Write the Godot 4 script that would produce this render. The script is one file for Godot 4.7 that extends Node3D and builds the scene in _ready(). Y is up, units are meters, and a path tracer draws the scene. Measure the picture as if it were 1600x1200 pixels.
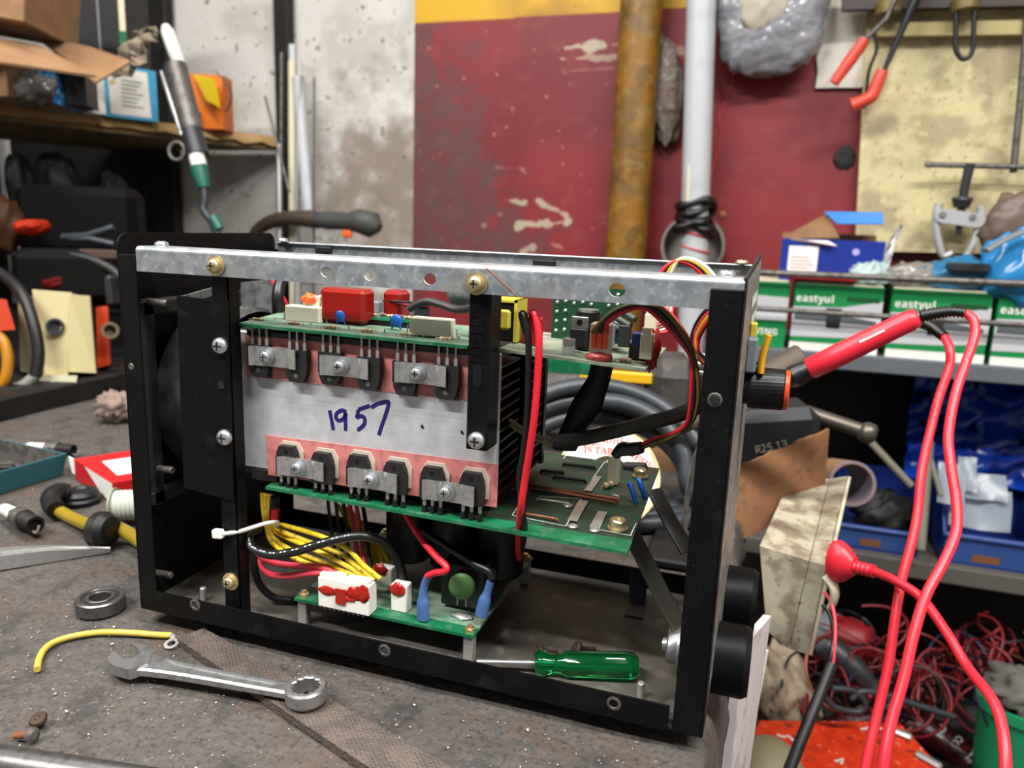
extends Node3D
# An opened inverter welding machine on a workshop bench. Metres, y up; bench top is y = 0, the machine's open face is the plane z = 0.

const FPX := 1204.26
var CAM := Transform3D(Basis(Vector3(0.94696794, 0.03554512, -0.31935603), Vector3(-0.09812145, 0.97837986, -0.18205774), Vector3(0.30598025, 0.20373852, 0.9299821)), Vector3(0.3962522, 0.284762, 0.39220225))
var M := {}
var used_names := {}

# ---------- pixel (1600 x 1200 frame) to a point on a plane, or at a depth ----------
func ray(u: float, v: float) -> Vector3:
	return (CAM.basis * Vector3((u - 800.0) / FPX, -(v - 600.0) / FPX, -1.0))
func pz(u: float, v: float, z: float) -> Vector3:
	var d := ray(u, v)
	return CAM.origin + d * ((z - CAM.origin.z) / d.z)
func py(u: float, v: float, y: float) -> Vector3:
	var d := ray(u, v)
	return CAM.origin + d * ((y - CAM.origin.y) / d.y)
func pd(u: float, v: float, depth: float) -> Vector3:
	return CAM.origin + ray(u, v) * depth
func pn(u: float, v: float, p: Vector3, n: Vector3) -> Vector3:   # on the plane through p with normal n
	var d := ray(u, v)
	return CAM.origin + d * ((p - CAM.origin).dot(n) / d.dot(n))
func pzs(list: Array) -> Array:
	var o := []
	for a in list: o.append(pz(a[0], a[1], a[2]))
	return o
func pds(list: Array) -> Array:
	var o := []
	for a in list: o.append(pd(a[0], a[1], a[2]))
	return o

# ---------- mesh helpers ----------
func mb() -> SurfaceTool:
	var st := SurfaceTool.new()
	st.begin(Mesh.PRIMITIVE_TRIANGLES)
	st.set_smooth_group(-1)
	return st
func tri(st: SurfaceTool, a: Vector3, b: Vector3, c: Vector3) -> void:
	st.add_vertex(a); st.add_vertex(b); st.add_vertex(c)
func trin(st: SurfaceTool, a: Vector3, b: Vector3, c: Vector3, n: Vector3) -> void:
	if (b - a).cross(c - a).dot(n) > 0.0: tri(st, a, c, b)
	else: tri(st, a, b, c)
func qn(st: SurfaceTool, a: Vector3, b: Vector3, c: Vector3, d: Vector3, n: Vector3) -> void:
	trin(st, a, b, c, n); trin(st, a, c, d, n)
func poly(st: SurfaceTool, pts: Array, cen: Vector3) -> void:
	var mid := Vector3.ZERO
	for p in pts: mid += p
	mid /= pts.size()
	var n := mid - cen
	for i in range(1, pts.size() - 1): trin(st, pts[0], pts[i], pts[i + 1], n)
func box(st: SurfaceTool, c: Vector3, s: Vector3, bev := 0.0, bas := Basis.IDENTITY) -> void:
	var h := s * 0.5
	if bev <= 0.0:
		for ax in 3:
			for sg in [-1.0, 1.0]:
				var q := []
				for k in [[-1, -1], [1, -1], [1, 1], [-1, 1]]:
					var v := Vector3.ZERO
					v[ax] = sg * h[ax]; v[(ax + 1) % 3] = k[0] * h[(ax + 1) % 3]; v[(ax + 2) % 3] = k[1] * h[(ax + 2) % 3]
					q.append(c + bas * v)
				poly(st, q, c)
		return
	bev = minf(bev, minf(h.x, minf(h.y, h.z)) * 0.95)
	var cv := func(sx: float, sy: float, sz: float, ax: int) -> Vector3:
		var v := Vector3(sx * (h.x - bev), sy * (h.y - bev), sz * (h.z - bev))
		v[ax] = Vector3(sx, sy, sz)[ax] * h[ax]
		return c + bas * v
	for ax in 3:
		for sg in [-1.0, 1.0]:
			var q := []
			for k in [[-1, -1], [1, -1], [1, 1], [-1, 1]]:
				var s3 := Vector3.ZERO
				s3[ax] = sg; s3[(ax + 1) % 3] = k[0]; s3[(ax + 2) % 3] = k[1]
				q.append(cv.call(s3.x, s3.y, s3.z, ax))
			poly(st, q, c)
	for ax in 3:
		var b1 := (ax + 1) % 3
		var b2 := (ax + 2) % 3
		for k in [[-1, -1], [1, -1], [1, 1], [-1, 1]]:
			var s0 := Vector3.ZERO
			s0[b1] = k[0]; s0[b2] = k[1]
			var lo := s0
			lo[ax] = -1.0
			var hi := s0
			hi[ax] = 1.0
			poly(st, [cv.call(lo.x, lo.y, lo.z, b1), cv.call(hi.x, hi.y, hi.z, b1), cv.call(hi.x, hi.y, hi.z, b2), cv.call(lo.x, lo.y, lo.z, b2)], c)
	for sx in [-1.0, 1.0]:
		for sy in [-1.0, 1.0]:
			for sz in [-1.0, 1.0]:
				poly(st, [cv.call(sx, sy, sz, 0), cv.call(sx, sy, sz, 1), cv.call(sx, sy, sz, 2)], c)
func bx2(st: SurfaceTool, a: Vector3, b: Vector3, bev := 0.0) -> void:
	box(st, (a + b) * 0.5, (b - a).abs(), bev)
# eight free corners: four of the near face in turn, four of the far face in turn
func hexa(st: SurfaceTool, q: Array) -> void:
	var c := Vector3.ZERO
	for p in q: c += p / 8.0
	for f in [[0, 1, 2, 3], [4, 5, 6, 7], [0, 1, 5, 4], [1, 2, 6, 5], [2, 3, 7, 6], [3, 0, 4, 7]]:
		poly(st, [q[f[0]], q[f[1]], q[f[2]], q[f[3]]], c)
# a plate of four corners with thickness t away from its front normal side
func plate(st: SurfaceTool, q: Array, t: float) -> void:
	var n: Vector3 = (q[1] - q[0]).cross(q[2] - q[0]).normalized()
	if n.dot(CAM.origin - q[0]) < 0.0: n = -n
	hexa(st, [q[0], q[1], q[2], q[3], q[0] - n * t, q[1] - n * t, q[2] - n * t, q[3] - n * t])
func smooth_path(pts: Array, n := 6) -> Array:
	var o := []
	for i in pts.size() - 1:
		var a: Vector3 = pts[max(i - 1, 0)]
		var b: Vector3 = pts[i]
		var c: Vector3 = pts[i + 1]
		var d: Vector3 = pts[min(i + 2, pts.size() - 1)]
		for k in n: o.append(b.cubic_interpolate(c, a, d, float(k) / n))
	o.append(pts[pts.size() - 1])
	return o
# radius may be a number or one number for each point
func tube(st: SurfaceTool, pts: Array, rad, sides := 10, squash := 1.0) -> void:
	var n := pts.size()
	var up := Vector3.UP
	var t0: Vector3 = (pts[1] - pts[0]).normalized()
	if absf(t0.dot(up)) > 0.9: up = Vector3.RIGHT
	var side := t0.cross(up).normalized()
	var rings := []
	for i in n:
		var t: Vector3 = (pts[min(i + 1, n - 1)] - pts[max(i - 1, 0)]).normalized()
		side = (side - t * side.dot(t)).normalized()
		var o := side.cross(t).normalized()
		var r: float = rad[i] if rad is Array else rad
		var ring := []
		for k in sides:
			var an := TAU * k / sides
			ring.append(pts[i] + side * cos(an) * r + o * sin(an) * r * squash)
		rings.append(ring)
	st.set_smooth_group(1)
	for i in n - 1:
		for k in sides:
			var k2 := (k + 1) % sides
			var a: Vector3 = rings[i][k]
			qn(st, a, rings[i][k2], rings[i + 1][k2], rings[i + 1][k], (a + rings[i][k2]) * 0.5 - pts[i])
	st.set_smooth_group(-1)
	for e in [0, n - 1]:
		var nn: Vector3 = (pts[0] - pts[1]) if e == 0 else (pts[n - 1] - pts[n - 2])
		for k in range(1, sides - 1): trin(st, rings[e][0], rings[e][k], rings[e][k + 1], nn)
# profile of [radius, height] from the lower axis end outwards and up; axis is the basis' y
func lathe(st: SurfaceTool, prof: Array, xf: Transform3D, sides := 20, smooth := false, knurl := 0.0) -> void:
	for i in prof.size() - 1:
		st.set_smooth_group(1 + (0 if smooth else i))
		for k in sides:
			var a0 := TAU * k / sides
			var a1 := TAU * (k + 1) / sides
			var q := []
			for e in [[a0, i, k], [a1, i, k + 1], [a1, i + 1, k + 1], [a0, i + 1, k]]:
				var r: float = prof[e[1]][0]
				if knurl > 0.0 and int(e[2]) % 2 == 1: r -= knurl
				q.append(xf * Vector3(cos(e[0]) * r, prof[e[1]][1], sin(e[0]) * r))
			if prof[i][0] > 0.0: tri(st, q[0], q[1], q[2])
			if prof[i + 1][0] > 0.0: tri(st, q[0], q[2], q[3])
	st.set_smooth_group(-1)
func aim(at: Vector3, dir: Vector3) -> Transform3D:
	var y := dir.normalized()
	var x := y.cross(Vector3(0.13, 0.31, 0.94)).normalized()
	return Transform3D(Basis(x, y, x.cross(y)), at)
func cyl(st: SurfaceTool, a: Vector3, b: Vector3, r: float, sides := 16, bev := 0.0) -> void:
	var h := a.distance_to(b)
	if bev > 0.0: lathe(st, [[0.0, 0.0], [r - bev, 0.0], [r, bev], [r, h - bev], [r - bev, h], [0.0, h]], aim(a, b - a), sides)
	else: lathe(st, [[0.0, 0.0], [r, 0.0], [r, h], [0.0, h]], aim(a, b - a), sides)
# flat outline (Vector2 list) in the transform's xy plane, extruded from z = 0 to z = d
func prism(st: SurfaceTool, outline: PackedVector2Array, d: float, xf: Transform3D, smooth := false) -> void:
	var idx := Geometry2D.triangulate_polygon(outline)
	var nz := xf.basis.z * signf(d)
	for i in range(0, idx.size(), 3):
		var p := []
		for k in 3: p.append(outline[idx[i + k]])
		trin(st, xf * Vector3(p[0].x, p[0].y, d), xf * Vector3(p[1].x, p[1].y, d), xf * Vector3(p[2].x, p[2].y, d), nz)
		trin(st, xf * Vector3(p[0].x, p[0].y, 0), xf * Vector3(p[1].x, p[1].y, 0), xf * Vector3(p[2].x, p[2].y, 0), -nz)
	var area := 0.0
	for i in outline.size(): area += outline[i].cross(outline[(i + 1) % outline.size()])
	if smooth: st.set_smooth_group(3)
	for i in outline.size():
		var a := outline[i]
		var b := outline[(i + 1) % outline.size()]
		var n2 := Vector2(b.y - a.y, a.x - b.x) * signf(area)
		qn(st, xf * Vector3(a.x, a.y, 0), xf * Vector3(b.x, b.y, 0), xf * Vector3(b.x, b.y, d), xf * Vector3(a.x, a.y, d), xf.basis * Vector3(n2.x, n2.y, 0))
	st.set_smooth_group(-1)
# a flat inked or raised stroke along points, width w, lying on normal n
func ribbon(st: SurfaceTool, pts: Array, w: float, n: Vector3, lift := 0.0001) -> void:
	var l := []
	var r := []
	for i in pts.size():
		var t: Vector3 = (pts[min(i + 1, pts.size() - 1)] - pts[max(i - 1, 0)]).normalized()
		var s := t.cross(n).normalized() * w * 0.5
		l.append(pts[i] + s + n * lift); r.append(pts[i] - s + n * lift)
	for i in pts.size() - 1: qn(st, l[i], r[i], r[i + 1], l[i + 1], n)
func rounded(w: float, h: float, r: float, n := 4) -> PackedVector2Array:
	var o := PackedVector2Array()
	for c in [[w / 2 - r, h / 2 - r, 0.0], [-w / 2 + r, h / 2 - r, PI / 2], [-w / 2 + r, -h / 2 + r, PI], [w / 2 - r, -h / 2 + r, PI * 1.5]]:
		for k in n + 1:
			var a: float = c[2] + PI / 2 * k / n
			o.append(Vector2(c[0] + cos(a) * r, c[1] + sin(a) * r))
	return o
# a sheet over a grid of points (rows of Vector3), with thickness t
func sheet(st: SurfaceTool, rows: Array, t: float, toward := Vector3.ZERO) -> void:
	var nr := rows.size()
	var nc: int = rows[0].size()
	var mid: Vector3 = rows[nr / 2][nc / 2]
	var look := (CAM.origin - mid) if toward == Vector3.ZERO else toward
	var back := []
	for i in nr:
		var b := []
		for j in nc:
			var du: Vector3 = rows[i][min(j + 1, nc - 1)] - rows[i][max(j - 1, 0)]
			var dv: Vector3 = rows[min(i + 1, nr - 1)][j] - rows[max(i - 1, 0)][j]
			var n := du.cross(dv).normalized()
			if n.dot(look) < 0.0: n = -n
			b.append(rows[i][j] - n * t)
		back.append(b)
	for i in nr - 1:
		for j in nc - 1:
			st.set_smooth_group(1)
			qn(st, rows[i][j], rows[i][j + 1], rows[i + 1][j + 1], rows[i + 1][j], rows[i][j] - back[i][j])
			st.set_smooth_group(2)
			qn(st, back[i][j], back[i][j + 1], back[i + 1][j + 1], back[i + 1][j], back[i][j] - rows[i][j])
	st.set_smooth_group(-1)
	for j in nc - 1:
		poly(st, [rows[0][j], rows[0][j + 1], back[0][j + 1], back[0][j]], mid)
		poly(st, [rows[nr - 1][j], rows[nr - 1][j + 1], back[nr - 1][j + 1], back[nr - 1][j]], mid)
	for i in nr - 1:
		poly(st, [rows[i][0], rows[i + 1][0], back[i + 1][0], back[i][0]], mid)
		poly(st, [rows[i][nc - 1], rows[i + 1][nc - 1], back[i + 1][nc - 1], back[i][nc - 1]], mid)
# closed lumpy body: grid of a sphere pushed by noise
func lump(st: SurfaceTool, c: Vector3, s: Vector3, rough: float, sd: int, n := 14, freq := 1.6, bas := Basis.IDENTITY) -> void:
	var ns := FastNoiseLite.new()
	ns.seed = sd; ns.frequency = freq; ns.fractal_octaves = 3
	var at := func(i: int, j: int) -> Vector3:
		var th := PI * i / n
		var ph := TAU * j / (2 * n)
		var d := Vector3(sin(th) * cos(ph), cos(th), sin(th) * sin(ph))
		return c + bas * (d * s * (1.0 + rough * ns.get_noise_3dv(d)))
	st.set_smooth_group(1)
	for i in n:
		for j in 2 * n: poly(st, [at.call(i, j), at.call(i, (j + 1) % (2 * n)), at.call(i + 1, (j + 1) % (2 * n)), at.call(i + 1, j)], c)
	st.set_smooth_group(-1)

# ---------- nodes ----------
func numbered(called: String) -> String:
	var k: int = used_names.get(called, 0)
	used_names[called] = k + 1
	return called if k == 0 else "%s_%03d" % [called, k]
func tag(o: Node3D, label: String, category: String, group := "") -> Node3D:
	o.set_meta("label", label); o.set_meta("category", category)
	if group != "": o.set_meta("group", group)
	return o
func thing(called: String, label: String, category: String, at := Vector3.ZERO, group := "") -> Node3D:
	var o := Node3D.new()
	o.name = numbered(called)
	add_child(o)
	o.position = at
	return tag(o, label, category, group)
# commits a mesh given in world coordinates as one named part of parent
func part(st: SurfaceTool, called: String, m: Material, parent: Node3D, label := "") -> MeshInstance3D:
	st.generate_normals()
	var o := MeshInstance3D.new()
	o.mesh = st.commit()
	o.material_override = m
	if parent == self: o.name = numbered(called)
	else: o.name = called
	parent.add_child(o, true)
	if parent != self: o.transform = parent.global_transform.affine_inverse()
	if label != "": o.set_meta("label", label)
	return o
func single(st: SurfaceTool, called: String, m: Material, label: String, category: String, group := "") -> MeshInstance3D:
	return tag(part(st, called, m, self), label, category, group)
func struct(st: SurfaceTool, called: String, m: Material, parent: Node3D = self) -> MeshInstance3D:
	var o := part(st, called, m, parent)
	if parent == self: o.set_meta("kind", "structure")
	return o
func wire(called: String, pts: Array, r: float, m: Material, parent: Node3D, sides := 8, n := 6) -> MeshInstance3D:
	var st := mb()
	tube(st, smooth_path(pts, n), r, sides)
	return part(st, called, m, parent)
# raised lettering; xf maps the text's x (right), y (up) and z (towards the reader)
func letters(text: String, height: float, depth: float, xf: Transform3D, called: String, m: Material, parent: Node3D, font_name := "Droid Sans", bold := false) -> MeshInstance3D:
	var f := SystemFont.new()
	f.font_names = PackedStringArray([font_name])
	if bold: f.font_weight = 700
	var t := TextMesh.new()
	t.font = f
	t.text = text
	t.font_size = 32
	t.pixel_size = height / 24.0
	t.depth = depth
	t.curve_step = 4.0
	var o := MeshInstance3D.new()
	o.mesh = t
	o.material_override = m
	o.name = called
	parent.add_child(o, true)
	o.transform = parent.global_transform.affine_inverse() * xf
	return o
func face_xf(at: Vector3, right: Vector3, up: Vector3) -> Transform3D:
	var x := right.normalized()
	var z := x.cross(up).normalized()
	return Transform3D(Basis(x, z.cross(x), z), at)

# ---------- materials ----------
func noise_bytes(sd: int, freq: float, oct: int, size: int, kind := 3) -> PackedByteArray:
	var n := FastNoiseLite.new()
	n.seed = sd; n.frequency = freq; n.fractal_octaves = oct
	n.noise_type = kind as FastNoiseLite.NoiseType
	n.fractal_type = FastNoiseLite.FRACTAL_FBM if oct > 1 else FastNoiseLite.FRACTAL_NONE
	return n.get_seamless_image(size, size, false, false, 0.12, true).get_data()
# layers: [seed, frequency, octaves, colour, low, high, strength] or ["dots", seed, count, colour, smallest, largest, strength]
func paint(size: int, base: Color, layers: Array) -> Image:
	var n := size * size
	var r := PackedFloat32Array(); r.resize(n); r.fill(base.r)
	var g := PackedFloat32Array(); g.resize(n); g.fill(base.g)
	var b := PackedFloat32Array(); b.resize(n); b.fill(base.b)
	for l in layers:
		if l[0] is String:
			var rng := RandomNumberGenerator.new()
			rng.seed = l[1]
			for k in l[2]:
				var x := rng.randi_range(0, size - 1)
				var y := rng.randi_range(0, size - 1)
				var rad := rng.randf_range(l[4], l[5])
				var sx := rng.randf_range(0.5, 1.4)
				var amt: float = l[6] * rng.randf_range(0.4, 1.0)
				var ri := int(ceil(rad * 1.5))
				for dy in range(-ri, ri + 1):
					for dx in range(-ri, ri + 1):
						var q := Vector2(dx / sx, dy * sx).length()
						if q <= rad:
							var i := posmod(y + dy, size) * size + posmod(x + dx, size)
							var a := amt * clampf(rad - q + 0.5, 0.0, 1.0)
							r[i] = lerpf(r[i], l[3].r, a); g[i] = lerpf(g[i], l[3].g, a); b[i] = lerpf(b[i], l[3].b, a)
			continue
		var d := noise_bytes(l[0], l[1], l[2], size)
		var lut := PackedFloat32Array(); lut.resize(256)
		for k in 256: lut[k] = smoothstep(l[4], l[5], k / 255.0) * l[6]
		var c: Color = l[3]
		for i in n:
			var a := lut[d[i]]
			if a > 0.004:
				r[i] += (c.r - r[i]) * a; g[i] += (c.g - g[i]) * a; b[i] += (c.b - b[i]) * a
	var out := PackedByteArray(); out.resize(n * 3)
	for i in n:
		out[i * 3] = int(clampf(r[i], 0, 1) * 255.0); out[i * 3 + 1] = int(clampf(g[i], 0, 1) * 255.0); out[i * 3 + 2] = int(clampf(b[i], 0, 1) * 255.0)
	return Image.create_from_data(size, size, false, Image.FORMAT_RGB8, out)
func bump(sd: int, freq: float, oct: int, size: int, strength: float) -> ImageTexture:
	var im := Image.create_from_data(size, size, false, Image.FORMAT_L8, noise_bytes(sd, freq, oct, size))
	im.convert(Image.FORMAT_RGBA8)
	im.bump_map_to_normal_map(strength)
	return ImageTexture.create_from_image(im)
func mat(key: String, c: Color, rough := 0.6, metal := 0.0) -> StandardMaterial3D:
	var m := StandardMaterial3D.new()
	m.resource_name = key
	m.albedo_color = c
	m.roughness = rough
	m.metallic = metal
	M[key] = m
	return m
# a material whose colour comes from a computed texture laid on in world space, per metres for one repeat
func tmat(key: String, im: Image, per: float, rough := 0.6, metal := 0.0, normal: Texture2D = null, nscale := 1.0) -> StandardMaterial3D:
	var m := mat(key, Color.WHITE, rough, metal)
	m.albedo_texture = ImageTexture.create_from_image(im)
	m.uv1_triplanar = true
	m.uv1_world_triplanar = true
	m.uv1_scale = Vector3.ONE / per
	if normal:
		m.normal_enabled = true
		m.normal_texture = normal
		m.normal_scale = nscale
	return m

func _ready() -> void:
	# ---- camera ----
	var cam := Camera3D.new()
	cam.name = "camera"
	cam.near = 0.02
	cam.far = 60.0
	var at := CameraAttributesPhysical.new()
	at.frustum_focal_length = 24.085
	at.exposure_aperture = 7.4
	at.frustum_focus_distance = 0.47
	at.frustum_near = 0.02
	at.frustum_far = 60.0
	cam.attributes = at
	add_child(cam)
	cam.transform = CAM
	cam.fov = 52.97
	cam.current = true
	# ---- sky outside the open shop front, exposure ----
	var env := Environment.new()
	var sky := Sky.new()
	var sm := ProceduralSkyMaterial.new()
	sm.sky_top_color = Color(0.74, 0.8, 0.88)
	sm.sky_horizon_color = Color(0.9, 0.92, 0.94)
	sm.ground_bottom_color = Color(0.4, 0.38, 0.36)
	sm.ground_horizon_color = Color(0.55, 0.53, 0.5)
	sky.sky_material = sm
	env.background_mode = Environment.BG_SKY
	env.sky = sky
	env.background_energy_multiplier = 0.9
	env.tonemap_mode = Environment.TONE_MAPPER_LINEAR
	env.tonemap_exposure = 0.58
	env.sdfgi_enabled = true
	env.ssao_enabled = true
	env.ssil_enabled = true
	var we := WorldEnvironment.new()
	we.name = "world_environment"
	we.environment = env
	add_child(we)
	# ---- ceiling tube lamps (their light sits just under each tube) ----
	tube_lamp(Vector3(-0.25, 1.62, -0.25), Vector3(1, 0, 0.1), 1.2, 4.0, "white fluorescent tube batten under the ceiling above the bench")
	tube_lamp(Vector3(-0.55, 1.78, 1.0), Vector3(1, 0, 0.0), 1.2, 14.0, "white fluorescent tube batten under the ceiling in front of the bench")
	tube_lamp(Vector3(1.15, 1.78, 0.45), Vector3(1, 0, -0.2), 1.2, 13.0, "white fluorescent tube batten under the ceiling in front of the steel shelf")
	make_materials()
	room()
	bench()
	machine_chassis()
	machine_heatsinks()
	machine_boards()
	machine_control()
	machine_lower()
	machine_panel()
	bench_tools()
	bench_clutter()
	behind_machine()
	right_side()
	floor_pile()
	right_shelf()
	wall_things()
	left_rack()

func tube_lamp(c: Vector3, dir: Vector3, length: float, energy: float, label: String) -> void:
	var d := dir.normalized()
	var lamp := thing("tube_lamp", label, "lamp", c, "ceiling tube lamps")
	var white := mat("lamp_body", Color(0.85, 0.85, 0.85), 0.5)
	var st := mb()
	var side := d.cross(Vector3.UP).normalized()
	box(st, c + Vector3(0, 0.05, 0), Vector3(length, 0.05, 0.06), 0.006, Basis(d, Vector3.UP, side * -1.0))
	part(st, "batten", white, lamp)
	st = mb()
	cyl(st, c - d * (length * 0.5), c + d * (length * 0.5), 0.014, 16)
	var glow := mat("lamp_glow", Color(1, 1, 1), 0.4)
	glow.emission_enabled = true
	glow.emission = Color(1.0, 0.98, 0.95)
	glow.emission_energy_multiplier = 4.0
	part(st, "tube", glow, lamp)
	for s in [-1.0, 1.0]:
		st = mb()
		box(st, c + d * (s * (length * 0.5 + 0.01)) + Vector3(0, 0.015, 0), Vector3(0.02, 0.06, 0.035), 0.003, Basis(d, Vector3.UP, side * -1.0))
		part(st, "end_socket", white, lamp)
	for s in [-0.4, 0.4]:
		st = mb()
		cyl(st, c + d * (s * length) + Vector3(0, 0.07, 0), Vector3((c + d * (s * length)).x, 1.95, (c + d * (s * length)).z), 0.003, 6)
		part(st, "hanger", white, lamp)
	var l := AreaLight3D.new()
	l.name = "tube_light"
	l.area_size = Vector2(length, 0.1)
	l.light_energy = energy
	l.light_color = Color(1.0, 0.995, 0.985)
	l.shadow_enabled = true
	l.area_range = 12.0
	lamp.add_child(l)
	l.position = Vector3(0, -0.02, 0)
	l.basis = Basis(d, d.cross(Vector3.DOWN).normalized() * 1.0, Vector3.UP).orthonormalized()

func make_materials() -> void:
	var grit := bump(7, 0.05, 4, 512, 5.0)
	var fine := bump(9, 0.18, 2, 256, 3.0)
	M["fine_bump"] = fine
	# bench mat: dark rubber with dust, filings and rust-brown patches
	tmat("mat_rubber", paint(1024, Color(0.275, 0.255, 0.24), [
		[1, 0.004, 4, Color(0.30, 0.27, 0.245), 0.35, 0.75, 0.8], [2, 0.012, 4, Color(0.17, 0.155, 0.15), 0.5, 0.75, 0.6], [3, 0.06, 3, Color(0.36, 0.33, 0.30), 0.55, 0.85, 0.5],
		[4, 0.006, 5, Color(0.30, 0.235, 0.19), 0.6, 0.8, 0.55], [10, 0.12, 2, Color(0.16, 0.15, 0.14), 0.55, 0.8, 0.6], ["dots", 5, 6500, Color(0.48, 0.45, 0.41), 0.5, 1.3, 0.6], ["dots", 6, 260, Color(0.62, 0.6, 0.57), 0.6, 2.0, 0.8], ["dots", 8, 150, Color(0.1, 0.09, 0.085), 1.0, 3.0, 0.7], ["dots", 9, 160, Color(0.45, 0.30, 0.2), 0.8, 2.2, 0.6]]), 0.42, 0.78, 0.0, grit, 0.9)
	# black painted steel with dust specks
	tmat("black_steel", paint(512, Color(0.028, 0.028, 0.032), [[11, 0.01, 4, Color(0.05, 0.05, 0.052), 0.4, 0.8, 0.7], ["dots", 12, 420, Color(0.3, 0.29, 0.28), 0.6, 1.7, 0.5], [13, 0.012, 4, Color(0.16, 0.155, 0.15), 0.62, 0.9, 0.5]]), 0.16, 0.45, 0.0, fine, 0.04).metallic_specular = 0.3
	tmat("black_dusty", paint(512, Color(0.05, 0.05, 0.053), [[14, 0.008, 5, Color(0.2, 0.19, 0.18), 0.5, 0.85, 0.6], ["dots", 15, 500, Color(0.3, 0.29, 0.27), 0.5, 1.2, 0.5]]), 0.12, 0.6)
	# galvanised sheet: spangle
	tmat("zinc", paint(512, Color(0.65, 0.665, 0.68), [[21, 0.025, 3, Color(0.52, 0.54, 0.56), 0.35, 0.75, 0.7], [22, 0.06, 2, Color(0.82, 0.825, 0.83), 0.55, 0.8, 0.5], [23, 0.01, 4, Color(0.62, 0.61, 0.59), 0.55, 0.85, 0.5]]), 0.14, 0.42, 0.7)
	tmat("pan_floor", paint(512, Color(0.34, 0.32, 0.295), [[24, 0.006, 4, Color(0.22, 0.205, 0.19), 0.4, 0.7, 0.8], [25, 0.03, 4, Color(0.45, 0.43, 0.4), 0.55, 0.8, 0.6], ["dots", 26, 300, Color(0.5, 0.48, 0.45), 0.5, 1.4, 0.5]]), 0.25, 0.62, 0.25)
	# brushed aluminium
	var br := Image.create(512, 512, false, Image.FORMAT_RGB8)
	var nb := noise_bytes(31, 0.02, 4, 512)
	var rg := RandomNumberGenerator.new()
	rg.seed = 32
	for y in 512:
		var line := rg.randf_range(-0.035, 0.035)
		for x in 512:
			var k := 0.80 + line + (nb[y * 512 + x] / 255.0 - 0.5) * 0.12
			br.set_pixel(x, y, Color(k, k, k * 1.01))
	tmat("aluminium", br, 0.12, 0.5, 0.55)
	tmat("aluminium_scuffed", paint(512, Color(0.6, 0.6, 0.6), [[33, 0.02, 4, Color(0.42, 0.42, 0.43), 0.4, 0.7, 0.7], [34, 0.1, 2, Color(0.75, 0.75, 0.75), 0.6, 0.8, 0.5]]), 0.08, 0.4, 0.7)
	mat("fin_black", Color(0.06, 0.06, 0.062), 0.45, 0.3)
	tmat("steel", paint(256, Color(0.74, 0.74, 0.73), [[35, 0.05, 3, Color(0.6, 0.6, 0.6), 0.45, 0.75, 0.5]]), 0.06, 0.38, 0.8)
	tmat("chrome", paint(256, Color(0.7, 0.7, 0.7), [[36, 0.03, 3, Color(0.55, 0.55, 0.55), 0.45, 0.75, 0.5]]), 0.06, 0.36, 0.9)
	tmat("dull_steel", paint(256, Color(0.42, 0.405, 0.39), [[37, 0.03, 4, Color(0.28, 0.26, 0.245), 0.4, 0.7, 0.7]]), 0.1, 0.5, 0.6)
	mat("zinc_screw", Color(0.78, 0.79, 0.8), 0.28, 0.85)
	mat("brass_screw", Color(0.84, 0.76, 0.58), 0.3, 0.85)
	mat("tin", Color(0.72, 0.71, 0.69), 0.4, 0.7)
	# boards
	tmat("pcb_dusty", paint(512, Color(0.42, 0.5, 0.42), [[41, 0.012, 4, Color(0.26, 0.46, 0.34), 0.42, 0.65, 0.8], [42, 0.02, 4, Color(0.5, 0.5, 0.45), 0.5, 0.8, 0.8], [43, 0.08, 2, Color(0.5, 0.5, 0.45), 0.6, 0.85, 0.4]]), 0.1, 0.55)
	tmat("pcb_green", paint(512, Color(0.06, 0.36, 0.22), [[44, 0.012, 4, Color(0.13, 0.46, 0.31), 0.45, 0.7, 0.7], [45, 0.02, 4, Color(0.33, 0.42, 0.34), 0.55, 0.85, 0.7]]), 0.1, 0.4)
	tmat("pcb_dark", paint(512, Color(0.13, 0.2, 0.15), [[46, 0.012, 4, Color(0.07, 0.28, 0.18), 0.5, 0.72, 0.8], [47, 0.02, 4, Color(0.25, 0.245, 0.2), 0.4, 0.8, 0.8]]), 0.11, 0.55)
	mat("pcb_vertical", Color(0.07, 0.24, 0.15), 0.4)
	tmat("pcb_pale", paint(256, Color(0.52, 0.54, 0.46), [[48, 0.03, 4, Color(0.4, 0.46, 0.38), 0.4, 0.7, 0.7]]), 0.08, 0.6)
	mat("silk_white", Color(0.78, 0.8, 0.77), 0.6)
	tmat("film_pink", paint(256, Color(0.74, 0.45, 0.42), [[51, 0.03, 4, Color(0.63, 0.36, 0.35), 0.45, 0.75, 0.7]]), 0.06, 0.7)
	mat("paste_white", Color(0.72, 0.66, 0.6), 0.8)
	tmat("epoxy_black", paint(256, Color(0.075, 0.075, 0.078), [[52, 0.04, 3, Color(0.13, 0.13, 0.13), 0.5, 0.8, 0.6]]), 0.03, 0.55)
	mat("cement_white", Color(0.8, 0.77, 0.68), 0.8)
	mat("cap_red", Color(0.5, 0.085, 0.055), 0.2)
	mat("cap_blue", Color(0.08, 0.34, 0.66), 0.3)
	mat("grey_plastic", Color(0.42, 0.44, 0.46), 0.5)
	mat("dark_plastic", Color(0.14, 0.145, 0.16), 0.45)
	mat("black_plastic", Color(0.03, 0.03, 0.033), 0.4)
	mat("black_rubber", Color(0.035, 0.035, 0.037), 0.5)
	mat("white_plastic", Color(0.85, 0.84, 0.8), 0.5)
	mat("cream_plastic", Color(0.78, 0.75, 0.64), 0.5)
	mat("resistor_tan", Color(0.76, 0.66, 0.48), 0.55)
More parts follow.
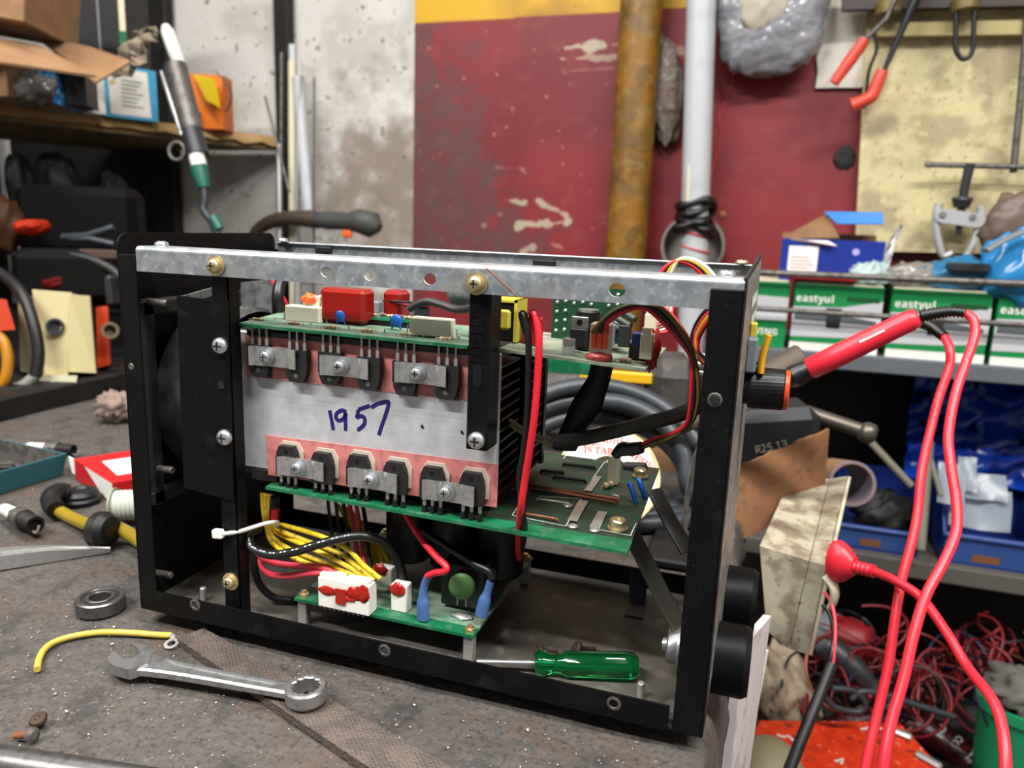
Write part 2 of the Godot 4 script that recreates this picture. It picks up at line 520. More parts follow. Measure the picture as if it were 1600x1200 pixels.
	mat("resistor_brown", Color(0.42, 0.28, 0.24), 0.5)
	mat("glue_red", Color(0.6, 0.1, 0.05), 0.3)
	mat("orange_plastic", Color(0.9, 0.35, 0.13), 0.45)
	mat("copper", Color(0.56, 0.34, 0.24), 0.45, 0.6)
	mat("wire_red", Color(0.78, 0.12, 0.17), 0.42)
	mat("wire_pink", Color(0.82, 0.23, 0.29), 0.45)
	tmat("wire_yellow", paint(256, Color(0.84, 0.7, 0.1), [[53, 0.05, 4, Color(0.42, 0.33, 0.1), 0.58, 0.78, 0.8]]), 0.05, 0.5)
	mat("wire_yellow_clean", Color(0.8, 0.68, 0.1), 0.45)
	tmat("wire_yellow_dull", paint(256, Color(0.74, 0.65, 0.24), [[54, 0.03, 3, Color(0.66, 0.56, 0.32), 0.45, 0.75, 0.8]]), 0.06, 0.5)
	tmat("fan_dusty", paint(512, Color(0.1, 0.1, 0.1), [[16, 0.01, 5, Color(0.27, 0.26, 0.25), 0.4, 0.8, 0.8], ["dots", 17, 900, Color(0.4, 0.39, 0.37), 0.5, 1.3, 0.5]]), 0.12, 0.7)
	tmat("bearing_steel", paint(256, Color(0.44, 0.43, 0.42), [[38, 0.04, 3, Color(0.32, 0.31, 0.3), 0.45, 0.75, 0.6]]), 0.05, 0.38, 0.85)
	mat("wire_olive", Color(0.4, 0.32, 0.1), 0.5)
	mat("wire_black", Color(0.055, 0.055, 0.06), 0.4)
	mat("wire_white", Color(0.8, 0.76, 0.7), 0.5)
	mat("cable_grey", Color(0.16, 0.18, 0.2), 0.45)
	mat("cable_brown", Color(0.1, 0.09, 0.075), 0.55)
	mat("sleeve_blue", Color(0.26, 0.38, 0.58), 0.35)
	mat("varistor_green", Color(0.28, 0.42, 0.22), 0.5)
	mat("nylon", Color(0.86, 0.86, 0.82), 0.45)
	mat("marker_blue", Color(0.1, 0.06, 0.36), 0.5)
	mat("core_yellow", Color(0.72, 0.66, 0.2), 0.5)
	tmat("concrete", paint(512, Color(0.3, 0.28, 0.26), [[61, 0.01, 5, Color(0.18, 0.165, 0.15), 0.4, 0.7, 0.8]]), 1.0, 0.85)
	mat("ceiling_paint", Color(0.72, 0.71, 0.68), 0.9)
	mat("plaster_side", Color(0.66, 0.64, 0.6), 0.9)
	tmat("cardboard", paint(256, Color(0.53, 0.4, 0.275), [[62, 0.015, 4, Color(0.46, 0.34, 0.225), 0.4, 0.75, 0.7], [63, 0.1, 2, Color(0.64, 0.48, 0.32), 0.55, 0.8, 0.4]]), 0.2, 0.85)
	tmat("wood_edge", paint(512, Color(0.44, 0.35, 0.2), [[64, 0.01, 5, Color(0.25, 0.2, 0.13), 0.4, 0.7, 0.8], [65, 0.03, 4, Color(0.58, 0.48, 0.2), 0.6, 0.8, 0.6]]), 0.3, 0.75)
	tmat("dark_iron", paint(256, Color(0.06, 0.056, 0.052), [[66, 0.02, 4, Color(0.11, 0.09, 0.075), 0.5, 0.75, 0.7]]), 0.2, 0.6, 0.2)
	mat("shelf_grey", Color(0.36, 0.38, 0.4), 0.5, 0.2)
	mat("paper_white", Color(0.86, 0.85, 0.82), 0.8)
	mat("green_print", Color(0.0, 0.5, 0.25), 0.5)
	mat("ink_grey", Color(0.3, 0.32, 0.33), 0.6)
	mat("blue_plastic", Color(0.07, 0.16, 0.42), 0.4)
	var clear := mat("clear_film", Color(0.85, 0.87, 0.88, 0.35), 0.2)
	clear.transparency = BaseMaterial3D.TRANSPARENCY_ALPHA

# a flat printed face; corners top-left, top-right, bottom-right, bottom-left
func uv_face(q: Array, im: Image, called: String, parent: Node3D, rough := 0.7) -> MeshInstance3D:
	var st := mb()
	var uvs := [Vector2(0, 0), Vector2(1, 0), Vector2(1, 1), Vector2(0, 1)]
	var n: Vector3 = (q[2] - q[0]).cross(q[1] - q[0])
	if n.dot(CAM.origin - q[0]) < 0.0: n = -n
	for t in [[0, 1, 2], [0, 2, 3]]:
		var o: Array = t
		if (q[o[1]] - q[o[0]]).cross(q[o[2]] - q[o[0]]).dot(n) > 0.0: o = [t[0], t[2], t[1]]
		for k in o:
			st.set_uv(uvs[k]); st.add_vertex(q[k])
	var m := mat("print_" + called + str(M.size()), Color.WHITE, rough)
	m.albedo_texture = ImageTexture.create_from_image(im)
	m.texture_repeat = false
	return part(st, called, m, parent)

const WALL := -1.25
func room() -> void:
	# red and yellow painted section and the grey plaster, each with its own stains and scuffs
	var st := mb()
	bx2(st, Vector3(-1.85, -0.70, WALL - 0.15), Vector3(2.3, 1.95, WALL))
	var wall := struct(st, "wall_back", M.plaster_side)
	var gl := -1.75
	var gr: float = pz(648, 200, WALL).x
	var gt := 1.0
	var gb := 0.0
	var w := 512
	var h := 384
	var base := noise_bytes(71, 0.012, 5, 512)
	var fine := noise_bytes(72, 0.06, 4, 512)
	var spot := noise_bytes(73, 0.024, 5, 512)
	var im := Image.create(w, h, false, Image.FORMAT_RGB8)
	for y in h:
		for x in w:
			var i := y * 512 + x
			var X := gl + (gr - gl) * x / w
			var Y := gt + (gb - gt) * y / h
			var c := Color(0.77, 0.755, 0.73).lerp(Color(0.7, 0.685, 0.655), smoothstep(0.4, 0.7, base[i] / 255.0))
			c = c.lerp(Color(0.81, 0.8, 0.78), smoothstep(0.5, 0.85, fine[i] / 255.0) * 0.4)
			# soot stain low beside the red paint, with ragged outline
			var d := Vector2((X + 0.46) / 0.16, (Y - 0.35) / 0.22).length()
			var a := smoothstep(1.4, 0.2, d + (spot[i] / 255.0 - 0.5) * 1.3 + (fine[i] / 255.0 - 0.5) * 0.8)
			c = c.lerp(Color(0.42, 0.355, 0.3), a * 0.7)
			var sp := smoothstep(0.68, 0.76, spot[(i * 7 + 311) % (512 * 512)] / 255.0) * smoothstep(0.55, 0.7, fine[i] / 255.0)
			c = c.lerp(Color(0.36, 0.32, 0.27), sp * 0.7)
			im.set_pixel(x, y, c)
	uv_face([Vector3(gl, gt, WALL + 0.001), Vector3(gr, gt, WALL + 0.001), Vector3(gr, gb, WALL + 0.001), Vector3(gl, gb, WALL + 0.001)], im, "plaster", wall, 0.9)
	var rl := gr
	var rr := 2.2
	var rt := 1.0
	var rb := -0.05
	var yl: float = pz(649, 36, WALL + 0.004).y
	var yr: float = pz(1079, 11, WALL + 0.004).y
	var xr: float = pz(1079, 11, WALL + 0.004).x
	w = 1024
	h = 540
	base = noise_bytes(74, 0.007, 5, 1024)
	fine = noise_bytes(75, 0.05, 4, 1024)
	var scuffs := []
	for s in [[870, 75, 972, 68, 12, 0.95], [880, 92, 968, 88, 7, 0.75], [890, 110, 966, 106, 5, 0.4], [812, 352, 885, 346, 12, 0.95], [840, 315, 884, 334, 9, 0.9], [795, 312, 820, 318, 7, 0.9], [758, 350, 780, 336, 9, 0.5], [815, 395, 830, 385, 10, 0.8], [862, 380, 876, 384, 8, 0.6], [775, 262, 820, 262, 4, 0.3], [1032, 80, 1070, 78, 14, 0.7]]:
		scuffs.append([pz(s[0], s[1], WALL), pz(s[2], s[3], WALL), s[4] * 0.00125 * 0.5, s[5]])
	im = Image.create(w, h, false, Image.FORMAT_RGB8)
	var chips := RandomNumberGenerator.new()
	chips.seed = 77
	for y in h:
		for x in w:
			var i := y * 1024 + x
			var X := rl + (rr - rl) * x / w
			var Y := rt + (rb - rt) * y / h
			var f := fine[i] / 255.0
			var c := Color(0.49, 0.105, 0.125).lerp(Color(0.42, 0.09, 0.105), smoothstep(0.45, 0.7, base[i] / 255.0))
			if Y > lerpf(yl, yr, (X - rl) / (xr - rl)): c = Color(0.78, 0.6, 0.02).lerp(Color(0.6, 0.44, 0.05), smoothstep(0.5, 0.75, base[i] / 255.0))
			else:
				# oily soot rubbed into the paint beside the plaster: speckled, with a ragged outline of its own
				var d := Vector2((X + 0.36) / 0.22, (Y - 0.37) / 0.24).length()
				var soot := smoothstep(1.2, 0.75, d + (base[i] / 255.0 - 0.5) * 2.0 + (f - 0.5) * 0.9)
				c = c.lerp(Color(0.32, 0.225, 0.215), soot * (0.6 + 0.35 * smoothstep(0.3, 0.7, f)))
				c = c.lerp(Color(0.5, 0.24, 0.22), smoothstep(0.62, 0.8, f) * 0.35)
			for s in scuffs:
				var q := Vector2(X, Y)
				var p := Geometry2D.get_closest_point_to_segment(q, Vector2(s[0].x, s[0].y), Vector2(s[1].x, s[1].y))
				if q.distance_squared_to(p) < s[2] * s[2] * 4.0:
					var a := smoothstep(1.4, 0.9, q.distance_to(p) / s[2] + (f - 0.5) * 4.5 + 0.35)
					c = c.lerp(Color(0.66, 0.62, 0.52), a * s[3])
			im.set_pixel(x, y, c)
	for k in 60:
		var cx := int(w * (pz(chips.randf_range(655, 960), 200, WALL).x - rl) / (rr - rl))
		var cy := int(h * chips.randf_range(0.25, 0.8))
		var r := chips.randf_range(0.6, 2.2)
		for dy in range(-3, 4):
			for dx in range(-3, 4):
				if Vector2(dx * 1.5, dy).length() < r: im.set_pixel(clampi(cx + dx, 0, w - 1), clampi(cy + dy, 0, h - 1), Color(0.58, 0.36, 0.32))
	st = mb()
	bx2(st, Vector3(rl, rb, WALL), Vector3(rr, rt, WALL + 0.0035))
	var red := part(st, "painted_sheet", M.plaster_side, wall, "red sheet with a yellow band")
	uv_face([Vector3(rl, rt, WALL + 0.004), Vector3(rr, rt, WALL + 0.004), Vector3(rr, rb, WALL + 0.004), Vector3(rl, rb, WALL + 0.004)], im, "paint", red, 0.55)
	st = mb()
	bx2(st, Vector3(-1.85, -0.80, WALL), Vector3(2.3, -0.70, 6.0))
	struct(st, "floor", M.concrete)
	st = mb()
	bx2(st, Vector3(-1.85, 1.95, WALL - 0.15), Vector3(2.3, 2.05, 2.4))
	struct(st, "ceiling", M.ceiling_paint)
	st = mb()
	bx2(st, Vector3(-2.0, -0.95, WALL - 0.15), Vector3(-1.85, 2.05, 2.4))
	struct(st, "wall_left", M.plaster_side)
	st = mb()
	bx2(st, Vector3(2.3, -0.95, WALL - 0.15), Vector3(2.45, 2.05, 2.4))
	struct(st, "wall_right", M.plaster_side)

func bench() -> void:
	var b := thing("workbench", "workbench topped with worn black rubber matting, holding the opened welding machine", "workbench", Vector3(0, -0.70, 0))
	var st := mb()
	# matting: rolled-over edge at the end by the machine's control panel
	var rows := []
	var ns := FastNoiseLite.new()
	ns.seed = 4; ns.frequency = 9.0
	for i in 60:
		var z := -0.62 + 1.1 * i / 59.0
		var row := []
		for j in 50:
			var x := -0.568 + 0.953 * j / 46.0
			var y := 0.0011 * ns.get_noise_2d(x * 2.0, z * 2.0) - 0.0011
			if j > 46:
				x = 0.385 + 0.004 * (j - 46) + 0.006 * ns.get_noise_2d(z * 3.0, 7.0)
				y -= 0.004 * (j - 46) * (j - 46)
			row.append(Vector3(x, y, z))
		rows.append(row)
	sheet(st, rows, 0.004, Vector3.UP)
	part(st, "rubber_mat", M.mat_rubber, b)
	st = mb()
	bx2(st, Vector3(-0.568, -0.045, -0.62), Vector3(0.375, -0.0065, 0.48), 0.003)
	part(st, "bench_top", M.dark_iron, b)
	for p in [[-0.53, -0.58], [0.34, -0.58], [-0.53, 0.44], [0.34, 0.44]]:
		st = mb()
		bx2(st, Vector3(p[0] - 0.025, -0.70, p[1] - 0.025), Vector3(p[0] + 0.025, -0.045, p[1] + 0.025), 0.003)
		part(st, "leg", M.dark_iron, b)
	# end rail along the side, painted dark red
	st = mb()
	bx2(st, Vector3(0.376, -0.14, -0.62), Vector3(0.392, -0.032, 0.48), 0.003)
	part(st, "end_rail", mat("maroon_paint", Color(0.2, 0.07, 0.07), 0.6), b)

var W: Node3D   # the welding machine
func screw(at: Vector3, dir: Vector3, r: float, m: Material, parent: Node3D, called := "screw", washer := false) -> void:
	var st := mb()
	var xf := aim(at, dir)
	var k := 0.0
	if washer:
		lathe(st, [[0.0, 0.0], [r * 1.45, 0.0], [r * 1.45, r * 0.22], [0.0, r * 0.22]], xf, 18)
		lathe(st, [[0.0, r * 0.22], [r * 1.15, r * 0.22], [r * 1.15, r * 0.5], [0.0, r * 0.5]], xf, 16)
		k = r * 0.5
	lathe(st, [[0.0, k], [r, k], [r * 1.0, k + r * 0.25], [r * 0.86, k + r * 0.55], [r * 0.5, k + r * 0.72], [r * 0.12, k + r * 0.76], [0.0, k + r * 0.62]], xf, 18, true)
	var o := part(st, called, m, parent)
	# crosshead recess: two dark crossed slots let into the head
	st = mb()
	for t in 2:
		var b := xf.basis.rotated(xf.basis.y, PI / 2 * t + 0.4)
		box(st, xf * Vector3(0, k + r * 0.66, 0), Vector3(r * 1.05, r * 0.22, r * 0.2), 0.0, b)
	part(st, "cross_recess", M.dark_iron, o)

func machine_chassis() -> void:
	W = thing("welding_machine", "opened black inverter welding machine with exposed circuit boards and heat sink marked 1957", "welding machine", Vector3(0.19, 0, -0.08))
	var bk: Material = M.black_steel
	# rear end panel (holds the fan): plate with rounded top corners + front flange
	var st := mb()
	var o := PackedVector2Array()
	var D := 0.165
	var prof := [[0.0, 0.012], [D, 0.012], [D, 0.262]]
	for k in 6: prof.append([D - 0.008 + 0.008 * cos(PI / 2 * k / 5.0), 0.262 + 0.008 * sin(PI / 2 * k / 5.0)])
	for k in 6: prof.append([0.008 - 0.008 * sin(PI / 2 * k / 5.0), 0.262 + 0.008 * cos(PI / 2 * k / 5.0)])
	for p in prof: o.append(Vector2(p[0], p[1]))
	prism(st, o, 0.0015, Transform3D(Basis(Vector3(0, 0, -1), Vector3(0, 1, 0), Vector3(1, 0, 0)), Vector3(-0.0015, 0, 0)))
	bx2(st, Vector3(-0.0015, 0.012, -0.0015), Vector3(0.0128, 0.257, 0.0), 0.0005)
	bx2(st, Vector3(-0.0015, 0.012, -D), Vector3(0.0128, 0.257, -D + 0.0015), 0.0005)
	part(st, "rear_panel", bk, W)
	# base pan: floor, front and back flange
	st = mb()
	bx2(st, Vector3(0.0, 0.012, -D), Vector3(0.382, 0.0135, -0.001))
	part(st, "base_pan", M.pan_floor, W)
	st = mb()
	var fl := PackedVector2Array([Vector2(0.0, 0.012), Vector2(0.366, 0.012), Vector2(0.366, 0.0272), Vector2(0.0125, 0.0272)])
	prism(st, fl, 0.0015, Transform3D(Basis.IDENTITY, Vector3(0, 0, 0.0002)))
	part(st, "front_flange", bk, W)
	st = mb()
	bx2(st, Vector3(0.0, 0.012, -D - 0.0015), Vector3(0.382, 0.0285, -D))
	part(st, "back_flange", bk, W)
	for p in [[305, 945], [601, 1016], [959, 1099]]:
		var c := pz(p[0], p[1], 0.0017)
		st = mb()
		lathe(st, [[0.0, 0.0], [0.0042, 0.0], [0.0042, 0.0003], [0.0027, 0.0006], [0.0022, -0.0008], [0.0, -0.0008]], aim(c, Vector3(0, 0, 1)), 18)
		part(st, "weld_nut", M.dull_steel, W)
	# rubber feet
	for p in [[0.045, -0.02], [0.34, -0.02], [0.045, -0.145], [0.34, -0.145]]:
		st = mb()
		cyl(st, Vector3(p[0], 0.0, p[1]), Vector3(p[0], 0.012, p[1]), 0.009, 18, 0.0015)
		part(st, "rubber_foot", M.black_rubber, W)
	# near top rail: folded galvanised channel with oval holes
	var rail := CSGCombiner3D.new()
	rail.name = "top_rail"
	W.add_child(rail, true)
	rail.transform = W.global_transform.affine_inverse()
	var pr := CSGPolygon3D.new()
	var pf := PackedVector2Array()
	var t := 0.0014
	pf.append(Vector2(0, 0.2467))
	for k in 6: pf.append(Vector2(-0.003 + 0.003 * cos(PI / 2 * k / 5.0), 0.2595 + 0.003 * sin(PI / 2 * k / 5.0)))
	pf.append(Vector2(-0.02, 0.2625)); pf.append(Vector2(-0.02, 0.2625 - t)); pf.append(Vector2(-0.003, 0.2625 - t)); pf.append(Vector2(-t, 0.2595)); pf.append(Vector2(-t, 0.2467))
	pr.polygon = pf
	pr.mode = CSGPolygon3D.MODE_DEPTH
	pr.depth = 0.3705
	pr.material = M.zinc
	rail.add_child(pr)
	pr.transform = Transform3D(Basis(Vector3(0, 0, 1), Vector3(0, 1, 0), Vector3(-1, 0, 0)), Vector3(0.0135, 0, -0.0003))
	for p in [[509, 425, 0.0036], [577, 430, 0.0037], [671, 436, 0.0037], [964, 453, 0.0043]]:
		var c := pz(p[0], p[1], 0.0)
		var hole := CSGCylinder3D.new()
		hole.radius = p[2] * 0.85
		hole.height = 0.01
		hole.sides = 20
		hole.operation = CSGShape3D.OPERATION_SUBTRACTION
		rail.add_child(hole)
		hole.transform = Transform3D(Basis(Vector3(1.2, 0, 0), Vector3(0, 0, 1), Vector3(0, -1, 0)), c)
	# far top rail
	st = mb()
	bx2(st, Vector3(0.004, 0.2467, -D + 0.0002), Vector3(0.3835, 0.262, -D + 0.0016))
	bx2(st, Vector3(0.004, 0.2615, -D + 0.0002), Vector3(0.3835, 0.2632, -D + 0.004), 0.0006)
	part(st, "top_rail", M.zinc, W)
	for u in [[505, 391, 30], [850, 412, 36]]:
		var c := pz(u[0], u[1], -D + 0.003)
		st = mb()
		box(st, c, Vector3(u[2] * 0.00048, 0.006, 0.003), 0.001)
		part(st, "rubber_pad", M.black_rubber, W)
	# screws on top and on the rail face
	screw(pz(338, 415, 0.0), Vector3(0, 0, 1), 0.0043, M.brass_screw, W, "screw", true)
	screw(pz(745, 443, 0.0), Vector3(0, 0, 1), 0.0043, M.brass_screw, W, "screw", true)
	for p in [Vector3(0.0235, 0.2625, -0.012), Vector3(0.3745, 0.2625, -0.014)]: screw(p, Vector3.UP, 0.0045, M.zinc_screw, W)
	screw(Vector3(0.012, 0.2632, -D + 0.006), Vector3.UP, 0.0045, M.zinc_screw, W)
	screw(Vector3(0.376, 0.2632, -D + 0.008), Vector3.UP, 0.0045, M.brass_screw, W)
	# fan-side bracket: angle from rail to pan, with embossed code
	st = mb()
	bx2(st, Vector3(0.0668, 0.014, -0.0058), Vector3(0.0792, 0.2615, -0.0045), 0.0004)
	bx2(st, Vector3(0.0779, 0.014, -0.0155), Vector3(0.0792, 0.2615, -0.0045), 0.0004)
	var brk := part(st, "bracket", bk, W)
	letters("W-GT-01A", 0.0055, 0.0004, face_xf(Vector3(0.0708, 0.078, -0.0044), Vector3(0, -1, 0), Vector3(1, 0, 0)), "embossed_code", bk, brk)
	screw(pz(361, 908, -0.0045), Vector3(0, 0, 1), 0.0042, M.brass_screw, W, "screw", true)
	# baffle plate in front of the fan
	st = mb()
	plate(st, [pz(276, 462, -0.001), pz(355, 471, -0.003), pz(365, 783, -0.003), pz(287, 762, -0.001)], 0.0012)
	var bp := part(st, "baffle_plate", bk, W)
	st = mb()
	cyl(st, pz(347, 601, -0.0028), pz(347, 601, -0.0022), 0.0028, 14)
	part(st, "blind_hole", M.black_plastic, bp)
	screw(pz(345, 540, -0.0026), Vector3(0, 0, 1), 0.0053, M.zinc_screw, W)
	screw(pz(352, 683, -0.0026), Vector3(0, 0, 1), 0.0053, M.zinc_screw, W)
	# middle bracket with embossed code, slot and screw
	st = mb()
	bx2(st, Vector3(0.2392, 0.1572, -0.0058), Vector3(0.2522, 0.2615, -0.0042), 0.0008)
	bx2(st, Vector3(0.2508, 0.1572, -0.0215), Vector3(0.2522, 0.2615, -0.0042), 0.0005)
	bx2(st, Vector3(0.2392, 0.1572, -0.0215), Vector3(0.2522, 0.1588, -0.0042), 0.0004)
	brk = part(st, "bracket", bk, W)
	letters("W-GT-01A", 0.0085, 0.0005, face_xf(Vector3(0.2446, 0.2245, -0.0041), Vector3(0, -1, 0), Vector3(1, 0, 0)), "embossed_code", bk, brk)
	st = mb()
	prism(st, rounded(0.0052, 0.0125, 0.0025), 0.0006, Transform3D(Basis.IDENTITY, pz(746, 587, -0.0044)))
	part(st, "slot", M.black_plastic, brk)
	screw(pz(745, 688, -0.004), Vector3(0, 0, 1), 0.0051, M.zinc_screw, W)
	# fan: frame, ring, hub, blades
	var fan := Node3D.new()
	fan.name = "fan"
	W.add_child(fan, true)
	var fc := Vector3(0.004, 0.155, -0.082)
	st = mb()
	var fx := Transform3D(Basis(Vector3(0, 0, -1), Vector3(0, 1, 0), Vector3(1, 0, 0)), Vector3(0.0005, 0.155, -0.082))
	for s in 4: box(st, fx * Vector3([0.066, -0.066, 0, 0][s], [0, 0, 0.066, -0.066][s], 0.003), [Vector3(0.006, 0.145, 0.012), Vector3(0.006, 0.145, 0.012), Vector3(0.006, 0.012, 0.145), Vector3(0.006, 0.012, 0.145)][s], 0.002)
	part(st, "fan_frame", M.black_dusty, fan)
	st = mb()
	lathe(st, [[0.058, 0.0], [0.063, 0.0], [0.063, 0.034], [0.06, 0.038], [0.058, 0.034], [0.058, 0.0]], Transform3D(Basis(Vector3(0, 0, -1), Vector3(1, 0, 0), Vector3(0, 1, 0)).orthonormalized(), fc), 40)
	part(st, "fan_shroud", M.fan_dusty, fan)
	st = mb()
	lathe(st, [[0.0, 0.0], [0.02, 0.0], [0.02, 0.028], [0.016, 0.032], [0.0, 0.033]], Transform3D(Basis(Vector3(0, 0, -1), Vector3(1, 0, 0), Vector3(0, 1, 0)), fc), 24)
	part(st, "fan_hub", M.black_dusty, fan)
	for k in 7:
		st = mb()
		var a := TAU * k / 7.0
		var q := []
		for e in [[0.019, -0.18, 0.006], [0.055, -0.28, 0.004], [0.055, 0.28, 0.026], [0.019, 0.25, 0.026]]:
			q.append(fc + Vector3(e[2], cos(a + e[1]) * e[0], sin(a + e[1]) * e[0]))
		plate(st, q, 0.0015)
		part(st, "fan_blade", M.black_dusty, fan)
	for p in [[232, 471, 262, 474], [247, 732, 270, 735], [242, 895, 268, 899]]:
		st = mb()
		var a := pz(p[0], p[1], -0.012)
		var b := pz(p[2], p[3], -0.012)
		var pts := []
		for k in 13: pts.append(a.lerp(b, k / 12.0))
		var rr := []
		for k in 13: rr.append(0.0021 if k % 2 == 0 else 0.0027)
		tube(st, pts, rr, 10)
		part(st, "fan_screw", M.dull_steel, W)
	# studs in the pan
	for p in [[318, 938, 0.010], [1000, 1090, 0.010]]:
		var a := py(p[0], p[1], 0.0135)
		a.z = minf(a.z, -0.006)
		st = mb()
		cyl(st, a, a + Vector3(0, p[2], 0), 0.0022, 12, 0.0004)
		part(st, "stud", M.tin, W)

const HS := -0.022   # front face of the heat sink
func machine_heatsinks() -> void:
	var st := mb()
	bx2(st, Vector3(0.058, 0.119, HS - 0.006), Vector3(0.2515, 0.2105, HS), 0.0006)
	var hs := part(st, "heat_sink", M.aluminium, W, "bare aluminium heat sink marked 1957 in blue")
	for k in 14:
		st = mb()
		var y := 0.1215 + k * 0.0066
		bx2(st, Vector3(0.058, y, HS - 0.045), Vector3(0.2505, y + 0.0016, HS - 0.006))
		part(st, "fin", M.fin_black, hs)
	# the far heat sink faces it
	st = mb()
	bx2(st, Vector3(0.058, 0.119, -0.118), Vector3(0.2545, 0.208, -0.112))
	var h2 := part(st, "heat_sink", M.fin_black, W)
	for k in 13:
		st = mb()
		var y := 0.1215 + k * 0.0068
		bx2(st, Vector3(0.058, y, -0.112), Vector3(0.2535, y + 0.0016, -0.07))
		part(st, "fin", M.fin_black, h2)
	# handwritten 1957
	var ink := mb()
	for s in [[[515, 641], [518, 655], [521, 672]],
			[[541, 644], [535, 641], [527, 645], [525, 652], [529, 657], [537, 654], [540, 645], [540, 655], [540, 673]],
			[[578, 634], [569, 637], [560, 640]], [[560, 640], [559, 647], [558, 652], [565, 650], [570, 654], [569, 663], [562, 670], [558, 671]],
			[[580, 637], [588, 632], [598, 629], [607, 628], [606, 637], [601, 653], [596, 667], [592, 680]]]:
		var pts := []
		for p in s: pts.append(pz(p[0], p[1], HS))
		ribbon(ink, smooth_path(pts, 4), 0.0026, Vector3(0, 0, 1), 0.00015)
	part(ink, "marker_writing", M.marker_blue, hs, "1957 handwritten in blue marker")
	for p in [[661, 666], [723, 675]]:
		st = mb()
		cyl(st, pz(p[0], p[1], HS - 0.001), pz(p[0], p[1], HS + 0.0001), 0.0014, 12)
		part(st, "drilled_hole", M.black_plastic, hs)
	# pink insulating films
	for f in [[[382, 521], [737, 558], [737, 627], [386, 588]], [[416, 680], [778, 726], [776, 793], [419, 742]]]:
		st = mb()
		var q := []
		for p in f: q.append(pz(p[0], p[1], HS + 0.0005))
		plate(st, q, 0.0004)
		part(st, "insulating_film", M.film_pink, hs)
	# power transistors: six above, six below
	var top := [[412, 561, 427, 554], [470, 569, 0, 0], [522, 573, 541, 569], [582, 581, 0, 0], [638, 588, 660, 580], [702, 594, 0, 0]]
	var bot := [[455, 718, 475, 726], [509, 729, 0, 0], [565, 733, 587, 744], [622, 744, 0, 0], [680, 752, 704, 763], [741, 761, 0, 0]]
	for row in 2:
		var list: Array = top if row == 0 else bot
		var up := 1.0 if row == 0 else -1.0
		for i in 6:
			var c := pz(list[i][0], list[i][1], HS)
			var tr := Node3D.new()
			tr.name = "transistor"
			W.add_child(tr, true)
			st = mb()
			var w := 0.0079
			# body narrows at the tab end
			var ol := PackedVector2Array([Vector2(-w, 0.0098 * up), Vector2(w, 0.0098 * up), Vector2(w, -0.003 * up), Vector2(w - 0.0006, -0.0032 * up), Vector2(w - 0.0006, -0.0055 * up), Vector2(0.0052, -0.0104 * up), Vector2(-0.0052, -0.0104 * up), Vector2(-w + 0.0006, -0.0055 * up), Vector2(-w + 0.0006, -0.0032 * up), Vector2(-w, -0.003 * up)])
			prism(st, ol, 0.0046, Transform3D(Basis.IDENTITY, c + Vector3(0, 0, 0.0012)))
			part(st, "body", M.epoxy_black, tr)
			st = mb()
			cyl(st, c + Vector3(0, -0.0066 * up, 0.0055), c + Vector3(0, -0.0066 * up, 0.0059), 0.0016, 14)
			part(st, "screw_hole", M.dull_steel if row == 0 else M.black_plastic, tr)
			st = mb()
			if row == 0: bx2(st, c + Vector3(-0.0068, -0.0118, 0.0004), c + Vector3(0.0068, 0.006, 0.0014))
			else: prism(st, PackedVector2Array([Vector2(-0.0095, -0.006), Vector2(-0.0092, 0.007), Vector2(-0.0058, 0.0125), Vector2(0.0062, 0.0125), Vector2(0.0095, 0.007), Vector2(0.0092, -0.006)]), 0.0012, Transform3D(Basis.IDENTITY, c + Vector3(0.0006, 0, 0.0004)))
			part(st, "thermal_pad", M.dull_steel if row == 0 else M.paste_white, tr)
			for k in [-1, 0, 1]:
				st = mb()
				var x: float = c.x + k * 0.0054
				var tip: float = 0.2152 if row == 0 else 0.109
				var y0: float = c.y + 0.0098 * up
				box(st, Vector3(x, y0 + 0.0022 * up, c.z + 0.0034), Vector3(0.0021, 0.0052, 0.0008))
				box(st, Vector3(x, (y0 + tip) * 0.5, c.z + 0.0034), Vector3(0.0012, absf(tip - y0), 0.0007))
				part(st, "lead", M.tin, tr)
				if row == 1:
					st = mb()
					cyl(st, Vector3(x, tip, c.z + 0.0034), Vector3(x, tip + 0.0042, c.z + 0.0034), 0.0019, 10)
					part(st, "insulating_sleeve", M.black_rubber, tr)
		for i in [0, 2, 4]:
			# pressed steel clamp across two bodies, held by one screw
			var a := pz(list[i][0], list[i][1], HS)
			var b := pz(list[i + 1][0], list[i + 1][1], HS)
			var s := pz(list[i][2], list[i][3], HS)
			var cl := Node3D.new()
			cl.name = "clamp"
			W.add_child(cl, true)
			st = mb()
			var x0: float = a.x - 0.0048
			var x1: float = b.x + 0.0012 if row == 0 else b.x + 0.003
			var xs := [x0, x0 + 0.003, a.x + 0.004, a.x + 0.0066, b.x - 0.0066, b.x - 0.004, x1]
			var zs := [0.0078, 0.006, 0.0062, 0.0048, 0.0048, 0.0062, 0.0072]
			var mid: float = s.y - 0.0004
			for k in 6:
				hexa(st, [Vector3(xs[k], mid - 0.0062, HS + zs[k]), Vector3(xs[k + 1], mid - 0.0062, HS + zs[k + 1]), Vector3(xs[k + 1], mid + 0.0062, HS + zs[k + 1]), Vector3(xs[k], mid + 0.0062, HS + zs[k]),
					Vector3(xs[k], mid - 0.0062, HS + zs[k] + 0.0011), Vector3(xs[k + 1], mid - 0.0062, HS + zs[k + 1] + 0.0011), Vector3(xs[k + 1], mid + 0.0062, HS + zs[k + 1] + 0.0011), Vector3(xs[k], mid + 0.0062, HS + zs[k] + 0.0011)])
			part(st, "clamp_bar", M.steel, cl)
			screw(Vector3(s.x, s.y, HS + 0.0063), Vector3(0, 0, 1), 0.0037, M.zinc_screw, cl, "screw", true)

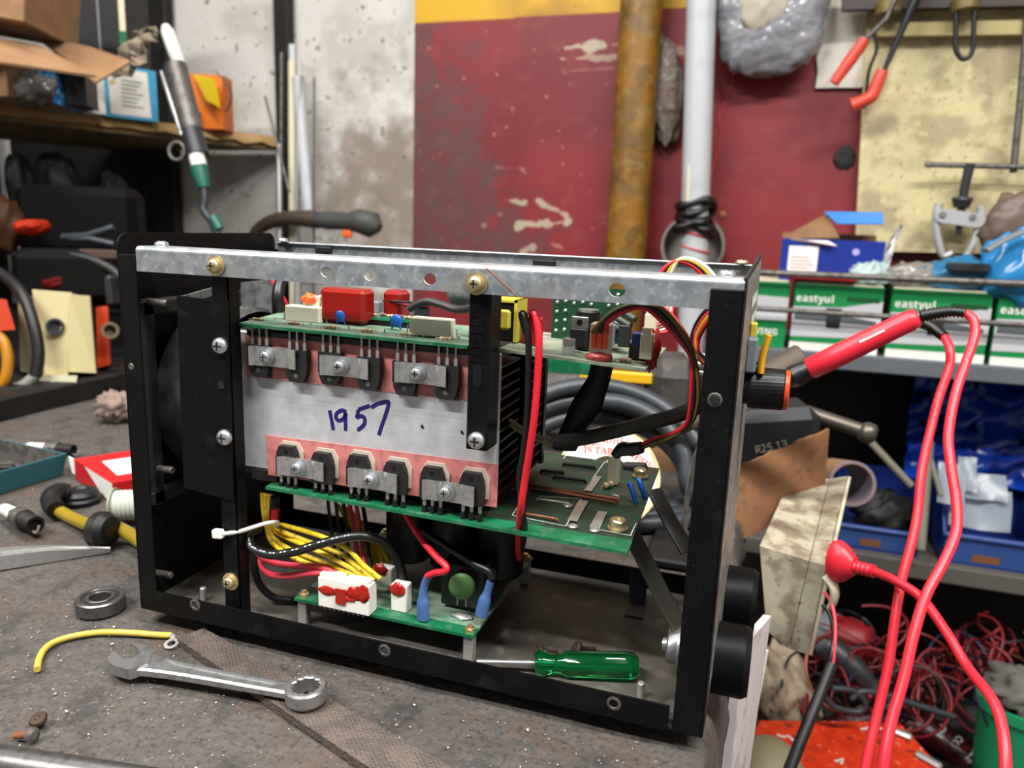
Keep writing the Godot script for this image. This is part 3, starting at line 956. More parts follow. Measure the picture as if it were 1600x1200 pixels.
func board(called: String, q: Array, t: float, m: Material) -> MeshInstance3D:
	var st := mb()
	var d := Vector3(0, -t, 0)
	hexa(st, [q[0], q[1], q[2], q[3], q[0] + d, q[1] + d, q[2] + d, q[3] + d])
	return part(st, called, m, W)
func axial(c: Vector3, dir: Vector3, l: float, r: float, m: Material, parent: Node3D) -> void:
	var st := mb()
	lathe(st, [[0.0, 0.0], [r * 0.8, 0.0], [r, l * 0.1], [r, l * 0.25], [r * 0.82, l * 0.3], [r * 0.82, l * 0.7], [r, l * 0.75], [r, l * 0.9], [r * 0.8, l], [0.0, l]], aim(c - dir * l * 0.5, dir), 10, true)
	var o := part(st, "resistor", m, parent)
	st = mb()
	tube(st, [c - dir * l * 0.9 - Vector3(0, r * 1.5, 0), c - dir * l * 0.85, c - dir * l * 0.45], 0.0003, 5)
	tube(st, [c + dir * l * 0.9 - Vector3(0, r * 1.5, 0), c + dir * l * 0.85, c + dir * l * 0.45], 0.0003, 5)
	part(st, "lead", M.tin, o)
	st = mb()
	for k in [0.3, 0.5, 0.62]: lathe(st, [[r * 0.8, 0.0], [r * 0.9, 0.0], [r * 0.9, l * 0.05], [r * 0.8, l * 0.05]], aim(c - dir * l * 0.5 + dir * l * k, dir), 10)
	part(st, "colour_band", M.resistor_brown, o)
func disc_cap(c: Vector3, r: float, m: Material, parent: Node3D, called: String, yaw := 0.0) -> void:
	var st := mb()
	var d := Vector3(sin(yaw), 0, cos(yaw))
	lathe(st, [[0.0, -0.0016], [r * 0.7, -0.0014], [r * 0.95, -0.0006], [r, 0.0], [r * 0.95, 0.0006], [r * 0.7, 0.0014], [0.0, 0.0016]], aim(c, d), 22, true)
	for s in [-1.0, 1.0]:
		var x: Vector3 = Vector3(cos(yaw), 0, -sin(yaw)) * r * 0.62 * s
		tube(st, [c + x * 0.7 + Vector3(0, -r * 0.6, 0), c + x + Vector3(0, -r * 0.95, 0), c + x * 1.15 + Vector3(0, -r * 1.35, 0)], [r * 0.28, r * 0.22, r * 0.08], 8)
	part(st, called, m, parent)

func machine_boards() -> void:
	# driver board above the heat sink
	var y := 0.2162
	var q := [Vector3(0.078, y + 0.0005, -0.0135), Vector3(0.2352, y - 0.001, -0.0135), Vector3(0.2352, y - 0.001, -0.095), Vector3(0.062, y + 0.0005, -0.095)]
	var drv := board("driver_board", q, 0.0016, M.pcb_dusty)
	var edge := mb()
	hexa(edge, [q[0] + Vector3(0, 0.0001, 0.0001), q[1] + Vector3(0, 0.0001, 0.0001), q[1] + Vector3(0, 0.0001, -0.004), q[0] + Vector3(0, 0.0001, -0.004), q[0] + Vector3(0, -0.0017, 0.0001), q[1] + Vector3(0, -0.0017, 0.0001), q[1] + Vector3(0, -0.0017, -0.004), q[0] + Vector3(0, -0.0017, -0.004)])
	part(edge, "board_edge", M.pcb_green, drv)
	# black strip that paints the shade right under the board
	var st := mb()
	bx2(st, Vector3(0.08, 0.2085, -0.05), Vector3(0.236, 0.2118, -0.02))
	part(st, "shade_strip", M.black_plastic, drv, "black strip painting the shade under the driver board")
	for p in [[445, 501, 62, 0.0103, 0.008], [639, 523, 67, 0.0108, 0.009]]:
		var a := py(p[0], p[1], y)
		st = mb()
		var w: float = 0.0262 if p[0] == 445 else 0.0268
		box(st, a + Vector3(w * 0.5, p[3] * 0.5, -0.0045), Vector3(w, p[3], 0.0095), 0.0006)
		var r := part(st, "cement_resistor", M.cement_white, drv)
		for s in [0.0, 1.0]:
			st = mb()
			tube(st, [a + Vector3(w * s + 0.001 * (s * 2 - 1), 0.006, -0.004), a + Vector3(w * s + 0.003 * (s * 2 - 1), 0.005, -0.004), a + Vector3(w * s + 0.0032 * (s * 2 - 1), 0.0, -0.004)], 0.0004, 6)
			part(st, "lead", M.tin, r)
	# red film capacitors
	for c in [[0.133, -0.055, 0.0335, 0.0225, 0.016], [0.1585, -0.076, 0.014, 0.0215, 0.016]]:
		st = mb()
		box(st, Vector3(c[0], y + c[3] * 0.5 + 0.0008, c[1]), Vector3(c[2], c[3], c[4]), 0.0026)
		part(st, "film_capacitor", M.cap_red, drv)
	# white connector with red glue
	var cn := py(455, 474, y)
	st = mb()
	box(st, Vector3(0.1085, y + 0.0065, -0.055), Vector3(0.013, 0.013, 0.009), 0.0006)
	box(st, Vector3(0.1125, y + 0.0145, -0.055), Vector3(0.006, 0.005, 0.008), 0.0006)
	part(st, "connector", M.cream_plastic, drv)
	st = mb()
	lump(st, Vector3(0.1065, y + 0.0145, -0.053), Vector3(0.0062, 0.0035, 0.005), 0.6, 5, 10)
	part(st, "glue_blob", M.orange_plastic, drv)
	disc_cap(py(533, 507, y) + Vector3(0, 0.0056, 0), 0.0041, M.cap_blue, drv, "disc_capacitor", 0.1)
	disc_cap(py(619, 515, y) + Vector3(0, 0.0056, 0), 0.0041, M.cap_blue, drv, "disc_capacitor", 0.25)
	# piggyback board with its row of resistors and grey relays
	st = mb()
	var pb := py(546, 497, y + 0.004)
	var pe := py(640, 507, y + 0.004)
	bx2(st, Vector3(pb.x + 0.003, y + 0.0036, pb.z - 0.02), Vector3(pe.x, y + 0.0052, pb.z - 0.004))
	part(st, "piggyback_board", M.pcb_green, drv)
	st = mb()
	bx2(st, Vector3(pb.x + 0.005, y, pb.z - 0.016), Vector3(pe.x, y + 0.0036, pb.z - 0.006))
	part(st, "pin_header", M.black_plastic, drv)
	for k in 8:
		var x := lerpf(pb.x + 0.002, pe.x - 0.002, k / 7.0)
		axial(Vector3(x, y + 0.0066, pb.z - 0.007 - 0.002 * (k % 2)), Vector3(0.9, 0.1, 0.3).normalized(), 0.0045, 0.0011, M.resistor_tan if k % 2 == 0 else M.resistor_brown, drv)
	for p in [[573, 487, 0.0095], [620, 492, 0.0098]]:
		var a := py(p[0], p[1], y + 0.003)
		st = mb()
		box(st, a + Vector3(p[2] * 0.5, 0.0035, -0.004), Vector3(p[2], 0.0075, 0.008), 0.0004)
		part(st, "relay", M.grey_plastic, drv)
		st = mb()
		box(st, a + Vector3(p[2] * 0.5 + 0.006, 0.003, -0.018), Vector3(0.009, 0.011, 0.008), 0.0006)
		part(st, "coil", M.dark_plastic, drv)
	# resistors along the front edge
	for p in [[403, 499], [459, 505], [516, 511], [573, 516], [635, 522], [697, 529]]:
		axial(py(p[0], p[1], y + 0.0012), Vector3(0.99, 0, -0.12).normalized(), 0.0075, 0.0012, M.resistor_tan, drv)
	for p in [[430, 501], [486, 508], [545, 514], [601, 520], [662, 526], [717, 531]]:
		st = mb()
		cyl(st, py(p[0], p[1], y), py(p[0], p[1], y) + Vector3(0, 0.0022, 0), 0.0005, 6)
		part(st, "solder_pin", M.tin, drv)
	# tall grey can lying behind, taped black cable
	st = mb()
	cyl(st, Vector3(0.178, 0.2375, -0.125), Vector3(0.206, 0.2375, -0.125), 0.0125, 24, 0.002)
	part(st, "capacitor_can", M.aluminium_scuffed, W)
	st = mb()
	tube(st, smooth_path(pzs([[640, 482, -0.06], [665, 471, -0.06], [690, 476, -0.058], [715, 484, -0.055], [740, 481, -0.05]]), 5), 0.0036, 10, 0.7)
	part(st, "taped_cable", M.cable_brown, W)
	for k in 3: wire("wire", pzs([[600 + 8 * k, 470, -0.07], [640, 473 + 3 * k, -0.065], [668, 474 + 4 * k, -0.06]]), 0.0011, [M.wire_black, M.wire_pink, M.cable_brown][k], W)
	# duct plate and thick cable near the fan
	st = mb()
	plate(st, [pz(376, 441, -0.1), pz(424, 436, -0.1), pz(426, 520, -0.1), pz(378, 525, -0.1)], 0.0015)
	part(st, "duct_plate", M.aluminium_scuffed, W)
	st = mb()
	plate(st, [pz(286, 463, -0.02), pz(334, 449, -0.08), pz(334, 462, -0.08), pz(286, 475, -0.02)], 0.0015)
	part(st, "duct_edge", M.aluminium_scuffed, W)
	wire("cable", pzs([[446, 425, -0.09], [437, 445, -0.08], [434, 470, -0.075], [436, 500, -0.08]]), 0.0042, M.wire_black, W, 12)
	wire("wire", pzs([[424, 432, -0.09], [432, 450, -0.078], [447, 475, -0.08], [449, 500, -0.09]]), 0.0016, M.wire_red, W)
	# power board below the heat sink
	var fl := Vector3(0.0955, 0.1105, -0.0135)
	var fr := Vector3(0.3345, 0.1068, -0.0135)
	var br_ := Vector3(0.331, 0.1115, -0.1615)
	var bl := Vector3(0.0955, 0.1135, -0.1615)
	var pw := board("power_board", [fl, fr, br_, bl], 0.0018, M.pcb_dark)
	st = mb()
	var up := Vector3(0, 0.00012, 0)
	hexa(st, [fl + up + Vector3(0, 0, 0.0002), fr + up + Vector3(0.0001, 0, 0.0002), fr + up + Vector3(0, 0.0005, -0.016), fl + up + Vector3(0, 0.0003, -0.006), fl + Vector3(0, -0.0019, 0.0002), fr + Vector3(0.0001, -0.0019, 0.0002), fr + Vector3(0, -0.0019, -0.016), fl + Vector3(0, -0.0019, -0.006)])
	part(st, "board_edge", M.pcb_green, pw)
	var on := func(u: float, v: float) -> Vector3:   # a point on the power board's top
		var p := py(u, v, 0.109)
		for k in 3:
			var fx := (p.x - fl.x) / (fr.x - fl.x)
			var fz := (p.z - fl.z) / (bl.z - fl.z)
			p = py(u, v, lerpf(lerpf(fl.y, fr.y, fx), lerpf(bl.y, br_.y, fx), fz) + 0.0006)
		return p
	# silk-screen frames and tracks
	for s in [[800, 806, 884, 823], [884, 823, 908, 780], [800, 806, 826, 768], [935, 828, 985, 838], [985, 838, 994, 818], [935, 828, 943, 812], [800, 768, 800, 768], [546, 764, 590, 773], [600, 777, 648, 787], [672, 792, 705, 799], [715, 803, 750, 810], [840, 776, 905, 780], [925, 750, 945, 722], [880, 718, 900, 690]]:
		if s[0] == s[2]: continue
		st = mb()
		ribbon(st, [on.call(s[0], s[1]), on.call(s[2], s[3])], 0.0006, Vector3.UP, 0.0004)
		part(st, "silk_line", M.silk_white, pw)
	for s in [[894, 815, 912, 783, 0.0062], [928, 826, 942, 800, 0.0058], [918, 768, 935, 745, 0.005]]:
		st = mb()
		ribbon(st, [on.call(s[0], s[1]), on.call(s[2], s[3])], s[4], Vector3.UP, 0.0005)
		part(st, "tinned_track", M.tin, pw)
	# copper and tinned jumper bars
	for s in [[818, 805, 872, 815, "copper", 0.0009], [838, 782, 890, 790, "tin", 0.0008], [815, 760, 965, 783, "copper", 0.0012], [826, 764, 962, 788, "copper", 0.001], [865, 748, 915, 754, "dark_iron", 0.0012], [880, 727, 930, 733, "dark_iron", 0.0013], [845, 738, 880, 741, "dark_iron", 0.0013], [800, 765, 825, 771, "copper", 0.001], [956, 777, 966, 779, "tin", 0.0012]]:
		st = mb()
		var a: Vector3 = on.call(s[0], s[1])
		var b: Vector3 = on.call(s[2], s[3])
		tube(st, [a, a + Vector3(0.0006, 0.0014, 0), b + Vector3(-0.0006, 0.0014, 0), b], s[5], 8)
		part(st, "jumper", M[s[4]], pw)
	for p in [[895, 822], [929, 828], [888, 790]]:
		st = mb()
		lathe(st, [[0.0, 0.0], [0.0036, 0.0], [0.0022, 0.0009], [0.0, 0.0015]], Transform3D(Basis.IDENTITY, on.call(p[0], p[1])), 14, true)
		part(st, "solder_joint", M.tin, pw)
	# brass bolts
	for p in [[965, 826, 1.0], [1000, 745, 0.9]]:
		var a: Vector3 = on.call(p[0], p[1])
		st = mb()
		lathe(st, [[0.0, 0.0], [0.0062 * p[2], 0.0], [0.0062 * p[2], 0.0012], [0.0, 0.0012]], Transform3D(Basis.IDENTITY, a), 24)
		lathe(st, [[0.0, 0.0012], [0.0053 * p[2], 0.0012], [0.0053 * p[2], 0.0052], [0.0044 * p[2], 0.0062], [0.0024 * p[2], 0.0062], [0.0016, 0.0046], [0.0, 0.0046]], Transform3D(Basis.IDENTITY, a), 6)
		part(st, "brass_bolt", M.brass_screw, pw)
	# white connector, resistor, two blue wire loops
	var wc: Vector3 = on.call(948, 757)
	st = mb()
	box(st, wc + Vector3(0.0035, 0.0105, -0.004), Vector3(0.0075, 0.0205, 0.009), 0.0006)
	box(st, wc + Vector3(-0.001, 0.0135, -0.004), Vector3(0.0025, 0.0045, 0.007), 0.0004)
	part(st, "connector", M.cream_plastic, pw)
	axial(on.call(950, 762) + Vector3(0, 0.002, 0.0), Vector3(0.5, 0, -0.85).normalized(), 0.0075, 0.0022, M.resistor_tan, pw)
	for p in [[990, 755], [1004, 748]]:
		st = mb()
		var a: Vector3 = on.call(p[0] + 4, p[1] + 30)
		tube(st, smooth_path([a, a + Vector3(-0.0025, 0.006, 0), a + Vector3(-0.005, 0.0105, -0.002), a + Vector3(-0.006, 0.0095, -0.006)], 5), 0.0018, 10)
		part(st, "wire_loop", M.cap_blue, pw)
	st = mb()
	cyl(st, on.call(975, 730), on.call(1010, 736) + Vector3(0, 0.002, 0), 0.0042, 14, 0.001)
	part(st, "grommet", M.cable_brown, pw)
	# main electrolytic capacitors hanging under the power board
	for c in [[0.165, -0.085], [0.2, -0.085], [0.235, -0.085], [0.18, -0.12], [0.215, -0.12]]:
		st = mb()
		cyl(st, Vector3(c[0], 0.0445, c[1]), Vector3(c[0], 0.1085, c[1]), 0.0168, 26, 0.002)
		part(st, "electrolytic_capacitor", M.black_plastic, W)
	st = mb()
	bx2(st, Vector3(0.078, 0.1105, -0.03), Vector3(0.098, 0.1185, -0.022), 0.0005)
	part(st, "support_bar", M.black_dusty, W)

func machine_control() -> void:
	var f0 := Vector3(0.2522, 0.2148, -0.0175)
	var f1 := Vector3(0.3368, 0.2108, -0.0175)
	var b1 := Vector3(0.3368, 0.2108, -0.1)
	var b0 := Vector3(0.2522, 0.2148, -0.1)
	var cb := board("control_board", [f0, f1, b1, b0], 0.0016, M.pcb_pale)
	var on := func(u: float, v: float) -> Vector3:
		var p := py(u, v, 0.213)
		for k in 3: p = py(u, v, lerpf(f0.y, f1.y, (p.x - f0.x) / (f1.x - f0.x)) + 0.0002)
		return p
	# small transformer: black core, yellow tape
	var st := mb()
	var tr0 := pz(812, 505, -0.045).x
	box(st, Vector3(tr0 - 0.0115, 0.2275, -0.05), Vector3(0.021, 0.024, 0.018), 0.001)
	part(st, "transformer_core", M.black_plastic, cb)
	st = mb()
	box(st, Vector3(tr0 - 0.0085, 0.2285, -0.0415), Vector3(0.0085, 0.012, 0.005), 0.0015)
	part(st, "winding", M.core_yellow, cb)
	st = mb()
	bx2(st, Vector3(tr0 - 0.002, 0.2155, -0.059), Vector3(tr0, 0.2405, -0.0395))
	bx2(st, Vector3(tr0 - 0.023, 0.239, -0.059), Vector3(tr0, 0.2405, -0.0395))
	part(st, "tape_band", M.core_yellow, cb)
	# upright driver board with its solder pins
	st = mb()
	bx2(st, Vector3(0.266, 0.2135, -0.0815), Vector3(0.312, 0.2475, -0.08))
	var vb := part(st, "upright_board", M.pcb_vertical, cb)
	for i in 8:
		for j in 5:
			if (i * 3 + j * 5) % 7 == 2: continue
			st = mb()
			var p := Vector3(0.269 + i * 0.0055, 0.219 + j * 0.006 + (i % 2) * 0.001, -0.08)
			lathe(st, [[0.0, 0.0], [0.0013, 0.0], [0.0006, 0.0008], [0.0003, 0.0026], [0.0, 0.0026]], aim(p, Vector3(0.1, -0.1, 1)), 8)
			part(st, "solder_pin", M.zinc_screw, vb)
	# red-glued header with the two flying leads
	st = mb()
	box(st, on.call(838, 540) + Vector3(0, 0.0085, 0), Vector3(0.0065, 0.017, 0.005), 0.0008)
	box(st, on.call(822, 536) + Vector3(0, 0.0085, 0), Vector3(0.0045, 0.017, 0.005), 0.0008)
	part(st, "glued_header", M.glue_red, cb)
	# voltage regulator with metal tab, can capacitor, brown disc
	var r: Vector3 = on.call(903, 550)
	st = mb()
	box(st, r + Vector3(0, 0.0085, 0), Vector3(0.0098, 0.0105, 0.0044), 0.0005)
	part(st, "regulator", M.epoxy_black, cb)
	st = mb()
	bx2(st, r + Vector3(-0.005, 0.0135, -0.0018), r + Vector3(0.005, 0.0205, -0.0005), 0.0004)
	part(st, "regulator_tab", M.chrome, cb)
	st = mb()
	cyl(st, r + Vector3(0, 0.0172, -0.0006), r + Vector3(0, 0.0172, -0.0002), 0.0018, 14)
	part(st, "tab_hole", M.black_plastic, cb)
	st = mb()
	cyl(st, r + Vector3(0.002, 0.0, -0.013), r + Vector3(0.002, 0.0235, -0.013), 0.0072, 22, 0.001)
	part(st, "electrolytic_capacitor", M.black_plastic, cb)
	st = mb()
	cyl(st, r + Vector3(0.002, 0.0234, -0.013), r + Vector3(0.002, 0.0238, -0.013), 0.0062, 22)
	part(st, "can_top", M.chrome, cb)
	disc_cap(on.call(887, 550) + Vector3(0, 0.006, 0.001), 0.0028, M.resistor_brown, cb, "disc_capacitor")
	st = mb()
	box(st, on.call(888, 553) + Vector3(0, 0.0045, 0.0), Vector3(0.0075, 0.009, 0.002), 0.0004)
	part(st, "clear_cover", M.clear_film, cb)
	# glued clear connector with three wires
	var k: Vector3 = on.call(937, 562)
	st = mb()
	bx2(st, k + Vector3(-0.0058, 0.0, -0.005), k + Vector3(0.0058, 0.0205, 0.003), 0.0008)
	part(st, "connector_shell", M.cream_plastic, cb)
	st = mb()
	for j in 3: box(st, k + Vector3(-0.0032 + 0.0032 * j, 0.0125, 0.0035), Vector3(0.0026, 0.0115, 0.003), 0.0004)
	box(st, k + Vector3(0, 0.017, 0.0036), Vector3(0.0095, 0.0015, 0.0032), 0.0004)
	part(st, "connector_plug", M.orange_plastic, cb)
	st = mb()
	lump(st, k + Vector3(0, 0.0018, 0.0022), Vector3(0.0075, 0.0028, 0.004), 0.3, 8, 12)
	part(st, "glue_blob", mat("glue_pink", Color(0.62, 0.22, 0.2), 0.4), cb)
	for p in [[925, M.wire_olive, 0], [937, M.wire_black, 5], [948, M.wire_red, 10]]:
		var o: int = p[2]
		wire("wire", pzs([[p[0], 520, -0.018], [940 + o, 503, -0.018], [965 + o, 484 + o * 0.3, -0.02], [1003, 475 + o * 0.5, -0.022], [1035 - o, 483 + o, -0.022], [1066 - o * 0.6, 520 + o, -0.022], [1084 - o * 0.4, 560, -0.024], [1091 - o, 600, -0.026], [1089 - o, 635, -0.03], [1078 - o * 0.6, 663, -0.035], [1050, 682 - o * 0.4, -0.045], [1022, 692 - o * 0.6, -0.055], [995, 702 - o * 0.3, -0.06]]), 0.0014, p[1], W)
	wire("wire", pzs([[1030, 475, -0.03], [1055, 500, -0.03], [1078, 540, -0.028], [1086, 600, -0.028], [1080, 650, -0.034]]), 0.0014, M.wire_red, W)
	# heat-shrunk plug end on the power board's connector
	st = mb()
	tube(st, smooth_path(pzs([[1003, 699, -0.058], [985, 702, -0.06], [972, 702, -0.062], [960, 712, -0.063]]), 4), [0.0036, 0.0038, 0.004, 0.0042, 0.0042, 0.004, 0.0044, 0.0046, 0.0044, 0.004, 0.0034, 0.003, 0.0026], 12)
	part(st, "plug_sleeve", M.black_rubber, W)
	# small parts by the end of the control board
	var g: Vector3 = on.call(985, 561)
	st = mb()
	box(st, g + Vector3(0.004, 0.0048, -0.003), Vector3(0.0105, 0.0095, 0.007), 0.0004)
	part(st, "relay", M.dark_plastic, cb)
	st = mb()
	for j in 2: box(st, g + Vector3(0.0035, 0.0098, -0.0045 + 0.0028 * j), Vector3(0.0095, 0.0008, 0.0012))
	part(st, "relay_rib", M.grey_plastic, cb)
	axial(on.call(977, 566) + Vector3(0, 0.0012, 0), Vector3(0.98, 0, 0.15).normalized(), 0.0068, 0.0014, M.resistor_tan, cb)
	for p in [[1010, 552, 0.014], [1016, 520, 0.014]]:
		var a := pz(p[0], p[1], -0.03 if p[0] == 1010 else -0.055)
		st = mb()
		box(st, a + Vector3(0, 0.004, 0), Vector3(0.0068, p[2], 0.006), 0.0004)
		box(st, a + Vector3(-0.0005, 0.0125, 0), Vector3(0.0048, 0.004, 0.005), 0.0004)
		part(st, "connector", M.cream_plastic, cb)
	st = mb()
	box(st, pz(998, 530, -0.035), Vector3(0.0065, 0.0075, 0.007), 0.0004)
	part(st, "trimmer", M.blue_plastic, cb)
	st = mb()
	lump(st, pz(1020, 545, -0.035), Vector3(0.004, 0.011, 0.004), 0.7, 9, 10)
	part(st, "glue_blob", M.glue_red, cb)
	for j in 6: wire("wire", pzs([[1012 + j * 2, 505 + j * 3, -0.055], [1030 + j * 3, 495 + j * 4, -0.06], [1042 + j * 2, 478 - j, -0.07], [1046 + j * 3, 455, -0.08]]), 0.0009, [M.wire_red, M.wire_white, M.wire_pink, M.wire_olive, M.wire_white, M.wire_red][j], W)
	for j in 7:
		var rr := RandomNumberGenerator.new()
		rr.seed = 90 + j
		var a := Vector3(0.302 + rr.randf() * 0.03, 0.2165, -0.05 - rr.randf() * 0.045)
		st = mb()
		if j % 3 == 0: cyl(st, a, a + Vector3(0, 0.013, 0), 0.0036, 16, 0.0006)
		else: box(st, a + Vector3(0, 0.006, 0), Vector3(0.007, 0.013, 0.006), 0.0006)
		part(st, "capacitor" if j % 3 == 0 else "relay", [M.dark_plastic, M.epoxy_black, M.grey_plastic, M.black_plastic][j % 4], cb)
	for p in [[965, 497, 985, 510], [955, 508, 978, 520], [975, 488, 992, 500]]:
		st = mb()
		tube(st, pzs([[p[0], p[1], -0.06], [p[2], p[3], -0.055]]), 0.0022, 10)
		part(st, "coil", mat("coil_green", Color(0.16, 0.2, 0.15), 0.5), cb)
	# black heat-shrunk bus lead
	st = mb()
	var bw := [[925, 562, 960, 566], [918, 590, 953, 596], [893, 628, 940, 640], [880, 660, 918, 668], [862, 700, 900, 705]]
	var brow := []
	for e in bw:
		var br2 := []
		for j in 7: br2.append(pz(e[0], e[1], -0.07).lerp(pz(e[2], e[3], -0.07), j / 6.0) + Vector3(0, 0, 0.0035 * sin(PI * j / 6.0)))
		brow.append(br2)
	sheet(st, brow, 0.003)
	part(st, "bus_lead", M.black_rubber, W)
	# brown twin lead to the panel
	wire("cable", pzs([[866, 690, -0.06], [905, 686, -0.06], [960, 674, -0.058], [1015, 660, -0.055], [1060, 648, -0.05], [1105, 628, -0.045]]), 0.0045, M.cable_brown, W, 12)
	for j in 2:
		st = mb()
		tube(st, smooth_path(pzs([[795, 655 + j * 8, -0.05], [830, 678 + j * 6, -0.058], [862, 686 + j * 9, -0.06], [872, 686 + j * 9, -0.06]]), 5), 0.0013, 8)
		part(st, "wire", mat("wire_tan%d" % j, Color(0.42, 0.38, 0.28), 0.5), W)
	# flying leads, black and red, down to the lower board
	wire("wire", pzs([[822, 520, -0.014], [815, 494, -0.010], [819, 492, -0.007], [825, 520, -0.006], [826, 570, -0.006], [824, 640, -0.006], [819, 700, -0.006], [812, 745, -0.008], [815, 790, -0.01], [820, 830, -0.02], [812, 868, -0.06]]), 0.0019, M.wire_black, W)
	wire("wire", pzs([[836, 520, -0.014], [832, 492, -0.010], [837, 492, -0.006], [842, 530, -0.004], [840, 590, -0.004], [835, 650, -0.004], [828, 700, -0.005], [820, 750, -0.007], [813, 800, -0.01], [810, 840, -0.03], [811, 872, -0.06]]), 0.0022, M.wire_red, W)
	# wire bundle arching over the rail and into the panel
	for j in 4: wire("wire", pzs([[1025 + j * 6, 440, -0.13], [1040 + j * 6, 418 - j * 3, -0.13], [1060 + j * 6, 408 - j, -0.13], [1083 + j * 6, 416, -0.13], [1104 + j * 5, 436, -0.13]]), 0.0016, [M.wire_red, M.wire_black, M.wire_yellow_clean, M.wire_white][j], W)
	for j in 4: wire("wire", pzs([[1114, 478 + j * 5, -0.04], [1098 + j, 492 + j * 6, -0.045], [1085 + j * 2, 515 + j * 5, -0.05], [1082 + j * 3, 540 + j * 4, -0.05], [1100, 560 + j * 3, -0.05]]), 0.0014, [M.wire_black, M.wire_pink, M.wire_yellow_clean, M.wire_red][j], W)
	for j in 3:
		st = mb()
		cyl(st, pz(1088, 556 + j * 13, -0.06), pz(1108, 560 + j * 13, -0.06), 0.0026, 12, 0.0003)
		part(st, "switch_terminal", M.tin, W)
	wire("hair_wire", pzs([[757, 416, 0.0006], [775, 432, 0.0008], [797, 452, 0.001], [806, 462, 0.001]]), 0.0003, M.copper, W, 5)

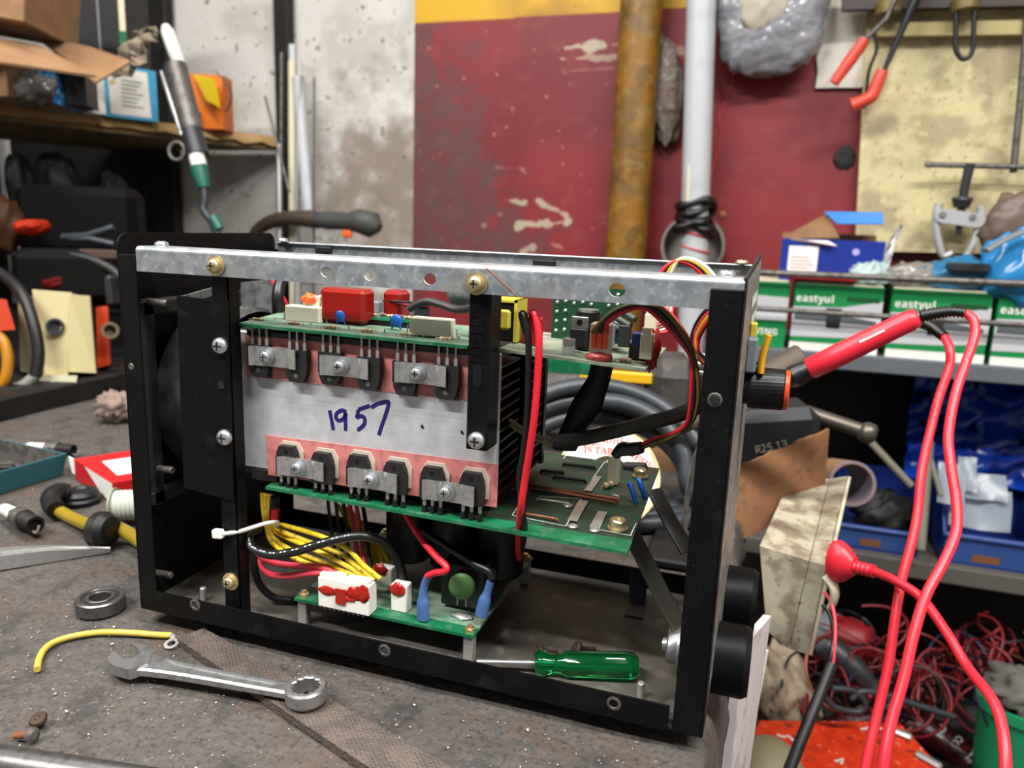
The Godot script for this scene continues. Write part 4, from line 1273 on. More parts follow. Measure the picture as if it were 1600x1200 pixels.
func machine_lower() -> void:
	var y := 0.0335
	var st := mb()
	var q := [Vector3(0.1135, y, -0.0165), Vector3(0.2425, y, -0.0165), Vector3(0.2425, y, -0.142), Vector3(0.1135, y, -0.142)]
	var lb := board("input_board", q, 0.0018, M.pcb_dusty)
	st = mb()
	bx2(st, Vector3(0.1134, y - 0.0019, -0.026), Vector3(0.2426, y + 0.0001, -0.0163))
	part(st, "board_edge", M.pcb_green, lb)
	for p in [[0.118, -0.021], [0.2385, -0.021], [0.118, -0.137], [0.2385, -0.137]]:
		st = mb()
		bx2(st, Vector3(p[0] - 0.0032, 0.0135, p[1] - 0.0032), Vector3(p[0] + 0.0032, y - 0.0018, p[1] + 0.0032), 0.0004)
		part(st, "standoff", M.tin, lb)
		st = mb()
		lathe(st, [[0.0, 0.0], [0.0036, 0.0], [0.0036, 0.0022], [0.002, 0.0024], [0.002, 0.0042], [0.0, 0.0044]], Transform3D(Basis.IDENTITY, Vector3(p[0], y, p[1])), 6)
		part(st, "nut", M.brass_screw, lb)
	# big white connectors with red sealing glue
	var c0 := py(497, 947, y)
	var c1 := py(594, 957, y)
	st = mb()
	var cw := c1.x - c0.x - 0.004
	box(st, Vector3(c0.x + cw * 0.5, y + 0.0105, c0.z - 0.0055), Vector3(cw, 0.021, 0.011), 0.0006)
	for s in [0.25, 0.75]: box(st, Vector3(c0.x + cw * s, y + 0.0215, c0.z - 0.0055), Vector3(cw * 0.46, 0.004, 0.009), 0.0006)
	var wc := part(st, "power_connector", M.white_plastic, lb)
	st = mb()
	bx2(st, Vector3(c0.x + cw * 0.36, y + 0.005, c0.z), Vector3(c0.x + cw * 0.56, y + 0.0165, c0.z + 0.0012), 0.0004)
	part(st, "latch", M.glue_red, wc)
	for s in [[0.2, 0.0125, 0.0068, 0.0032, 3], [0.72, 0.014, 0.0062, 0.0042, 4], [0.88, 0.0155, 0.005, 0.006, 6], [0.6, 0.0095, 0.006, 0.0016, 9]]:
		st = mb()
		lump(st, Vector3(c0.x + cw * s[0], y + s[1], c0.z + 0.0001), Vector3(s[2], s[3], 0.0007), 0.45, s[4], 12, 1.1)
		part(st, "glue_smear", M.glue_red, wc)
	st = mb()
	for k in 10: box(st, Vector3(c0.x + 0.003 + k * (cw - 0.006) / 9.0, y + 0.0007, c0.z + 0.0015), Vector3(0.0016, 0.0008, 0.002))
	part(st, "pin_row", M.dark_iron, wc)
	var s2 := py(612, 954, y)
	st = mb()
	box(st, Vector3(s2.x + 0.005, y + 0.0095, s2.z - 0.004), Vector3(0.0115, 0.019, 0.008), 0.0006)
	wc = part(st, "power_connector", M.white_plastic, lb)
	st = mb()
	lump(st, Vector3(s2.x + 0.004, y + 0.016, s2.z + 0.0002), Vector3(0.0055, 0.0045, 0.0012), 0.4, 12, 12, 1.1)
	part(st, "glue_smear", M.glue_red, wc)
	st = mb()
	box(st, pz(604, 897, -0.045), Vector3(0.012, 0.013, 0.008), 0.0006)
	wc = part(st, "power_connector", M.white_plastic, lb)
	st = mb()
	lump(st, pz(596, 890, -0.041), Vector3(0.0045, 0.004, 0.0015), 0.7, 13, 10)
	part(st, "glue_smear", M.glue_red, wc)
	# blue insulated spade terminals
	for t in [[[661, 968, -0.021], [661, 945, -0.021], [661, 928, -0.021], [664, 912, -0.021], [670, 899, -0.02]], [[752, 962, -0.03], [757, 940, -0.03], [762, 925, -0.031], [767, 908, -0.032]]]:
		st = mb()
		var pts := smooth_path(pzs(t), 4)
		var rr := []
		for i in pts.size(): rr.append(0.6 * [0.0044, 0.0045, 0.0045, 0.0043, 0.0044, 0.0042, 0.0036, 0.003, 0.0029, 0.0028, 0.0028, 0.0028, 0.0027, 0.0027, 0.0026, 0.0026, 0.0025][i])
		tube(st, pts, rr, 14, 1.6)
		part(st, "spade_terminal", M.sleeve_blue, lb)
	# black relay block with the green varistor before it
	st = mb()
	box(st, pz(740, 905, -0.055) + Vector3(-0.003, 0, 0), Vector3(0.03, 0.03, 0.026), 0.0008)
	part(st, "relay", M.black_plastic, lb)
	st = mb()
	var vc := pz(722, 916, -0.036)
	lathe(st, [[0.0, -0.002], [0.007, -0.0018], [0.0088, -0.0006], [0.009, 0.0], [0.0088, 0.0008], [0.007, 0.0022], [0.0, 0.0026]], aim(vc, Vector3(0.15, 0.05, 1)) * Transform3D(Basis.from_scale(Vector3(1, 1, 1)), Vector3.ZERO), 26, true)
	part(st, "varistor", M.varistor_green, lb)
	for s in [-0.003, 0.003]:
		st = mb()
		tube(st, [vc + Vector3(s, -0.007, 0), vc + Vector3(s, -0.0135, 0)], 0.0005, 6)
		part(st, "lead", M.tin, lb)
	st = mb()
	lump(st, Vector3(vc.x + 0.001, y + 0.0008, vc.z + 0.001), Vector3(0.007, 0.0016, 0.004), 0.5, 15, 8)
	part(st, "solder_joint", M.tin, lb)
	for p in [[760, 850], [800, 845]]:
		st = mb()
		box(st, pz(p[0], p[1], -0.12), Vector3(0.018 if p[0] == 760 else 0.01, 0.022, 0.01), 0.0008)
		part(st, "connector", M.cream_plastic, lb)
	st = mb()
	box(st, pz(752, 840, -0.112), Vector3(0.012, 0.004, 0.002), 0.0004, Basis(Vector3(0, 0, 1), 0.8))
	part(st, "glue_smear", M.glue_red, lb)
	st = mb()
	bx2(st, Vector3(0.225, y, -0.125), Vector3(0.24, y + 0.012, -0.06), 0.0006)
	part(st, "terminal_strip", M.black_dusty, lb)
	# red and black feeders from the capacitors to the terminals
	wire("wire", pzs([[632, 800, -0.045], [655, 838, -0.035], [680, 868, -0.024], [697, 885, -0.019], [694, 893, -0.018], [680, 895, -0.019], [668, 900, -0.02]]), 0.0022, M.wire_red, W, 10)
	wire("wire", pzs([[660, 830, -0.055], [700, 855, -0.045], [740, 880, -0.036], [765, 893, -0.033], [770, 905, -0.032]]), 0.0027, M.wire_black, W, 10)
	# yellow bundle, held by the cable tie
	for k in 5:
		var o := float(k)
		wire("wire", pzs([[410 + o * 5, 770 + o, -0.05], [412 + o * 5, 800, -0.045], [416 + o * 4, 822 - o, -0.035], [424 + o * 6, 846 - o * 6 + 3 * (k % 2), -0.028 - 0.003 * (k % 3)], [450 + o * 13, 866 - o * 7 + 4 * (k % 2), -0.022 - 0.004 * (k % 2)], [495 + o * 12, 886 - o * 7, -0.02 - 0.004 * (k % 2)], [540 + o * 7, 899 - o * 4, -0.021], [562 + o * 8, 908 - o, -0.022]]), 0.0017, M.wire_yellow, W, 8)
	for k in 4:
		var o := float(k)
		wire("wire", pzs([[528 + o * 6, 790 + o * 2, -0.08], [555 + o * 6, 830, -0.07], [572 + o * 8, 858, -0.058], [585 + o * 9, 890, -0.048]]), 0.0017, M.wire_yellow, W, 8)
	for k in 3:
		var o := float(k)
		wire("wire", pzs([[545 + o * 10, 780, -0.07], [552 + o * 10, 820, -0.06], [556 + o * 9, 850, -0.05], [562 + o * 9, 888, -0.043]]), 0.0015, [M.wire_pink, M.wire_pink, M.wire_black][k], W, 8)
	for k in 3: wire("wire", pzs([[512 + k * 12, 780, -0.07], [518 + k * 12, 830, -0.065], [525 + k * 10, 870, -0.06], [530 + k * 10, 900, -0.06]]), 0.0013, M.cable_brown, W, 8)
	# two pink-red wires and the black ones
	wire("wire", pzs([[404, 865, -0.03], [410, 872, -0.026], [430, 880, -0.022], [465, 884, -0.02], [500, 886, -0.019], [525, 896, -0.02], [560, 905, -0.024]]), 0.0021, M.wire_pink, W, 10)
	wire("wire", pzs([[406, 868, -0.032], [409, 885, -0.026], [422, 897, -0.021], [450, 900, -0.019], [490, 895, -0.018], [520, 898, -0.02], [550, 908, -0.024]]), 0.0021, M.wire_pink, W, 10)
	var bl := pzs([[405, 828, -0.03], [392, 832, -0.02], [389, 845, -0.014], [396, 858, -0.011], [425, 867, -0.01], [460, 862, -0.01], [500, 850, -0.012], [540, 840, -0.016], [570, 838, -0.02], [600, 848, -0.028], [620, 872, -0.034], [630, 905, -0.036]])
	var cable := wire("cable", bl, 0.0031, M.wire_black, W, 12)
	st = mb()
	var sp := smooth_path(bl, 6)
	for i in range(12, 44):
		if i % 3 == 2: continue
		var t: Vector3 = (sp[i + 1] - sp[i]).normalized()
		var nn: Vector3 = (CAM.origin - sp[i]).normalized() + Vector3(0, 0.5, 0)
		nn = (nn - t * nn.dot(t)).normalized()
		ribbon(st, [sp[i] + nn * 0.0032, sp[i].lerp(sp[i + 1], 0.6) + nn * 0.0032], 0.0008, nn, 0.00005)
	part(st, "cable_print", M.silk_white, cable, "small white printing along the cable")
	wire("cable", pzs([[398, 850, -0.03], [397, 880, -0.028], [404, 910, -0.03], [425, 932, -0.034], [455, 938, -0.04], [480, 935, -0.05]]), 0.0027, M.wire_black, W, 10)
	# dark tie points and tape in the gap
	st = mb()
	tube(st, pzs([[430, 776, -0.04], [428, 800, -0.04], [430, 822, -0.038]]), 0.0034, 10)
	part(st, "sleeve", M.cable_brown, W)
	st = mb()
	tube(st, pzs([[430, 796, -0.036], [429, 814, -0.035]]), 0.003, 10)
	part(st, "sleeve", M.wire_red, W)
	# cable tie
	var tie := Node3D.new()
	tie.name = "cable_tie"
	W.add_child(tie, true)
	st = mb()
	var tp := smooth_path(pzs([[433, 822, -0.03], [432, 816, -0.024], [415, 818, -0.018], [395, 824, -0.012], [372, 831, -0.006], [350, 834, -0.002]]), 5)
	tube(st, tp, 0.0019, 8, 0.75)
	part(st, "strap", M.nylon, tie)
	st = mb()
	box(st, pz(341, 834, -0.001), Vector3(0.0078, 0.0062, 0.005), 0.001, Basis(Vector3(0, 0, 1), 0.1))
	part(st, "tie_head", M.nylon, tie)
	# output end: bolt through the panel, braided strap, standing bracket
	st = mb()
	var bo := pz(1050, 1008, -0.05)
	bo.x = 0.3645
	lathe(st, [[0.0, 0.0], [0.0102, 0.0], [0.0112, 0.001], [0.0112, 0.0065], [0.0, 0.0065]], aim(bo - Vector3(0.007, 0, 0), Vector3(1, 0, 0)), 6)
	lathe(st, [[0.0, 0.0065], [0.0125, 0.0065], [0.0125, 0.0085], [0.0, 0.0085]], aim(bo - Vector3(0.007, 0, 0), Vector3(1, 0, 0)), 24)
	lathe(st, [[0.0, -0.003], [0.004, -0.003], [0.004, 0.0], [0.0, 0.0]], aim(bo - Vector3(0.007, 0, 0), Vector3(1, 0, 0)), 12)
	part(st, "output_bolt", M.chrome, W)
	st = mb()
	tube(st, pzs([[985, 832, -0.075], [1005, 870, -0.07], [1035, 930, -0.062], [1068, 990, -0.055]]), 0.0085, 8, 0.16)
	part(st, "copper_strap", mat("strap_dusty", Color(0.32, 0.305, 0.27), 0.7), W)
	st = mb()
	tube(st, pzs([[1022, 765, -0.11], [1045, 810, -0.1], [1075, 862, -0.09]]), 0.007, 8, 0.2)
	part(st, "copper_strap", M.cable_brown, W)
	st = mb()
	plate(st, [pz(983, 885, -0.13), pz(1012, 892, -0.13), pz(1008, 948, -0.12), pz(983, 944, -0.12)], 0.0015)
	part(st, "standing_bracket", M.black_steel, W)
	st = mb()
	var foot := [py(983, 944, 0.0145), py(1008, 948, 0.0145), py(1004, 966, 0.0145), py(976, 961, 0.0145)]
	hexa(st, [foot[0], foot[1], foot[2], foot[3], foot[0] - Vector3(0, 0.001, 0), foot[1] - Vector3(0, 0.001, 0), foot[2] - Vector3(0, 0.001, 0), foot[3] - Vector3(0, 0.001, 0)])
	part(st, "bracket_foot", M.black_steel, W)

func machine_panel() -> void:
	var bk: Material = M.black_steel
	var D := 0.165
	# control panel: inner flange towards the viewer, plate splayed a little outwards at the far side
	var st := mb()
	bx2(st, Vector3(0.3682, 0.0115, -0.0012), Vector3(0.3848, 0.2572, 0.0008), 0.0006)
	bx2(st, Vector3(0.3832, 0.0115, -0.012), Vector3(0.3848, 0.2572, 0.0008), 0.0005)
	var pan := part(st, "control_panel", bk, W)
	st = mb()
	var xf := pz(1190, 401, -D).x
	var a := Vector3(0.3849, 0, -0.001)
	var b := Vector3(xf, 0, -D)
	hexa(st, [a + Vector3(0, 0.0115, 0), b + Vector3(0, 0.0115, 0), b + Vector3(0, 0.271, 0), a + Vector3(0, 0.263, 0), a + Vector3(-0.0015, 0.0115, 0), b + Vector3(-0.0015, 0.0115, 0), b + Vector3(-0.0015, 0.271, 0), a + Vector3(-0.0015, 0.263, 0)])
	part(st, "face_plate", M.black_dusty, pan)
	var lab := mb()
	var nn := (b - a).cross(Vector3.UP).normalized()
	if nn.x < 0: nn = -nn
	var at := func(f: float, y: float, out: float) -> Vector3: return a.lerp(b, f) + Vector3(0, y, 0) + nn * out
	qn(lab, at.call(0.03, 0.03, 0.0003), at.call(0.97, 0.03, 0.0003), at.call(0.97, 0.268, 0.0003), at.call(0.03, 0.2615, 0.0003), nn)
	tmat("label_metal", paint(256, Color(0.45, 0.45, 0.43), [[81, 0.03, 3, Color(0.6, 0.6, 0.57), 0.4, 0.7, 0.8], [82, 0.08, 3, Color(0.25, 0.25, 0.24), 0.55, 0.75, 0.7]]), 0.1, 0.4, 0.1)
	var face := part(lab, "printed_label", M.label_metal, pan, "worn silver-grey printed label")
	st = mb()
	for s in [[0.42, 0.245, 0.85, 0.245, 0.007], [0.5, 0.233, 0.9, 0.233, 0.006], [0.4, 0.222, 0.72, 0.222, 0.003]]: ribbon(st, [at.call(s[0], s[1], 0.0005), at.call(s[2], s[3], 0.0005)], s[4], nn, 0.0001)
	part(st, "label_print", M.silk_white, face)
	# display lamp, yellow rocker, knob, sockets
	st = mb()
	box(st, at.call(0.5, pz(1178, 515, -0.083).y, 0.0025), Vector3(0.004, 0.0085, 0.009), 0.0008)
	part(st, "indicator", M.core_yellow, pan)
	st = mb()
	box(st, at.call(0.45, pz(1180, 552, -0.08).y, 0.003), Vector3(0.006, 0.02, 0.014), 0.001)
	part(st, "switch_body", M.grey_plastic, pan)
	st = mb()
	var sw: Vector3 = at.call(0.45, pz(1186, 551, -0.08).y, 0.0075)
	tube(st, smooth_path([sw + Vector3(0.004, 0.0115, 0), sw + Vector3(0.0025, 0.004, 0), sw + Vector3(0.0015, -0.004, 0), sw + Vector3(0.0015, -0.011, 0)], 4), 0.0042, 10, 0.5)
	part(st, "rocker", mat("rocker_yellow", Color(0.85, 0.62, 0.04), 0.4), pan)
	var kc: Vector3 = at.call(0.5, 0.0, 0.0)
	var kp := pz(1166, 604, kc.z)
	kp.x = kc.x
	st = mb()
	lathe(st, [[0.0, 0.0], [0.0105, 0.0], [0.0105, 0.003], [0.0, 0.003]], aim(kp, Vector3(1, 0, 0)), 24)
	lathe(st, [[0.0, 0.003], [0.0122, 0.003], [0.0126, 0.004], [0.0122, 0.0225], [0.0115, 0.0232], [0.0, 0.0232]], aim(kp, Vector3(1, 0, 0)), 72, false, 0.00045)
	var kn := part(st, "knob", M.black_plastic, pan)
	st = mb()
	lathe(st, [[0.0, 0.0231], [0.012, 0.0231], [0.012, 0.0252], [0.011, 0.0258], [0.0, 0.0258]], aim(kp, Vector3(1, 0, 0)), 32)
	part(st, "knob_cap", mat("cap_orange", Color(0.85, 0.27, 0.1), 0.4), kn)
	for p in [[0.33, 1026, 0.0215], [0.72, 932, 0.0215]]:
		var c: Vector3 = at.call(p[0], 0.0, 0.0)
		var s := pz(1120 if p[1] == 1026 else 1135, p[1], c.z)
		s.x = c.x
		st = mb()
		lathe(st, [[0.0, 0.0], [p[2], 0.0], [p[2], 0.017], [p[2] - 0.002, 0.0205], [0.009, 0.0205], [0.009, 0.006], [0.0, 0.006]], aim(s, Vector3(1, 0, 0)), 40)
		part(st, "output_socket", M.black_steel, pan)
	# screw hole worn through the paint
	st = mb()
	lathe(st, [[0.0, 0.0], [0.0037, 0.0], [0.0034, 0.0003], [0.0028, 0.0003], [0.0026, 0.0001], [0.0, 0.0001]], aim(pz(1117, 625, 0.0009), Vector3(0, 0, 1)), 20)
	var ho := part(st, "screw_hole", M.dull_steel, pan)
	st = mb()
	cyl(st, pz(1117, 624.5, 0.0009), pz(1117, 624.5, 0.00135), 0.0028, 16)
	part(st, "bore", M.black_plastic, ho)
	st = mb()
	lathe(st, [[0.0, 0.0], [0.0024, 0.0], [0.0018, 0.0004], [0.0, 0.0002]], aim(pz(205, 573, 0.0001), Vector3(0, 0, 1)), 14)
	part(st, "screw_hole", M.dull_steel, W)

func frame_on(a: Vector3, b: Vector3) -> Transform3D:   # x from a to b, y up, z across
	var x := (b - a).normalized()
	var z := x.cross(Vector3.UP).normalized()
	return Transform3D(Basis(x, z.cross(x), z), a)

func bench_tools() -> void:
	# friction strip lying in front of the machine
	var st := mb()
	var h := 0.005
	var q := [py(277, 998, h), py(318, 981, h), py(735, 1215, h), py(600, 1215, h)]
	var dn := Vector3(0, -h, 0)
	hexa(st, [q[0], q[1], q[2], q[3], q[0] + dn, q[1] + dn, q[2] + dn, q[3] + dn])
	var weave := paint(256, Color(0.25, 0.215, 0.195), [[91, 0.02, 4, Color(0.33, 0.28, 0.25), 0.4, 0.7, 0.8]])
	for y in 256:
		for x in 256:
			if (x / 4 + y / 4) % 2 == 0:
				var c := weave.get_pixel(x, y)
				weave.set_pixel(x, y, c.lerp(Color(0.5, 0.45, 0.42), 0.35 if (x * 7 + y * 13) % 5 > 1 else 0.1))
	tmat("friction_weave", weave, 0.1, 0.75, 0.0, M.fine_bump, 0.8)
	single(st, "friction_strip", M.friction_weave, "brown woven brake lining strip lying under the wrench's ring end", "brake lining")
	# combination wrench
	var a := py(208, 1042, 0.004)
	var b := py(479, 1091, 0.008)
	var wr := thing("combination_wrench", "chrome combination wrench lying on the mat, ring end over the brake lining strip", "wrench", (a + b) * 0.5 * Vector3(1, 0, 1))
	var xf := frame_on(a, b)
	var L := a.distance_to(b)
	st = mb()
	# shaft: flat bar with a raised rim on both edges
	var secs := []
	var ns := 14
	for i in ns + 1:
		var t := float(i) / ns
		var x := lerpf(0.004, L - 0.008, t)
		var w := lerpf(0.0065, 0.0052, t) + 0.0035 * pow(1.0 - t, 6.0)
		var y0 := 0.0
		var y1 := lerpf(0.0058, 0.0052, t)
		var dip := 0.0012 if i > 2 and i < ns - 1 else 0.0
		var s := []
		for e in [[-w, y0 + 0.001], [-w, y1 - 0.001], [-w + 0.0012, y1], [-w + 0.0024, y1], [-w + 0.003, y1 - dip], [w - 0.003, y1 - dip], [w - 0.0024, y1], [w - 0.0012, y1], [w, y1 - 0.001], [w, y0 + 0.001], [w - 0.0012, y0], [-w + 0.0012, y0]]: s.append(xf * Vector3(x, e[1], e[0]))
		secs.append(s)
	for i in ns:
		var c: Vector3 = xf * Vector3(lerpf(0.004, L - 0.008, (i + 0.5) / ns), 0.0025, 0)
		for k in 12: poly(st, [secs[i][k], secs[i][(k + 1) % 12], secs[i + 1][(k + 1) % 12], secs[i + 1][k]], c)
	part(st, "shaft", M.chrome, wr)
	st = mb()
	# open jaw, turned fifteen degrees, mouth away from the shaft
	var jo := PackedVector2Array()
	for e in [[0.014, -0.0055], [0.004, -0.0105], [-0.004, -0.0125], [-0.011, -0.0105], [-0.0155, -0.0065], [-0.0145, -0.0052], [-0.006, -0.0056], [-0.0015, -0.005], [0.0004, -0.002], [0.0004, 0.002], [-0.0015, 0.005], [-0.006, 0.0056], [-0.0138, 0.0062], [-0.0142, 0.0085], [-0.009, 0.0122], [-0.002, 0.0125], [0.005, 0.0105], [0.014, 0.0055]]: jo.append(Vector2(e[0], e[1]))
	var jx := xf * Transform3D(Basis(Vector3(1, 0, 0), Vector3(0, 0, 1), Vector3(0, 1, 0)), Vector3.ZERO)
	jx = jx * Transform3D(Basis(Vector3(0, 0, 1), 0.6), Vector3.ZERO)
	prism(st, jo, 0.0068, jx, false)
	part(st, "open_jaw", M.chrome, wr)
	st = mb()
	# ring with twelve points inside
	var n := 48
	for k in n:
		var o := []
		for kk in [k, k + 1]:
			var an: float = TAU * kk / n
			var ri := 0.0078 + (0.0007 if int(kk) % 4 == 0 else (-0.0004 if int(kk) % 4 == 2 else 0.0001))
			var d := Vector3(cos(an), 0, sin(an))
			var c := Vector3(L, 0, 0)
			o.append([xf * (c + d * ri + Vector3(0, -0.001, 0)), xf * (c + d * 0.0112 + Vector3(0, -0.001, 0)), xf * (c + d * 0.0122 + Vector3(0, 0.0005, 0)), xf * (c + d * 0.0122 + Vector3(0, 0.0072, 0)), xf * (c + d * 0.0112 + Vector3(0, 0.0085, 0)), xf * (c + d * (ri + 0.0008) + Vector3(0, 0.0085, 0)), xf * (c + d * ri + Vector3(0, 0.0078, 0))])
		for i in 7:
			var p0: Vector3 = o[0][i]
			var p1: Vector3 = o[0][(i + 1) % 7]
			var mid: Vector3 = (o[0][0] + o[0][3]) * 0.5
			qn(st, p0, o[1][i], o[1][(i + 1) % 7], p1, (p0 + p1) * 0.5 - mid)
	part(st, "ring", M.chrome, wr)
	# ball bearing
	var c := py(158, 938, 0.0)
	c = py(158, 952, 0.0)
	var be := thing("ball_bearing", "round steel ball bearing on the mat beside the machine's rear corner", "bearing", c)
	var R := 0.0165
	var Hh := 0.0105
	st = mb()
	lathe(st, [[R - 0.004, 0.0], [R - 0.001, 0.0], [R, 0.001], [R, Hh - 0.001], [R - 0.001, Hh], [R - 0.0035, Hh], [R - 0.004, Hh - 0.0008], [R - 0.004, 0.0]], Transform3D(Basis.IDENTITY, c), 44)
	part(st, "outer_race", M.bearing_steel, be)
	st = mb()
	lathe(st, [[0.0072, 0.0], [0.0098, 0.0], [0.0098, Hh - 0.0004], [0.0092, Hh], [0.0076, Hh], [0.0072, Hh - 0.0006], [0.0072, 0.0]], Transform3D(Basis.IDENTITY, c), 36)
	part(st, "inner_race", M.bearing_steel, be)
	st = mb()
	lathe(st, [[0.0097, 0.0006], [R - 0.0038, 0.0006], [R - 0.0038, Hh - 0.0012], [0.0097, Hh - 0.0012]], Transform3D(Basis.IDENTITY, c), 36)
	part(st, "seal", M.cable_brown, be)
	# yellow wire with ring terminal
	var yw := thing("yellow_wire", "short yellow wire with a crimped ring terminal, curved across the mat", "wire", py(160, 1000, 0.0))
	var pts := []
	for p in [[58, 1046], [61, 1030], [70, 1014], [88, 1002], [120, 993], [160, 988], [205, 989], [245, 992], [268, 993]]: pts.append(py(p[0], p[1], 0.0022))
	var wp := smooth_path(pts, 6)
	st = mb()
	tube(st, wp, 0.0021, 12)
	part(st, "insulation", M.wire_yellow_dull, yw)
	st = mb()
	var e0: Vector3 = wp[wp.size() - 1]
	var e1 := py(271, 1001, 0.0015)
	tube(st, smooth_path([e0, e0 + Vector3(0.002, 0.0006, 0.001), e1], 4), 0.0022, 8, 0.7)
	part(st, "crimp", M.tin, yw)
	st = mb()
	var rc := py(268, 1008, 0.001)
	lathe(st, [[0.0027, -0.0005], [0.0048, -0.0005], [0.0048, 0.0005], [0.0027, 0.0005], [0.0027, -0.0005]], Transform3D(Basis(Vector3(1, 0, 0), 0.25), rc + Vector3(0, 0.001, 0)), 22)
	part(st, "ring_terminal", M.tin, yw)
	# needle-nose pliers: jaws in view, hinge, teal grips run out of the picture
	var tip := py(172, 852, 0.006)
	var hin := py(-25, 876, 0.006)
	var pl := thing("needle_nose_pliers", "steel needle-nose pliers with teal grips lying on the mat", "pliers", (tip + hin) * 0.5 * Vector3(1, 0, 1))
	var px := frame_on(hin, tip)
	L = hin.distance_to(tip)
	for s in [-1.0, 1.0]:
		st = mb()
		var sec := []
		for e in [[0.0, 0.010, 0.0075], [0.25, 0.0085, 0.007], [0.5, 0.0062, 0.0058], [0.8, 0.0032, 0.0022], [1.0, 0.0013, -0.001]]: sec.append([px * Vector3(e[0] * L, -0.006, 0.0002 * s), px * Vector3(e[0] * L, e[2] - 0.0005, 0.0002 * s), px * Vector3(e[0] * L, e[2] - 0.0015, e[1] * s), px * Vector3(e[0] * L, -0.006, e[1] * s)])
		for i in 4: hexa(st, [sec[i][0], sec[i][1], sec[i][2], sec[i][3], sec[i + 1][0], sec[i + 1][1], sec[i + 1][2], sec[i + 1][3]])
		part(st, "jaw", M.steel, pl)
		st = mb()
		var g0: Vector3 = px * Vector3(0.0, 0.0, 0.006 * s)
		tube(st, smooth_path([g0 + px.basis.x * 0.004, px * Vector3(-0.02, 0, 0.011 * s), px * Vector3(-0.06, 0.001, 0.02 * s), px * Vector3(-0.1, 0.001, 0.019 * s)], 5), 0.0055, 12, 0.8)
		part(st, "grip", mat("grip_teal%d" % int(s), Color(0.07, 0.4, 0.34), 0.4), pl)
	st = mb()
	lathe(st, [[0.0, 0.0], [0.0055, 0.0], [0.005, 0.001], [0.0, 0.0014]], Transform3D(Basis.IDENTITY, px * Vector3(0.004, 0.0066, 0)), 20)
	part(st, "rivet", M.dull_steel, pl)
	# spark plugs
	spark_plug(py(44, 697, 0.009), py(119, 704, 0.0075), "used spark plug lying behind the teal tray", 1.0)
	spark_plug(py(6, 795, 0.011), py(58, 822, 0.012), "used spark plug with fouled tip lying beside the pliers", 1.15)
	# green screwdriver lying in the base pan
	var s0 := py(745, 1034, 0.019)
	var s1 := py(998, 1040, 0.0225)
	s1.z -= 0.0
	var sd := thing("screwdriver", "screwdriver with clear green fluted handle lying in the machine's base pan", "screwdriver", Vector3((s0.x + s1.x) * 0.5, 0.0135, (s0.z + s1.z) * 0.5))
	var hd := s0.lerp(s1, 0.36)
	var dir := (s1 - s0).normalized()
	st = mb()
	cyl(st, s0, hd + dir * 0.012, 0.0019, 14)
	part(st, "blade", M.chrome, sd)
	st = mb()
	var hl := hd.distance_to(s1)
	var gm := mat("handle_green", Color(0.1, 0.74, 0.4, 0.04), 0.06)
	gm.refraction_enabled = true
	gm.refraction_scale = 0.04
	gm.transparency = BaseMaterial3D.TRANSPARENCY_ALPHA
	var prof := [[0.0, 0.0], [0.0055, 0.0002], [0.0078, 0.0018], [0.0078, 0.006], [0.0062, 0.0095], [0.0058, 0.013], [0.0066, 0.0165], [0.0082, 0.0195], [0.0084, hl - 0.006], [0.0076, hl - 0.002], [0.005, hl - 0.0003], [0.0, hl]]
	var hx := aim(hd, dir)
	for i in prof.size() - 1:
		st.set_smooth_group(1)
		for k in 48:
			var qq := []
			for e in [[k, i], [k + 1, i], [k + 1, i + 1], [k, i + 1]]:
				var an: float = TAU * e[0] / 48.0
				var r: float = prof[e[1]][0]
				if prof[e[1]][1] > 0.018 and prof[e[1]][1] < hl - 0.001: r *= 1.0 - 0.07 * (0.5 + 0.5 * cos(an * 6.0))
				qq.append(hx * Vector3(cos(an) * r, prof[e[1]][1], sin(an) * r))
			if prof[i][0] > 0.0: tri(st, qq[0], qq[1], qq[2])
			if prof[i + 1][0] > 0.0: tri(st, qq[0], qq[2], qq[3])
	part(st, "handle", gm, sd)
	# rusty screws on the pan floor beside it
	for p in [[843, 1018, 0], [902, 1012, 1]]:
		var b0 := py(p[0], p[1], 0.0165)
		var sc := thing("loose_screw", ["small rusty screw standing by the screwdriver's ferrule", "bent rusty screw lying behind the screwdriver's green handle"][p[2]], "screw", Vector3(b0.x, 0.0135, b0.z))
		st = mb()
		lathe(st, [[0.0, 0.0], [0.0042, 0.0], [0.0038, 0.0014], [0.0018, 0.002], [0.0, 0.0016]], aim(b0, Vector3(-0.5, 0.6, 0.5)), 16)
		part(st, "head", mat("rust%d" % p[2], Color(0.23, 0.15, 0.11), 0.6, 0.4), sc)
		st = mb()
		tube(st, [b0, b0 + Vector3(0.006, -0.0015, -0.004), b0 + Vector3(0.011, -0.0016, -0.006)], 0.0014, 8)
		part(st, "shank", M["rust%d" % p[2]], sc)
	# screws and a rod at the bench's near corner
	for p in [[61, 1124, 0], [48, 1148, 1]]:
		var b0 := py(p[0], p[1], 0.004)
		var sc := thing("loose_screw", ["dark crosshead screw standing on its point on the mat", "short rusty brown screw lying beside a dark crosshead screw"][p[2]], "screw", Vector3(b0.x, 0, b0.z))
		st = mb()
		if p[2] == 0: lathe(st, [[0.0, 0.0], [0.0042, 0.0], [0.0048, 0.0018], [0.004, 0.003], [0.0016, 0.0032], [0.0, 0.0018]], aim(b0 - Vector3(0, 0.001, 0), Vector3(0.1, 1, 0.4)), 18)
		else: lathe(st, [[0.0, 0.0], [0.004, 0.0], [0.004, 0.002], [0.002, 0.003], [0.0, 0.003]], aim(b0, Vector3(0.9, 0.2, 0.1)), 14)
		part(st, "head", M.rust0 if p[2] == 0 else M.dull_steel, sc)
